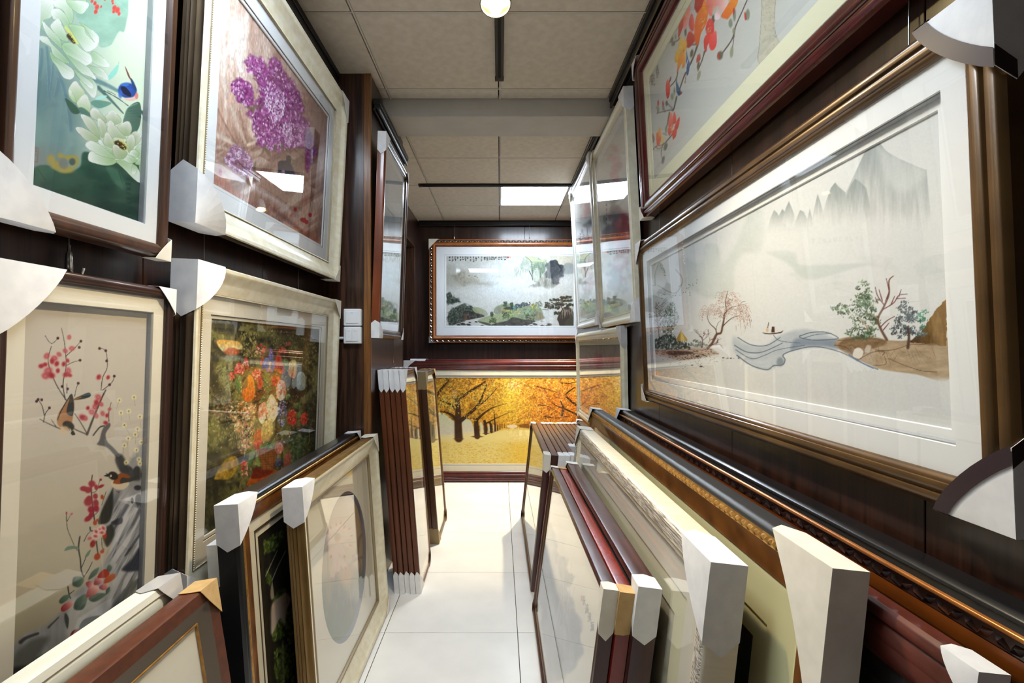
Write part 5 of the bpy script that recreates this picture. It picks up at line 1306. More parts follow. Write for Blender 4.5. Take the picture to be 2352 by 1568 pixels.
def paint_gorge(c):
    """misty gorge on the back wall"""
    x, y = c.x, c.y
    c.fill((212, 214, 208))
    c.frame(1020, 570, 7.467)
    n = fbm(c.sx / 260, c.sy / 120, 51)
    X, Y = c.sx, c.sy
    c.blend((176, 174, 160), sstep(900, 200, X) * sstep(250, 500, Y) * sstep(760, 560, Y) * .8)
    c.blend((222, 232, 236), np.exp(-((X - 1050) / 420) ** 2 - ((Y - 560) / 280) ** 2) * .95)
    c.blend((226, 218, 190), sstep(1600, 2100, X) * sstep(420, 150, Y) * .7)
    c.blend((188, 190, 180), sstep(.5, .72, n) * .35)
    c.poly([(130, 490), (230, 420), (290, 400), (380, 450), (480, 500), (700, 600), (820, 640), (500, 640), (250, 600)], (166, 162, 146), .75, 90, tex=(50, 40, (60, 60, 56)), rough=(80, 50))
    c.line([(250, 400), (420, 500), (640, 580), (820, 640)], 10, 6, (196, 190, 170), .6); c.ell(100, 330, 120, 50, (176, 176, 166), .5, .8)
    for e in [(430, 470, 16, 12), (535, 480, 24, 14), (570, 500, 12, 10), (260, 430, 30, 50)]: c.ell(*e, (128, 128, 110), .7, .5)
    # cliffs
    c.poly([(1180, 420), (1220, 310), (1260, 310), (1290, 340), (1330, 240), (1380, 130), (1440, 140), (1480, 240), (1470, 420), (1440, 520), (1250, 500)], (190, 204, 188), .85, 24, g=(1350, 150, 1300, 520, (214, 220, 210)), tex=(14, 90, (80, 76, 76)), rough=(50, 30))
    c.poly([(1380, 130), (1560, 140), (1700, 200), (1760, 200), (1740, 340), (1680, 470), (1620, 560), (1540, 560), (1510, 460), (1480, 240)], (186, 204, 176), .9, 20, g=(1500, 150, 1640, 480, (108, 130, 112)), tex=(30, 60, (90, 86, 80)), rough=(50, 24))
    c.poly([(1540, 360), (1630, 360), (1640, 520), (1600, 570), (1520, 540)], (206, 212, 200), .85, 16, tex=(16, 100, (50, 46, 44)))
    for k in range(5): c.line([(1500, 240 + 36 * k), (1600, 236 + 30 * k), (1720, 250 + 26 * k)], 8, 5, (104, 132, 112), .7)
    c.poly([(1380, 130), (1480, 140), (1640, 200), (1740, 180), (1700, 230), (1500, 220)], (212, 218, 170), .7, 20)
    c.line([(1460, 390), (1500, 470), (1520, 550)], 16, 8, (64, 70, 60), .85)
    for k in range(10): c.line([(1350 + 14 * k, 170 + 8 * k), (1345 + 12 * k, 420)], 4, 3, (130, 142, 130), .5)
    c.poly([(1460, 660), (1560, 600), (1680, 500), (1760, 330), (1800, 260), (1880, 220), (1960, 270), (2060, 340), (2000, 500), (1960, 600), (1880, 660), (1780, 690), (1700, 650), (1600, 660)], (156, 156, 146), .9, 40, tex=(20, 120, (110, 106, 100)), rough=(60, 40))
    c.poly([(1750, 330), (1800, 250), (1890, 210), (1980, 270), (2060, 340), (2010, 480), (1960, 600), (1880, 600), (1830, 500), (1760, 480)], (72, 78, 84), .92, 40, tex=(26, 80, (90, 90, 90)), rough=(60, 60))
    c.dabs([(1760, 260), (1900, 200), (2050, 320), (1960, 360)], 60, [(58, 66, 72), (84, 92, 96)], 14, 30, .8, a=.7)
    for k in range(16): c.line([(1680 + 13 * k, 500 + 70 * c.rng.rand()), (1650 + 14 * k + 14 * c.rng.randn(), 620 + 50 * c.rng.rand())], 7, 3, (84, 80, 72) if k % 2 else (196, 194, 184), .55)
    for k in range(70):
        a0 = 1200 + c.rng.rand() * 290; b0 = 180 + (1480 - a0) * .5 + c.rng.rand() * 150
        c.line([(a0, b0), (a0 - 8 + c.rng.randn() * 8, b0 + 50 + 70 * c.rng.rand())], 5, 2, [(120, 134, 122), (226, 230, 222), (148, 160, 146)][k % 3], .55)
    for k in range(46):
        a0 = 1500 + c.rng.rand() * 200; b0 = 230 + c.rng.rand() * 200
        c.line([(a0, b0), (a0 + 12 * c.rng.randn(), b0 + 40 + 60 * c.rng.rand())], 5, 2, [(96, 116, 100), (214, 220, 206), (70, 88, 76)][k % 3], .5)
    c.line([(1385, 135), (1470, 200), (1500, 250), (1490, 330), (1520, 400), (1510, 470), (1525, 540)], 9, 6, (70, 80, 70), .75)
    for k in range(60):
        a0 = 1770 + c.rng.rand() * 250; b0 = 250 + c.rng.rand() * 260
        c.line([(a0, b0), (a0 - 6, b0 + 30 + 40 * c.rng.rand())], 7, 3, [(52, 58, 66), (104, 110, 114), (80, 86, 92)][k % 3], .5)
    c.poly([(2050, 300), (2100, 250), (2240, 280), (2240, 420), (2060, 440)], (150, 158, 158), .75, 40)
    c.blend((220, 224, 222), np.exp(-((X - 2150) / 180) ** 2 - ((Y - 560) / 90) ** 2) * .8)
    c.blend((224, 228, 226), np.exp(-((X - 1500) / 320) ** 2 - ((Y - 720) / 60) ** 2) * .8)
    # left trees and rocks
    for p, k in [([(50, 800), (100, 760), (150, 830), (260, 890), (280, 920), (120, 940), (50, 940)], 150), ([(120, 1040), (240, 1000), (330, 960), (380, 1040), (330, 1300), (100, 1300), (60, 1180)], 420), ([(340, 1000), (450, 990), (560, 1060), (600, 1120), (480, 1120)], 140)]:
        c.poly(p, (66, 76, 72), .85, 50, rough=(50, 50)); c.dabs(p, int(k * 1.6), [(52, 62, 58), (74, 86, 78), (104, 118, 98), (44, 50, 50), (120, 130, 110)], 7, 17, .7, a=.7)
    c.poly([(480, 1040), (560, 1010), (700, 1060), (750, 1130), (700, 1160), (560, 1120)], (158, 170, 130), .92, 16, g=(560, 1020, 740, 1140, (176, 176, 160)))
    c.poly([(320, 1090), (400, 1070), (520, 1100), (700, 1160), (560, 1200), (330, 1230)], (76, 72, 66), .92, 14, tex=(24, 30, (110, 106, 100)))
    c.poly([(360, 1160), (390, 1150), (380, 1230), (350, 1240)], (132, 88, 60), .8, 16)
    # centre bank
    c.poly([(860, 1100), (880, 1010), (1000, 960), (1140, 950), (1300, 1000), (1500, 980), (1640, 1010), (1720, 1180), (1600, 1240), (1200, 1220), (1000, 1180)], (150, 164, 130), .92, 26, tex=(50, 40, (60, 60, 50)))
    c.poly([(580, 1240), (760, 1160), (1000, 1120), (1150, 1200), (1000, 1260), (780, 1290)], (166, 178, 138), .95, 16); c.poly([(860, 1110), (890, 1010), (980, 1020), (960, 1120)], (150, 152, 138), .8, 16, tex=(16, 60, (60, 60, 56)))
    for e, col in [((1200, 1030, 44, 36), (110, 150, 150)), ((1280, 990, 50, 34), (84, 104, 110)), ((1400, 960, 80, 34), (84, 96, 96)), ((1070, 1070, 80, 34), (176, 160, 100)), ((1160, 1120, 60, 60), (164, 182, 120)), ((1270, 1090, 46, 40), (180, 176, 130)), ((1410, 1110, 80, 60), (136, 168, 136)), ((1550, 1110, 80, 60), (130, 158, 126)), ((1550, 990, 46, 40), (190, 190, 110)), ((1060, 1160, 60, 60), (92, 112, 84)), ((840, 1240, 60, 40), (96, 112, 76)), ((1050, 960, 30, 40), (90, 104, 84)), ((1160, 970, 20, 36), (80, 96, 76)), ((820, 1130, 20, 40), (84, 98, 80)), ((1480, 1180, 80, 50), (112, 110, 92)), ((1620, 960, 60, 50), (150, 160, 140))]:
        c.dabs([(e[0] - e[2], e[1] - e[3]), (e[0] + e[2], e[1] - e[3]), (e[0] + e[2], e[1] + e[3]), (e[0] - e[2], e[1] + e[3])], 60, [col, tuple(v * .72 for v in col), tuple(min(v * 1.14, 240) for v in col)], 6, 15, .8, a=.75)
    c.poly([(1020, 1030), (1100, 1000), (1180, 1020), (1180, 1050), (1060, 1050)], (60, 66, 58), .8, 12)
    c.poly([(800, 1310), (1080, 1240), (1180, 1180), (1360, 1220), (1560, 1240), (1500, 1300), (1280, 1360), (900, 1370)], (86, 84, 78), .95, 18, tex=(40, 30, (60, 60, 60)))
    c.poly([(1560, 1100), (1640, 1090), (1730, 1190), (1620, 1240)], (150, 142, 118), .9, 16, tex=(14, 60, (60, 60, 50)))
    c.poly([(580, 1250), (780, 1290), (780, 1330), (620, 1280)], (84, 82, 74), .9, 12)
    # water
    for (a, b, r) in [(420, 1310, 40), (660, 1330, 36), (440, 1270, 24), (330, 1300, 44), (250, 1310, 30), (550, 1260, 26), (1500, 1340, 46), (1560, 1300, 40), (1690, 1330, 40), (1680, 1250, 30), (1800, 1340, 60), (1390, 1350, 36), (1080, 1355, 40), (700, 1365, 40), (850, 1360, 30), (1810, 1300, 40)]:
        c.ell(a, b, r, r * .5, (58, 56, 52), .9, .4, 10); c.line([(a - r, b - r * .5), (a, b - r * .7), (a + r, b - r * .2)], 9, 6, (236, 238, 236), .9)
    c.poly([(1660, 1230), (1880, 1160), (1900, 1230), (1980, 1290), (1760, 1290), (1560, 1290)], (228, 230, 226), .7, 40); c.poly([(1700, 1060), (1860, 1060), (1840, 1180), (1720, 1180)], (216, 222, 220), .8, 20)
    # right pine and rock
    c.poly([(1940, 1200), (2000, 1080), (2060, 1010), (2160, 1020), (2240, 1160), (2240, 1370), (2020, 1370), (1960, 1260)], (66, 62, 54), .96, 14)
    for k in range(22): c.line([(2010 + 9 * k, 1030 + 80 * c.rng.rand()), (1990 + 10 * k + 20 * c.rng.randn(), 1120 + 90 * c.rng.rand())], 13, 5, (176, 164, 142) if k % 3 else (110, 100, 84), .7)
    c.poly([(2100, 1230), (2240, 1190), (2240, 1370), (2070, 1370)], (84, 84, 70), .9, 12)
    c.line([(2040, 1060), (1990, 960), (1960, 900)], 20, 10, (84, 60, 46), .9); c.line([(1990, 960), (2080, 900)], 14, 9, (84, 60, 46), .9); c.line([(1980, 970), (1850, 980)], 12, 6, (84, 60, 46), .9)
    for (a, b, rx) in [(2090, 840, 100), (2100, 900, 110), (1890, 885, 90), (1860, 950, 130), (1800, 1000, 80), (1980, 960, 80), (1900, 1020, 90), (2160, 970, 70), (1950, 1110, 60)]:
        c.dabs([(a - rx, b - 22), (a + rx, b - 22), (a + rx * .9, b + 24), (a - rx * .9, b + 24)], 44, [(62, 62, 48), (84, 84, 64), (48, 50, 42)], 10, 22, .6, (-20, 20), .8)
    c.line([(1690, 1050), (1790, 1055)], 9, 9, (70, 66, 60), .8)
    c.grain(2, 3, .06, 250)
    c.c *= .93
    # inscription and seal
    cols = [(80, 2), (130, 2), (178, 2), (222, 1), (268, 2), (310, 1.5), (352, 2), (392, 1), (440, 2), (490, 2.2), (534, 2), (575, 1), (628, 2), (682, 1.6), (725, 2), (770, 1.4), (806, 1.4), (842, 1.5), (870, 1), (925, 1.4), (968, 1.5), (1010, .4), (1032, 1.5), (1062, 1)]
    for (a, k) in cols:
        b = 138
        while k > 0.2:
            hh = 40 * min(k, 1); c.scribble(a, b, 34, hh, 7, (36, 34, 34)); b += 44; k -= 1
    c.poly([(1092, 138), (1114, 138), (1114, 170), (1092, 170)], (206, 70, 58), .95, 4, False); c.poly([(1124, 146), (1140, 146), (1140, 164), (1124, 164)], (214, 110, 96), .9, 4, False)

def paint_autumn(c):
    x, y = c.x, c.y
    c.fill((214, 168, 60))
    c.frame(990, 860, 6.918)
    X, Y = c.sx, c.sy
    n = fbm(X / 70, Y / 60, 61); n2 = fbm(X / 24, Y / 20, 64)
    # meadow
    hor = np.where(X < 1300, 840 + (1300 - X) * .10, 840)
    g = sstep(hor - 20, hor + 60, Y)
    # foliage
    c.blend((226, 160, 48), np.ones_like(X))
    c.blend((176, 130, 40), sstep(1100, 200, X) * .75)
    c.blend((224, 120, 36), sstep(1500, 2000, X) * sstep(200, 420, Y) * .7)
    c.blend((250, 220, 90), np.exp(-((X - 1330) / 260) ** 2 - ((Y - 260) / 420) ** 2) * .9)
    c.blend((92, 66, 22), sstep(.5, .32, n) * .55 * sstep(1250, 800, X))
    c.blend((120, 60, 20), sstep(.48, .3, n) * .5 * sstep(1350, 1700, X))
    c.blend((236, 190, 90), sstep(.55, .75, n2) * .7)
    c.blend((96, 66, 22), sstep(.45, .25, n2) * .5)
    c.blend((236, 226, 190), np.exp(-((X - 1320) / 110) ** 2 - ((Y - 170) / 70) ** 2) * .6)
    # clearings under the trees on the left
    c.poly([(90, 640), (200, 620), (330, 720), (370, 760), (370, 1000), (100, 1020)], (206, 212, 176), .95, 20, g=(200, 650, 200, 980, (226, 220, 206)))
    c.poly([(500, 720), (560, 700), (650, 760), (680, 960), (520, 1000), (490, 800)], (212, 214, 186), .95, 16, g=(600, 720, 600, 960, (232, 224, 204)))
    c.poly([(780, 760), (820, 790), (830, 920), (790, 930)], (222, 220, 190), .9, 12); c.poly([(905, 800), (925, 800), (935, 900), (910, 900)], (226, 222, 190), .85, 8); c.poly([(985, 800), (1000, 800), (1005, 880), (990, 880)], (226, 216, 180), .8, 8)
    c.blend((246, 226, 140), g)
    c.blend((238, 226, 196), g * sstep(1000, 300, X) * sstep(1120, 900, Y) * .8)
    c.blend((248, 228, 150), g * np.exp(-((X - 1320) / 360) ** 2 - ((Y - 980) / 160) ** 2))
    n3 = fbm(X / 34, Y / 11, 68)
    c.blend((224, 166, 60), g * sstep(.54, .70, n3) * sstep(1000, 1150, Y) * .6)
    c.blend((222, 200, 110), g * sstep(.48, .3, n3) * sstep(1000, 1200, Y) * .5)
    c.blend((240, 196, 60), g * sstep(900, 1500, X) * sstep(1000, 1150, Y) * .6)
    # leaf dabs
    c.dabs([(60, 100), (1250, 100), (1150, 560), (700, 700), (480, 640), (100, 620)], 1500, [(190, 126, 38), (222, 160, 54), (128, 88, 26), (240, 190, 80), (160, 104, 32), (200, 190, 72)], 6, 14, .5, a=.75)
    c.dabs([(1250, 100), (2320, 100), (2320, 700), (1500, 800), (1300, 700)], 1900, [(222, 130, 38), (240, 160, 56), (186, 86, 26), (248, 190, 80), (206, 108, 36), (250, 214, 124)], 6, 14, .5, a=.75)
    c.grain(2.6, 2.2, .32, 240, (1 - g * .85) * (1 - sstep(600, 680, Y) * sstep(1250, 1150, X) * .9))
    DK = (58, 38, 24)
    for p, a, b in [([(440, 1010), (430, 800), (430, 640), (425, 480), (400, 380)], 130, 60), ([(430, 760), (350, 660), (240, 600), (150, 590)], 60, 14), ([(460, 740), (560, 660), (700, 540), (800, 380), (880, 160)], 70, 18), ([(400, 560), (300, 470), (190, 420), (100, 390)], 40, 12), ([(60, 380), (170, 220), (280, 100)], 50, 22), ([(440, 400), (600, 280), (760, 180), (860, 110)], 40, 24), ([(700, 520), (860, 420), (1060, 200)], 26, 10), ([(480, 700), (620, 640)], 26, 14),
                    ([(735, 980), (720, 800), (720, 720)], 90, 60), ([(730, 740), (660, 690), (580, 700)], 36, 12), ([(730, 720), (860, 600), (1000, 520), (1200, 460)], 40, 8), ([(870, 930), (865, 800), (850, 740)], 56, 40), ([(870, 780), (980, 720), (1130, 650), (1320, 570)], 22, 6), ([(960, 910), (950, 800), (930, 760)], 46, 26), ([(1020, 890), (1015, 770), (1000, 600)], 34, 12), ([(1060, 880), (1060, 800)], 24, 18), ([(1095, 870), (1095, 790)], 18, 12), ([(1130, 850), (1130, 780)], 12, 10), ([(1165, 840), (1165, 780)], 9, 8),
                    ([(1650, 180), (1800, 220), (2000, 280)], 14, 8), ([(2060, 130), (2200, 140), (2320, 110)], 16, 10), ([(2300, 480), (2200, 400), (2140, 320), (2230, 240), (2290, 200)], 34, 16), ([(2320, 640), (2160, 560), (2000, 500), (1920, 440)], 30, 10), ([(2080, 640), (2100, 540), (2060, 420)], 44, 16), ([(1700, 480), (1850, 500), (1960, 560)], 12, 7), ([(1800, 660), (1980, 690), (2200, 660)], 16, 8), ([(1900, 800), (1900, 700)], 12, 8)]:
        c.line(p, a, b, DK, .93, .25)
    for (a, b, r) in [(440, 1020, 78), (735, 985, 90), (875, 935, 56), (965, 912, 46), (1025, 895, 34)]: c.ell(a, b, r, r * .16, (96, 58, 26), .85, .4)
    c.blend((250, 214, 70), np.exp(-((X - 1250) / 260) ** 2 - ((Y - 480) / 260) ** 2) * .4)
    c.poly([(1400, 800), (1540, 780), (1560, 850), (1420, 835)], (110, 66, 30), .7, 20)
    c.poly([(1210, 830), (1230, 800), (1350, 800), (1370, 835), (1290, 850)], (250, 232, 206), .9, 14)
    c.dabs([(60, 100), (1200, 100), (1100, 560), (700, 640), (100, 600)], 420, [(214, 150, 52), (236, 186, 78), (176, 120, 40), (206, 190, 80)], 5, 11, .5, a=.85)
    c.dabs([(1300, 100), (2320, 100), (2320, 680), (1400, 720)], 520, [(236, 150, 50), (248, 190, 84), (214, 110, 40)], 5, 11, .5, a=.85)
    c.dabs([(100, 340), (480, 320), (480, 450), (380, 600), (100, 480)], 110, [(196, 190, 84), (216, 206, 110)], 8, 15, .5, a=.85)
    c.dabs([(560, 300), (900, 120), (1060, 140), (900, 420), (740, 560)], 130, [(190, 186, 76), (206, 196, 96), (226, 206, 96)], 7, 14, .5, a=.8)
    c.dabs([(480, 620), (700, 640), (720, 740), (600, 720)], 40, [(206, 190, 96), (190, 120, 50)], 7, 13, .5, a=.8)

def paint_ovallotus(c):
    x, y = c.x, c.y
    c.fill((206, 192, 164))
    c.frame(560, 1160, 3.843)
    X, Y = c.sx, c.sy
    n = fbm(X / 40, Y / 160, 71)
    c.blend((206, 178, 156), np.exp(-((X - 850) / 160) ** 2 - ((Y - 200) / 220) ** 2) * .6)
    c.blend((132, 142, 128), sstep(560, 760, Y) * .75)
    c.blend((96, 116, 112), np.exp(-((X - 860) / 90) ** 2 - ((Y - 740) / 130) ** 2) * .85)
    c.blend((160, 168, 140), sstep(900, 1100, Y) * .7)
    c.poly([(800, 570), (1010, 560), (1070, 700), (1040, 800), (980, 900), (880, 860), (780, 780)], (92, 110, 108), .7, 90)
    c.blend((176, 184, 160), sstep(.55, .75, n) * sstep(520, 700, Y) * .4)
    for k in range(12): c.line([(900, 680), (780 + 28 * k, 560 + 330 * abs(math.sin(k * .9)))], 4, 2, (170, 176, 156), .35)
    for p, w in [([(740, 340), (742, 600), (730, 900)], 12), ([(870, 420), (920, 620), (960, 1010)], 14), ([(760, 700), (740, 940)], 9)]: c.line(p, w, w * .7, (176, 160, 124), .8)
    for p, w in [([(920, 560), (960, 500), (1040, 460), (1080, 480)], 28), ([(970, 490), (960, 450), (975, 440), (985, 480)], 9), ([(1020, 480), (1030, 560), (980, 600)], 9), ([(1000, 420), (1020, 300), (1040, 260)], 26)]: c.line(p, w, w * .7, (140, 132, 124), .65, .8)
    c.ell(905, 610, 70, 90, (196, 168, 134), .9, .5)
    for (a, b, L, an) in [(825, 270, 100, 95), (825, 270, 120, 75), (830, 275, 100, 55), (835, 275, 120, 35), (830, 290, 120, 10), (820, 290, 110, 120), (815, 290, 90, 150), (810, 300, 110, 170), (820, 310, 130, -20), (815, 310, 120, 200), (820, 330, 140, -60), (815, 340, 130, -90), (810, 340, 120, -110), (800, 430, 120, -80), (820, 440, 160, -85), (800, 520, 130, -100), (850, 470, 100, -60), (740, 240, 70, 110), (730, 300, 70, 150)]:
        r = math.radians(an); tx, ty = a + L * math.cos(r), b - L * math.sin(r)
        c.ell((a + tx) / 2, (b + ty) / 2, L * .55, 24, (226, 196, 180), .85, .35, -an, (232, 212, 196))
        c.ell(tx, ty, 15, 8, (176, 88, 70), .8, .5, -an)
    c.ell(825, 280, 24, 36, (120, 112, 72), .95, .3, 10); c.ell(835, 300, 22, 40, (196, 140, 100), .6, .5, 30)
    m = c.c.mean(1, keepdims=True); c.c = (m + (c.c - m) * 1.6) * .78

def paint_garden(c):
    x, y = c.x, c.y
    c.fill((34, 34, 26))
    c.frame(560, 1160, 3.843)
    X, Y = c.sx, c.sy
    n = fbm(X / 40, Y / 60, 81); n2 = fbm(X / 14, Y / 26, 84)
    c.blend((20, 20, 18), sstep(.5, .35, n) * .7)
    for p, k in [([(170, 330), (340, 210), (350, 280), (280, 390), (180, 420)], 180), ([(240, 840), (330, 730), (400, 760), (330, 900), (250, 900)], 110), ([(250, 1100), (340, 1000), (360, 1150), (260, 1200)], 150), ([(360, 950), (440, 900), (470, 1150), (400, 1240), (370, 1100)], 220), ([(270, 1300), (340, 1220), (450, 1280), (430, 1500), (300, 1560), (270, 1450)], 340), ([(300, 1560), (450, 1500), (460, 1700), (300, 1750)], 120), ([(200, 560), (250, 640), (240, 700), (200, 680)], 40)]:
        c.dabs(p, k, [(84, 104, 34), (112, 132, 52), (60, 80, 28), (134, 148, 76), (48, 62, 24)], 7, 17, .45, (40, 120), .85)
    c.poly([(250, 870), (330, 800), (370, 770), (415, 830), (380, 930), (360, 1060), (320, 1000), (250, 1140), (240, 1030)], (206, 180, 160), .9, 20, g=(300, 850, 300, 1100, (222, 206, 190)))
    c.poly([(235, 780), (250, 680), (268, 800), (245, 830)], (196, 180, 156), .8, 10)
    for p in [[(195, 620), (240, 520), (298, 395)], [(250, 660), (300, 540), (370, 400)]]: c.line(p, 7, 5, (206, 200, 176), .9, curve=False)
    c.line([(180, 440), (300, 370)], 6, 4, (90, 96, 70), .6); c.line([(380, 780), (385, 860), (395, 910)], 5, 3, (150, 110, 60), .7)
    c.line([(345, 1200), (350, 1560)], 20, 20, (150, 140, 90), .6)

def paint_inkcliff(c):
    """grey ink cliffs, front frame of the low right-hand row"""
    x, y = c.x, c.y
    c.fill((218, 209, 178))
    c.frame(1180, 920, 2.42)
    X, Y = c.sx, c.sy
    n = fbm(X / 40, Y / 130, 91)
    c.blend((206, 206, 196), sstep(300, 180, X) * .5)
    mist = [(150, 720), (200, 690), (230, 760), (245, 860), (290, 880), (300, 960), (330, 970), (325, 1010), (300, 1030), (320, 1110), (360, 1190), (380, 1240), (360, 1300), (380, 1400), (330, 1480), (230, 1560), (150, 1500), (140, 1100), (120, 1020)]
    c.poly(mist, (96, 106, 114), .92, 26, tex=(18, 120, (80, 78, 76)), rough=(40, 18))
    c.poly([(255, 880), (285, 875), (300, 950), (330, 965), (325, 1010), (300, 1030), (270, 1010), (250, 950)], (44, 54, 64), .85, 16, rough=(16, 10))
    c.poly([(230, 1010), (290, 1050), (320, 1150), (360, 1230), (330, 1320), (260, 1240), (220, 1120)], (58, 68, 80), .7, 36, rough=(30, 16))
    c.poly([(300, 1180), (360, 1190), (380, 1260), (340, 1320), (300, 1270)], (116, 124, 132), .5, 30)
    for k in range(26): c.line([(180 + c.rng.rand() * 170, 860 + c.rng.rand() * 300), (170 + c.rng.rand() * 170, 1100 + c.rng.rand() * 330)], 5, 3, (150, 156, 160), .4)
    c.blend((214, 206, 178), sstep(1400, 1600, Y) * .6)
    yuan = [[(.0, .1), (.15, .2)], [(.0, .4), (.12, .5)], [(.02, .95), (.2, .6)], [(.3, .1), (1, .05)], [(.3, .1), (.2, .95)], [(.45, .3), (.85, .28), (.85, .6), (.45, .6), (.45, .3)], [(.45, .45), (.85, .44)], [(.65, .6), (.65, .95)], [(.45, .72), (.35, .9)], [(.85, .72), (.98, .9)]]
    yuan2 = [[(.1, .0), (.2, .12)], [(.0, .35), (.2, .33), (.08, .7)], [(.0, .9), (.3, .85), (1, .95)], [(.4, .1), (.9, .08)], [(.65, .0), (.65, .22)], [(.35, .22), (.98, .2)], [(.45, .35), (.85, .34), (.85, .5), (.45, .5), (.45, .35)], [(.65, .5), (.4, .75)], [(.65, .55), (.65, .8)], [(.7, .55), (.98, .8)]]
    liu = [[(.0, .1), (.15, .2)], [(.0, .4), (.12, .5)], [(.02, .95), (.2, .6)], [(.3, .18), (1, .14)], [(.62, .0), (.66, .14)], [(.55, .2), (.42, .42), (.9, .38)], [(.42, .5), (.3, .95)], [(.62, .5), (.62, .9)], [(.82, .5), (.82, .9), (1, .88)]]
    chang = [[(.3, .0), (.3, .45)], [(.3, .05), (.85, .03)], [(.3, .18), (.8, .16)], [(.3, .3), (.8, .28)], [(.0, .46), (1, .42)], [(.35, .46), (.35, .95), (.55, .82)], [(.85, .5), (.6, .62)], [(.55, .5), (1, .95)]]
    for gph, a, b in [(chang, 380, 1085), (liu, 398, 1130), (yuan2, 412, 1178), (yuan, 428, 1228)]:
        c.glyph(gph, a, b, 18, 52, 5, (40, 40, 46), .95)
    c.poly([(374, 1078), (381, 1085), (380, 1115), (373, 1108)], (190, 90, 90), .85, 3, False)

def paint_peony(c):
    """red peonies and ink leaves in the tall white frames"""
    c.fill((206, 206, 200))
    x, y = c.x, c.y
    x0, x1, y0, y1 = x.min(), x.max(), y.min(), y.max()
    n = fbm((x - x0) / 8, (y - y0) / 30, 101)
    def E(u, v, ru, rv, col, a): c.ell(x0 + u * (x1 - x0), y0 + v * (y1 - y0), ru * (x1 - x0), rv * (y1 - y0), col, a, .7)
    for k in range(70):
        E(.62 + c.rng.randn() * .12, .62 + c.rng.randn() * .09, .05 + c.rng.rand() * .06, .012 + c.rng.rand() * .014, [(160, 50, 66), (184, 84, 96), (140, 36, 54)][k % 3], .75)
        E(.45 + c.rng.randn() * .14, .55 + c.rng.randn() * .1, .05 + c.rng.rand() * .05, .01 + c.rng.rand() * .014, [(92, 94, 106), (120, 122, 132), (76, 80, 86)][k % 3], .6)
        E(.5 + c.rng.randn() * .12, .84 + c.rng.randn() * .05, .05, .012, [(120, 124, 128), (100, 104, 104)][k % 2], .5)
    for k in range(26): E(.5 + c.rng.randn() * .1, .25 + c.rng.randn() * .05, .06, .014, (200, 132, 140), .5)
    for k in range(9): c.scribble(x0 + .22 * (x1 - x0), y0 + (.42 + .025 * k) * (y1 - y0), 3, 6, 1.2, (70, 70, 70))

def paint_faded(c):
    c.fill((186, 172, 148))
    x, y = c.x, c.y
    n = fbm(x / 7, y / 40, 111)
    c.blend((170, 160, 150), sstep(870, 800, y) * .6)
    c.blend((190, 178, 130), sstep(1380, 1410, x) * sstep(860, 920, y) * .6)
    c.blend((150, 138, 130), sstep(.5, .7, n) * .5)
    for k in range(20): c.ell(1375 + c.rng.randn() * 4, 840 + c.rng.randn() * 12, 4, 8, (176, 118, 116), .4, .7)
    for k in range(14): c.line([(1345 + c.rng.rand() * 60, 800 + c.rng.rand() * 30), (1345 + c.rng.rand() * 60, 850 + c.rng.rand() * 30)], 2, 1, (140, 124, 120), .4)

def paint_mistpine(c):
    c.fill((206, 212, 212))
    x, y = c.x, c.y
    n = fbm(x / 12, y / 50, 121)
    c.blend((170, 182, 186), sstep(.45, .7, n) * sstep(330, 420, y) * sstep(700, 560, y) * .8)
    c.blend((150, 160, 160), sstep(660, 700, y) * sstep(760, 730, y) * .4)
    c.dabs([(872, 715), (890, 690), (915, 700), (922, 740), (872, 740)], 140, [(96, 104, 92), (120, 128, 114), (76, 82, 74)], 2, 5, .6)
    c.line([(872, 736), (900, 742), (925, 748)], 2, 1.5, (110, 112, 104), .7)
    for k in range(12): c.scribble(876 + 4 * k, 590, 3, 12, 1.2, (90, 90, 92))

def paint_sea(c):
    """shore scenes in the narrow left stack"""
    c.fill((176, 170, 140))
    x, y = c.x, c.y
    c.blend((150, 140, 96), sstep(1000, 880, y) * .7)
    n = fbm(x / 7, y / 22, 131)
    c.blend((110, 100, 70), sstep(.52, .7, n) * sstep(1010, 900, y) * .6)
    c.blend((206, 196, 120), sstep(1000, 1030, y) * sstep(1130, 1080, y) * .7)
    c.blend((214, 214, 208), sstep(1120, 1160, y))
    c.blend((186, 196, 200), sstep(1180, 1280, y) * .5)
    for k in range(10): c.line([(930 + 8 * k, 1000), (925 + 9 * k, 900 + 10 * (k % 3))], 3, 1.5, (96, 84, 60), .6)

def paint_plain(c):
    c.fill((206, 200, 176))
    n = fbm(c.x / 18, c.y / 18, 141)
    c.blend((150, 150, 110), sstep(.5, .7, n) * .6)

# ------------------------------------------------------------------ pictures on the left wall
def mid(a, b): return (a + b) / 2

def rail_round(W, T, r=0.012, inner=0.010, n=5):
    """rounded moulding: side, rounded nose, gentle slope to the sight edge"""
    return [(0, T), (0, r)] + arc(0, r, W * .45, 0, 0.004, n)[1:] + arc(W * .45, 0, W, inner, 0.003, n)[1:] + [(W, inner + .006)]

def rail_scoop(W, T, drop=0.026):
    """outer edge proud, long scooped slope down to the sight edge"""
    return [(0.0, 0.004), (0.003, 0.0), (0.012, 0.0)] + arc(0.012, 0.0, W, drop, -0.004, 8)[1:] + [(W, drop + .004)]

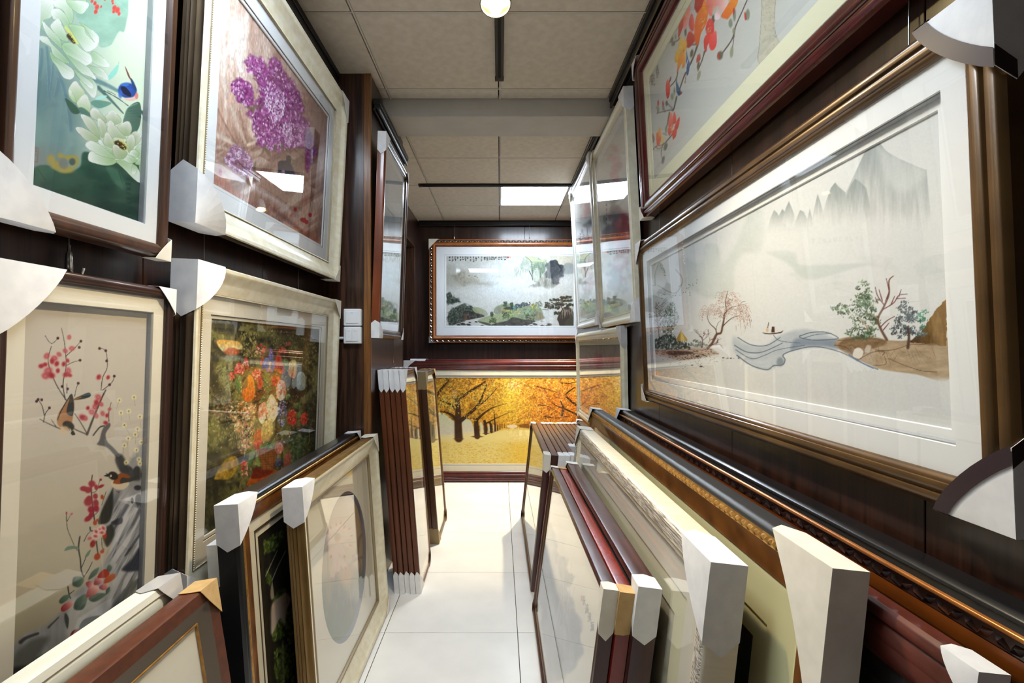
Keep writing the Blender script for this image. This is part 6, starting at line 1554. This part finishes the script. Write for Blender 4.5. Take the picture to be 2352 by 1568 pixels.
lotus = picture('lotus_picture', 'tall picture of white lotus and a blue kingfisher in a walnut frame', 'L', mid(.802, 1.222), (.42, .98), -.815, 1.50, 2.5, .033,
    [('frame', M['walnut'], rail_round(.034, .033))],
    [('mat_board', M['mat_w'], .033, .072, .012, .003), ('mat_edge', M['mat_g'], .073, .0745, .0155, .011)],
    paint_lotus, (230, 560), inset=.0735, art_y=.026, seed=3,
    guards=[G('bl', .105, lift=.006), G('br', .052, 'paper_cream', lift=.002), G('tl', .08), G('tr', .08)])
plum = picture('plum_blossom_picture', 'tall picture of two birds on red plum branches in a dark frame', 'L', mid(.80, 1.237), (.437, .90), -.842, .53, 2.0, .03 - .022 + .022,
    [('frame', M['walnut2'], rail_round(.026, .030, .006, .008))],
    [('mat_board', M['mat_i'], .025, .060, .010, .003), ('mat_edge', M['mat_g'], .061, .0625, .0135, .009)],
    paint_plum, (225, 560), inset=.0615, art_y=.0225, seed=4,
    guards=[G('tl', .125, lift=.003), G('tr', .062, lift=.002, bulge=-.02), G('bl', .08), G('br', .06)])

def champagne(name, label, y0, y1, z0, h, xf, lean, painter, seed, guards, two=False):
    w = y1 - y0; T = .066
    p = picture(name, label, 'L', mid(y0, y1), (w, h), xf, z0, lean, T,
        [('frame_side', M['pewter'], [(0.014, T), (0.010, T - .006), (0.012, T - .010), (0.005, T - .014), (0.008, T - .020), (0.002, T - .026), (0.006, T - .032), (0.006, T - .038), (0, T - .042), (0.003, .012), (0.0, .004)]),
         ('frame', M['champ'], rail_scoop(.074, T, .032)),
         ('sight_edge', M['sight'], [(.074, .034), (.075, .030), (.080, .030), (.081, .038)])],
        [('mat_board', M['mat_w' if not two else 'mat_i'], .080, .131, .038, .003), ('mat_line', M['mat_d'], .131, .1325, .040, .003), ('inner_mat', M['mat_w' if not two else 'mat_i'], .1325, .142, .042, .004)],
        painter, (220, 380), inset=.142, art_y=.048, seed=seed, guards=guards)
    beads(p, w, h, .0775, .0295, .0026, .0062, M['champ'])
    return p
champagne('lilac_picture', 'large lilac bouquet still life in a champagne frame above the garden flowers', 1.258, 2.392, 1.605, .868, -.775, 3.0, paint_lilac, 5,
    [G('bl', .135, lift=.020, bulge=.10), G('br', .075, 'paper_cream', lift=.002), G('tr', .10, lift=.002), G('tl', .12)])
champagne('flower_basket_picture', 'large oil style picture of garden flowers in a basket in a champagne frame', 1.264, 2.40, .605, .905, -.803, 2.0, paint_flowers, 6,
    [G('tl', .125, lift=.018, bulge=.06), G('tr', .085, 'paper_cream', lift=.002), G('bl', .10, lift=.006), G('br', .09)], True)
pine = picture('misty_pine_picture', 'narrow misty landscape in a reddish brown frame on the pier', 'L', mid(2.475, 3.09), (.615, 1.03), -.605, 1.335, 2.0, .040,
    [('frame', M['cherry'], [(0, .040), (0, .008), (.002, .004), (.006, 0)]), ('inner_frame', M['walnut'], arc(.006, 0, .022, .004, .004) + arc(.022, .004, .046, .014, .004)[1:] + [(.046, .02)])],
    [('mat_board', M['mat_w'], .046, .085, .018, .003)], paint_mistpine, (60, 120), seed=7,
    guards=[G('tl', .095, lift=.002, bulge=0), G('bl', .075, lift=.006), G('tr', .07), G('br', .07)])

# ------------------------------------------------------------------ pictures on the right wall
magnolia = picture('magnolia_picture', 'wide picture of red magnolias and blue birds in a glossy mahogany frame', 'R', mid(.58, 2.268), (1.688, .712), .643, 1.868, 3.0, .050,
    [('frame', M['mahog'], [(0, .050), (0, .012)] + arc(0, .012, .026, .004, .005) + [(.028, .010)] + arc(.030, .010, .046, .004, .005) + arc(.048, .006, .078, .020, .004) + [(.078, .026)])],
    [('mat_board', M['mat_y'], .077, .108, .024, .002), ('mat_line', M['mat_d'], .108, .1095, .026, .002), ('inner_mat', M['mat_y'], .1095, .138, .026, .003)],
    paint_magnolia, (430, 340), seed=8, guards=[G('tr', .07), G('br', .06, 'paper_cream', lift=.002), G('tl', .075, lift=.002), G('bl', .075, lift=.002)])
river = picture('river_picture', 'wide pale river landscape with a small boat in a bronze brown frame', 'R', mid(.630, 2.285), (1.655, .715), .657, 1.045, 2.5, .045,
    [('frame', M['bronze'], [(0, .045), (0, .014)] + arc(0, .014, .020, .004, .004) + [(.022, .008)] + arc(.023, .008, .040, .002, .004) + arc(.041, .004, .052, .012, .002) + [(.052, .02)])],
    [('mat_board', M['mat_w'], .051, .096, .016, .003), ('mat_edge', M['mat_g'], .097, .099, .020, .008), ('inner_mat', M['mat_w'], .099, .116, .029, .004)],
    paint_river, (520, 400), seed=9, guards=[G('tl', .115, wrap=M['wrap'], lift=.006), G('bl', .115, wrap=M['wrap'], lift=.006), G('tr', .09, lift=.002), G('br', .07, 'paper_cream', lift=.002)])
river['label'] = 'wide pale river landscape with a small boat in a bronze brown frame'
def white_tall(name, label, y0, y1, z0, h, m, seed, guards):
    return picture(name, label, 'R', mid(y0, y1), (y1 - y0, h), .652, z0, 3.0, .045,
        [('frame', M[m], [(0, .045), (0, .006)] + arc(0, .006, .02, 0, .003) + arc(.02, 0, .05, .016, -.003)[1:] + [(.052, .014), (.060, .016), (.060, .022)])],
        [('mat_board', M['mat_w'], .060, .100, .020, .003)], paint_peony, (90, 160), seed=seed, guards=guards)
white_tall('peony_picture', 'tall red peony picture in a cream white frame next to the magnolias', 2.375, 3.235, 1.412, 1.125, 'cream', 10, [G('tl', .10, 'paper', lift=.002), G('bl', .10, 'paper', lift=.004), G('tr', .09, 'paper_cream'), G('br', .08, 'paper_grey')])
white_tall('peony_picture', 'tall pale peony picture in a pearl frame nearest the back wall', 3.30, 4.20, 1.440, 1.150, 'pearl', 11, [G('tl', .10, 'paper', lift=.002), G('bl', .09, 'paper', lift=.004), G('tr', .09, 'paper_cream'), G('br', .08, 'paper_grey')])
faded = picture('faded_flower_picture', 'faded pink flower picture in a pale green white frame below the tall peonies', 'R', mid(2.665, 4.27), (1.605, .70), .668, .702, 1.2, .030,
    [('frame', M['cream'], [(0, .030), (0, .012)] + arc(0, .012, .035, .002, .010) + arc(.035, .004, .062, .014, .004) + [(.062, .018)])],
    [('mat_board', M['mat_y'], .062, .10, .016, .003)], paint_faded, (90, 130), seed=12, guards=[G('tl', .11, 'paper_grey', lift=.003), G('tr', .09, 'paper'), G('bl', .09), G('br', .09, 'paper')])

# ------------------------------------------------------------------ back wall
gorge = picture('gorge_picture', 'misty mountain gorge with a line of calligraphy on the back wall', 'B', mid(-.757, .975), (1.732, 1.105), 5.297, 1.335, 0.7, .050,
    [('frame_edge', M['honey'], [(0, .050), (0, .012), (.003, .008), (.010, .008)]),
     ('ornament_bed', M['walnut2'], [(.010, .008), (.010, .014), (.034, .014), (.034, .006)]),
     ('frame', M['honey'], arc(.034, .006, .062, .004, .008) + [(.064, .012)]),
     ('sight_edge', M['cherry'], [(.064, .012), (.066, .010), (.078, .014), (.078, .022)])],
    [('mat_board', M['mat_w'], .078, .162, .020, .002), ('mat_line', M['mat_d'], .162, .165, .022, .001), ('inner_mat', M['mat_w'], .165, .180, .022, .003)],
    paint_gorge, (420, 240), seed=13, guards=[G('tl', .10, 'paper_cream', lift=.002, bulge=0), G('tr', .10, 'paper_cream'), G('bl', .06, 'paper_grey', lift=.012, bulge=-.1), G('br', .09, 'paper_cream')])
scrolls(gorge, 1.732, 1.105, .022, .013, .022, .030, M['silver'])
beads(gorge, 1.732, 1.105, .070, .009, .006, .014, M['silver'])

def redwood_back(name, label, along, w, h, yf, painter, res, seed, guards):
    T = .05
    return picture(name, label, 'B', along, (w, h), yf, 0, -11.0, T,
        [('frame', M['rosewood'], [(0, T), (0, .014)] + arc(0, .014, .036, .006, .008) + [(.040, .014)] + arc(.042, .014, .064, .006, .006) + arc(.066, .010, .094, .018, .004) + [(.094, .024)])],
        [('mat_board', M['mat_c'], .093, .145, .022, .003), ('mat_edge', M['mat_g'], .146, .150, .026, .004), ('inner_mat', M['mat_c'], .150, .166, .030, .003)],
        painter, res, seed=seed, guards=guards, rest=True)
redwood_back('autumn_avenue_picture', 'big golden autumn avenue picture standing on the floor at the back wall', mid(-.955, 1.235), 2.19, 1.165, 4.70, paint_autumn, (520, 250), 14,
    [G('tl', .12, 'paper_grey', lift=.002, bulge=-.1), G('tr', .12, 'paper_grey'), G('bl', .1, 'paper_grey'), G('br', .1, 'paper_grey')])
redwood_back('rosewood_frame_picture', 'rosewood framed picture leaning behind the golden autumn avenue', mid(-.90, 1.20), 2.10, 1.18, 4.765, paint_plain, (12, 12), 15,
    [G('tl', .16, 'paper', lift=.002), G('tr', .12, 'paper_grey')])

# ------------------------------------------------------------------ low row along the left wall
def stand(name, label, side, y0, y1, h, xf, lean, T, segs, mats, **k):
    return picture(name, label, side, mid(y0, y1), (y1 - y0, h), xf, 0, lean, T, segs, mats, rest=True, **k)

T = .060
stand('oval_lotus_picture', 'pink lotus in an oval mat with champagne and brass frame on the floor', 'L', 1.50, 2.425, .860, -.540, -4.0, T,
    [('frame_side', M['brass'], [(0.012, T), (0.006, T - .004), (.008, T - .010), (.002, T - .014), (.004, T - .020), (0, T - .024), (.002, T - .032), (0, T - .036), (.004, .016), (.002, .006), (.004, 0)]),
     ('frame', M['champ'], [(.004, 0), (.012, 0)] + arc(.012, 0, .080, .028, -.004, 8)[1:]),
     ('sight_edge', M['sight'], [(.080, .028), (.082, .024), (.088, .025), (.088, .034)])],
    (), art=paint_ovallotus, res=(140, 210), inset=.13, art_y=.047, oval=(0, .43, .272, .275, .036, M['mat_c'], M['mat_b']), glass_y=.031, seed=16,
    guards=[G('tl', .10, lift=.006, bulge=0, az=.105), G('tr', .085, 'paper_cream', lift=.002), G('br', .07, 'paper', lift=.002), G('bl', .08)])
burl = stand('burl_frame_picture', 'dark green garden picture in a black and burl walnut frame behind the oval lotus', 'L', 1.292, 2.43, .874, -.624, -4.0, T,
    [('frame_side', M['blackfr'], [(0, T), (0, .012)] + arc(0, .012, .018, .002, .004)),
     ('gilt_strip', M['gold'], [(.018, .002), (.020, 0), (.027, .001), (.029, .004)]),
     ('frame', M['burl'], arc(.029, .004, .075, .014, .002) + [(.075, .02)])],
    [('mat_board', M['mat_c'], .074, .108, .018, .002), ('bead_slip', M['pewter'], .108, .117, .019, .002), ('inner_mat', M['mat_c'], .117, .134, .022, .003)],
    art=paint_garden, res=(120, 240), seed=17,
    guards=[G('tl', .105, lift=.008, bulge=-.05), G('tr', .06, 'paper'), G('bl', .08), G('br', .06)])
stand('black_frame_picture', 'plain black framed picture at the very back of the left row', 'L', 1.36, 2.30, .742, -.705, -4.0, .048,
    [('frame', M['blackfr'], rail_round(.05, .048))], [('mat_board', M['mat_w'], .05, .10, .016, .003)], art_m=M['art_d'],
    guards=[G('tl', .10, 'paper', lift=.004), G('tr', .06)])
T = .048
stand('brown_frame_picture', 'leather brown frame with bronze slope and cream mat in the near left corner', 'L', .20, 1.118, .765, -.522, -9.0, T,
    [('frame', M['leather'], [(0, T), (0, .004), (.003, 0), (.030, .003)]), ('bronze_slope', M['bronzegrey'], [(.030, .003), (.062, .014)]), ('gilt_strip', M['gold'], [(.062, .014), (.063, .012), (.066, .0125), (.066, .02)])],
    [('mat_board', M['mat_i'], .066, .150, .018, .002), ('mat_edge', M['mat_g'], .151, .157, .020, .006), ('inner_mat', M['mat_w'], .157, .178, .026, .003)], art_m=M['art_d'],
    guards=[G('tr', .075, 'card', lift=.002, bulge=.05, ax=.06, az=.075, tip=0, label='tan cardboard corner'), G('tl', .075, 'card')])
stand('cream_frame_picture', 'cream white framed picture behind the leather brown frame', 'L', .20, 1.10, .785, -.590, -9.0, T,
    [('frame', M['ivory'], [(0, T), (0, .006), (.003, .002), (.016, 0), (.020, .004), (.024, .002)] + arc(.024, .002, .06, .016, .004) + [(.06, .022)])],
    [('mat_board', M['mat_i'], .06, .12, .018, .003)], art_m=M['art_d'], guards=[G('tr', .07, 'plasticclear', lift=.004, label='clear plastic corner')])

# copies of a picture: the thing and its parts
def copy_thing(src, label, shift=(0, 0, 0), group=None):
    r = src.copy(); COL.objects.link(r)
    r.matrix_world = Matrix.Translation(Vector(shift)) @ src.matrix_world
    r['label'] = label
    if group: r['group'] = group
    for ch in list(src.children):
        q = ch.copy(); COL.objects.link(q); q.parent = r
        for g2 in ch.children:
            q2 = g2.copy(); COL.objects.link(q2); q2.parent = q
    return r

# five narrow pictures leaning against the pier
T = .0232
five = stand('narrow_picture', 'frontmost of five narrow brown framed shore pictures leaning on the pier', 'L', 2.583, 2.975, 1.168, -.412, -4.4, T,
    [('frame', M['brownstk'], rail_round(.026, T, .006, .006))], [('mat_board', M['mat_c'], .026, .062, .008, .002)], art=paint_sea, res=(50, 150), seed=18,
    group='five narrow pictures leaning on the pier', guards=[G('tl', .10, lift=.002, bulge=-.1), G('bl', .10, lift=.002), G('tr', .08), G('br', .07)])
nth = ['second', 'third', 'fourth', 'fifth', 'sixth', 'seventh', 'eighth', 'ninth', 'tenth', 'eleventh', 'twelfth']
for k in range(1, 5):
    copy_thing(five, nth[k - 1] + ' from the front of five narrow brown pictures on the pier', (-.0284 * k, (-1) ** k * .003 + (0.004 if k == 2 else 0), 0))
# three wider ones with cardboard corners
T = .033
three = stand('umber_picture', 'frontmost of three umber pictures with cardboard corners near the back wall', 'L', 3.235, 3.725, 1.125, -.398, -4.6, T,
    [('frame', M['umber'], rail_round(.034, T, .006, .008))], [('mat_board', M['mat_c'], .034, .075, .012, .003)], art=paint_sea, res=(50, 150), seed=19,
    group='three umber pictures with cardboard corners', guards=[G('tl', .115, 'card_dull', lift=.002, bulge=0, tip=0), G('tr', .085, 'card'), G('bl', .10, 'card_dull', lift=.002, bulge=0, tip=0), G('br', .07, 'card')])
copy_thing(three, 'middle one of three umber pictures with cardboard corners', (-.0350, .004, 0))
copy_thing(three, 'rear one of three umber pictures with cardboard corners', (-.0700, -.003, 0))

# ------------------------------------------------------------------ low rows along the right wall
T = .034
def maho_low(name, label, y0, y1, h, xf, lean, T, m, painter, res, seed, guards, group=None, W=.036):
    return stand(name, label, 'R', y0, y1, h, xf, lean, T,
        [('frame', M[m], [(0, T), (0, .006), (.002, .002), (.008, 0)] + arc(.008, 0, .020, .003, .003) + [(.022, .008)]), ('sight_edge', M['bronze'], arc(.022, .008, W, .012, .003) + [(W, .018)])],
        [('mat_board', M['mat_i'], W, W + .008, .015, .002)], art=painter, res=res, seed=seed, guards=guards, group=group)
maho_low('ink_cliff_picture', 'ink wash cliff picture with four characters, front of the near right row', 1.187, 2.423, .708, .158, -7.5, .034, 'mahog2', paint_inkcliff, (240, 230), 20,
    [G('tl', .105, 'paper_cream', lift=.001, bulge=0, ax=.035), G('tr', .05, 'paper_cream', lift=.001, ax=.03), G('br', .05), G('bl', .08)])
maho_low('rosewood_picture', 'red edged rosewood picture with cardboard corners behind the ink cliffs', 1.180, 2.415, .704, .196, -7.5, .034, 'redwood', paint_plain, (10, 10), 21,
    [G('tl', .10, 'card', lift=.001, bulge=0, tip=0, ax=.04), G('tr', .05, 'card', ax=.03)])
maho_low('plum_brown_picture', 'thick plum brown picture with wide white corners, third in the near right row', 1.165, 2.445, .722, .2335, -7.5, .054, 'mahog2', paint_plain, (10, 10), 22,
    [G('tl', .115, 'paper', lift=.001, bulge=0, ax=.06), G('tr', .06, 'paper', ax=.04)])
# far row of mahogany frames seen on edge
front2 = maho_low('mahogany_picture', 'frontmost mahogany picture of the far right row with bronze sight edge', 2.60, 3.745, .722, .160, -6.0, .034, 'mahog2', paint_plain, (40, 40), 23,
    [G('tl', .08, 'paper_cream', lift=.002, bulge=-.1), G('tr', .07, 'paper'), G('br', .06)], 'far right row of mahogany pictures')
maho_low('mahogany_picture', 'bare mahogany picture without corner papers, second in the far right row', 2.60, 3.745, .720, .197, -6.0, .036, 'mahog2', paint_plain, (6, 6), 24, [], 'far right row of mahogany pictures')
m3 = maho_low('mahogany_picture', 'third mahogany picture from the aisle in the far right row', 2.60, 3.745, .718, .2365, -6.0, .0285, 'mahog2', paint_plain, (6, 6), 25,
    [G('tl', .075, 'paper', lift=.001), G('tr', .06, 'paper_cream', lift=.001)], 'far right row of mahogany pictures')
m4 = maho_low('mahogany_picture', 'sixth picture from the aisle in the far right row, umber coloured', 2.84, 3.74, .718, .2365 + .03 * 3, -6.0, .0285, 'umber', paint_plain, (6, 6), 26,
    [G('tl', .075, 'paper', lift=.001), G('tr', .06, 'card', lift=.001)], 'far right row of mahogany pictures')
m5 = maho_low('mahogany_picture', 'seventh picture from the aisle in the far right row', 2.84, 3.745, .718, .2365 + .03 * 4, -6.0, .0285, 'mahog2', paint_plain, (6, 6), 25,
    [G('tl', .075, 'paper', lift=.001), G('tr', .06, 'paper_cream', lift=.001)], 'far right row of mahogany pictures')
for k in (5, 6, 7, 8):
    copy_thing(m5, nth[k + 1] + ' picture from the aisle in the far right row', (.03 * (k - 4), (k % 3 - 1) * .005, 0))
for k in (1, 2):
    copy_thing(m3, nth[k + 1] + ' picture from the aisle in the far right row', (.03 * k, (k % 3 - 1) * .005, 0))
maho_low('black_picture', 'black framed picture at the wall end of the far right row', 2.84, 3.80, .735, .2365 + .03 * 9 + .004, -6.0, .038, 'blackfr', paint_plain, (6, 6), 27, [G('tr', .07, 'paper_cream'), G('tl', .07)])

T = .068
stand('limed_ash_picture', 'thick cream frame with a grey limed ash grain slope on the right floor', 'R', .930, 2.545, .880, .298, -6.5, T,
    [('frame', M['limed'], [(0, T), (0, .010), (.002, .006), (.004, .004)]), ('grain_slope', M['ashgrey'], [(.004, .004), (.010, .0), (.045, .006)]), ('sight_edge', M['limed'], [(.045, .006), (.047, .012), (.060, .012), (.060, .022)])],
    [('mat_board', M['mat_i'], .06, .135, .020, .004), ('mat_line', M['mat_g'], .135, .137, .024, .002), ('inner_mat', M['mat_y'], .137, .20, .024, .004)], art=paint_plain, res=(24, 24), seed=28,
    guards=[G('tl', .15, 'paper', lift=.006, bulge=.02), G('tr', .10, 'paper_cream', lift=.004), G('bl', .1), G('br', .1)])
T = .055
s4 = stand('gilt_burl_picture', 'long burl frame with carved gilt band and black top edge on the right floor', 'R', .755, 2.79, .948, .409, -6.0, T,
    [('frame_side', M['charcoal'], [(0, T), (0, .016)] + arc(0, .016, .016, .004, .004)),
     ('gilt_bed', M['gold'], [(.016, .004), (.018, .003), (.036, .004)]),
     ('frame', M['burl'], arc(.036, .004, .095, .020, -.004, 8) + [(.098, .024)])],
    [('mat_board', M['mat_lit'], .097, .19, .022, .004), ('mat_line', M['mat_d'], .19, .1915, .026, .002), ('inner_mat', M['mat_lit'], .1915, .24, .026, .004)], art_m=M['art_d'],
    guards=[G('tl', .165, 'paper_cream', lift=.004, bulge=-.16, az=.30), G('tr', .085, 'paper_cream', lift=.004), G('br', .08), G('bl', .1)])
scrolls(s4, 2.035, .948, .027, .0035, .017, .013, M['gold'])
T = .036
stand('red_brown_picture', 'red brown rounded frame between the gilt burl and the black copper frame', 'R', .595, 2.45, .897, .482, -6.0, T,
    [('frame', M['redbrown'], [(0, T), (0, .010)] + arc(0, .010, .022, .004, .006) + [(.024, .008)] + arc(.024, .008, .05, .004, .004) + arc(.05, .004, .085, .016, .004) + [(.085, .022)])],
    [('mat_board', M['mat_d'], .085, .12, .020, .003)], art_m=M['art_d'], guards=[G('tl', .05, 'paper', lift=.004), G('tr', .07)])
T = .058
s5 = stand('black_copper_picture', 'long black frame with copper bead and carved band along the right wall', 'R', .36, 2.645, .962, .524, -6.0, T,
    [('frame_side', M['blackfr'], [(0, T), (0, .018)] + arc(0, .018, .012, .006, .004) + [(.014, .010), (.022, .006)]),
     ('copper_bead', M['copper'], arc(.022, .006, .032, .006, .005)),
     ('carved_bed', M['walnut2'], [(.032, .008), (.036, .014), (.056, .016)]),
     ('gilt_slope', M['orangegold'], arc(.056, .014, .092, .024, .004) + [(.093, .03)])],
    [('mat_board', M['mat_d'], .093, .16, .028, .003)], art_m=M['art_d'], guards=[G('tr', .085, 'paper', lift=.003), G('tl', .08)])
scrolls(s5, 2.285, .962, .046, .015, .017, .021, M['darkcarve'])

# ------------------------------------------------------------------ rails, hooks, switches, lamps
def rail(name, label, x0, x1, y0, y1, along='y', z=CEIL_Z):
    t = empty(name, label, 'picture rail', 'black picture hanging rails', ((x0 + x1) / 2, (y0 + y1) / 2, z))
    w, l = (x1 - x0) / 2, (y1 - y0) / 2
    mb = MB()
    if along == 'y':
        mb.box(-w, w, -l, l, -.030, -.001, .003); mb.box(-w + .006, w - .006, -l + .002, l - .002, -.050, -.030, .002)
    else:
        mb.box(-w, w, -l, l, -.030, -.001, .003); mb.box(-w + .002, w - .002, -l + .005, l - .005, -.048, -.030, .002)
    mb.build('rail_body', M['black'], t)
    mb = MB()
    if along == 'y':
        mb.tube([(w * .55, -l, -.056), (w * .55, l, -.056)], .007, 8)
        mb.tube([(-w * .55, -l, -.056), (-w * .55, l, -.056)], .007, 8)
    else:
        mb.tube([(-w, -l * .4, -.054), (w, -l * .4, -.054)], .006, 8)
    mb.build('rail_lip', M['blackfr'], t)
    return t
rail('picture_rail', 'black hanging rail under the ceiling above the lilac picture', -.845, -.795, -2.0, 2.46)
rail('picture_rail', 'short black hanging rail on the pier above the misty pine picture', -.642, -.604, 2.50, 3.27, z=2.545)
rail('picture_rail', 'black hanging rail above the magnolia picture on the right', .595, .645, -2.0, 2.70)
rail('picture_rail', 'black hanging rail above the tall peony pictures', .600, .645, 3.0, 4.35)
rail('picture_rail', 'black hanging rail along the top of the back wall', -.87, 1.7, 5.325, 5.367, along='x')

def hanger(label, x, y, z0, z1, big=False, ry=0):
    t = empty('hanging_wire', label, 'hanging wire', 'picture hanging wires', (x, y, z0))
    mb = MB(); mb.tube([(0, 0, .02), (0, 0, z1 - z0)], .0011, 6); mb.build('wire', M['wire'], t)
    mb = MB()
    if big:
        mb.tube([(0, 0, .06), (0, 0, .048), (0, 0, .044), (0, 0, .012), (0, 0, .008)], [.003, .003, .006, .007, .005], 10)
        mb.tube([(0, 0, .010), (.008, .006, -.002), (.016, .012, .004), (.018, .014, .016)], .003, 8)
        mb.box(-.009, .007, -.004, .004, -.012, .010, .0015)
    else:
        mb.tube([(0, 0, .030), (0, 0, .012)], .0032, 8)
        mb.tube([(0, 0, .012), (.004, 0, .002), (.008, 0, 0), (.010, 0, .008)], .0018, 6)
    mb.build('hook', M['steel'], t)
    return t
hanger('steel hook and wire on top of the plum blossom picture', -.866, .995, 1.432, 2.58, True)
hanger('thin wire with hook near the left end of the garden flowers', -.872, 1.46, 1.515, 2.58)
hanger('thin wire with hook near the right end of the garden flowers', -.872, 2.14, 1.515, 2.58)
hanger('thin wire with hook near the far end of the river picture', .690, 2.14, 1.763, 2.58)
hanger('thin wire with hook near the front end of the river picture', .690, .835, 1.763, 2.58)
hanger('thin wire above the left end of the gorge picture', -.49, 5.325, 2.44, 2.60)
hanger('thin wire above the middle of the gorge picture', .32, 5.325, 2.44, 2.60)
hanger('loose wire with hook hanging on the pier below the misty pine picture', -.640, 2.98, 1.18, 1.33)
hanger('short wire on the rail at the magnolia picture', .630, 1.98, 2.585, 2.60)

def switch(label, z, rockers):
    t = empty('light_switch', label, 'light switch', 'white wall switches on the pier', (-.7285, PIER_Y0, z))
    mb = MB(); mb.box(-.043, .043, -.030, 0, 0, .084, .004); mb.build('plate', M['plastic'], t)
    w = .062 / rockers
    for k in range(rockers):
        x0 = -.031 + k * w
        mb = MB(); mb.box(x0 + .0008, x0 + w - .0008, -.034, -.029, .012, .072, .0015); r = mb.build('rocker', M['plastic'], t)
        mb = MB(); mb.box(x0 + w / 2 - .006, x0 + w / 2 + .006, -.0345, -.0338, .062, .0636); mb.build('indicator', M['mat_g'], r)
    return t
switch('upper white single rocker wall switch on the pier', 1.392, 1)
switch('lower white double rocker wall switch on the pier', 1.304, 2)
mb = MB(); mb.tube([(-.84, PIER_Y0 - .012, 1.332), (-.772, PIER_Y0 - .012, 1.332)], .007, 10)
tag(mb.build('cable_conduit', M['plastic']), 'short white cable conduit entering the lower wall switch', 'conduit')

# ceiling light tracks
def track(name, label, x0, x1, y0, y1):
    t = empty(name, label, 'light track', None, ((x0 + x1) / 2, (y0 + y1) / 2, CEIL_Z))
    w, l = (x1 - x0) / 2, (y1 - y0) / 2
    mb = MB(); mb.box(-w, w, -l, l, -.020, -.001, .0015); mb.build('track_body', M['black'], t)
    mb = MB()
    if w < l: mb.box(-w * .35, w * .35, -l + .004, l - .03, -.0205, -.019); mb.build('slot', M['void'], t); e = MB(); e.box(-w - .002, w + .002, l - .012, l + .004, -.021, -.001, .001); e.build('end_cap', M['blackfr'], t)
    else: mb.box(-w + .03, w - .03, -l * .35, l * .35, -.0205, -.019); mb.build('slot', M['void'], t); e = MB(); e.box(-w - .004, -w + .012, -l - .002, l + .002, -.021, -.001, .001); e.build('end_cap', M['blackfr'], t)
    return t
track('light_track', 'black lamp track along the middle of the near ceiling', -.022, .018, -1.9, 2.50)
track('light_track', 'black lamp track across the ceiling beside the square LED panel', -.675, .69, 4.125, 4.160)
track('light_track', 'short black lamp track in the space right of the back wall picture', .74, .78, 4.55, 5.2)

def spot(label, pos, aim, power, angle, drop=.10, size=.048):
    """track spotlight: stem, yoke, drum head with four LED lenses; its own light sits at the lenses"""
    p = Vector(pos); d = (Vector(aim) - p).normalized()
    t = empty('track_spotlight', label, 'spotlight', 'track spotlights', pos)
    top = CEIL_Z - .02 - p.z
    u = d.orthogonal().normalized(); w2 = d.cross(u)
    if abs(u.z) > abs(w2.z): u, w2 = w2, u
    back = -d * .075
    mb = MB(); mb.box(-.018, .018, -.05, .05, top - .022, top + .001, .003); mb.build('track_adapter', M['black'], t)
    mb = MB(); mb.tube([(0, 0, top - .02), tuple(Vector((0, 0, min(.06, top * .5)))), tuple(back * .5)], .007, 10); mb.build('stem', M['black'], t)
    mb = MB(); mb.lathe([(0, -.085), (size * .72, -.083), (size * .82, -.05), (size * .95, -.004), (size, 0), (size, .012), (size * .93, .013), (size * .90, .004), (0, .004)], 32, axis=d)
    mb.build('lamp_head', M['lampgrey'], t)
    r = size * .36
    for k in range(4):
        a = math.pi / 4 + k * math.pi / 2
        c0 = (u * math.cos(a) + w2 * math.sin(a)) * size * .46
        mb = MB(); mb.lathe([(r, .004), (r, .008), (r * .8, .012), (r * .4, .014), (0, .0145)], 20, origin=c0, axis=d)
        mb.build('lens', M['ledspot'], t)
    L = bpy.data.lights.new('spot_beam', 'SPOT'); L.energy = power * SPOT_POWER; L.spot_size = math.radians(angle); L.spot_blend = 0.5
    L.shadow_soft_size = .03; L.color = (1.0, .79, .48)
    lo = bpy.data.objects.new('spot_beam', L); COL.objects.link(lo); lo.parent = t
    lo.location = d * .03
    lo.rotation_euler = d.to_track_quat('-Z', 'Y').to_euler()
    return t
spot('lit warm track spotlight hanging from the middle of the near ceiling', (-.013, 1.47, 2.315), (.02, .85, .0), 38, 108, size=.047)
spot('warm track spotlight lighting the autumn picture from the right', (.76, 4.72, 2.45), (.04, 4.25, .0), 215, 66)
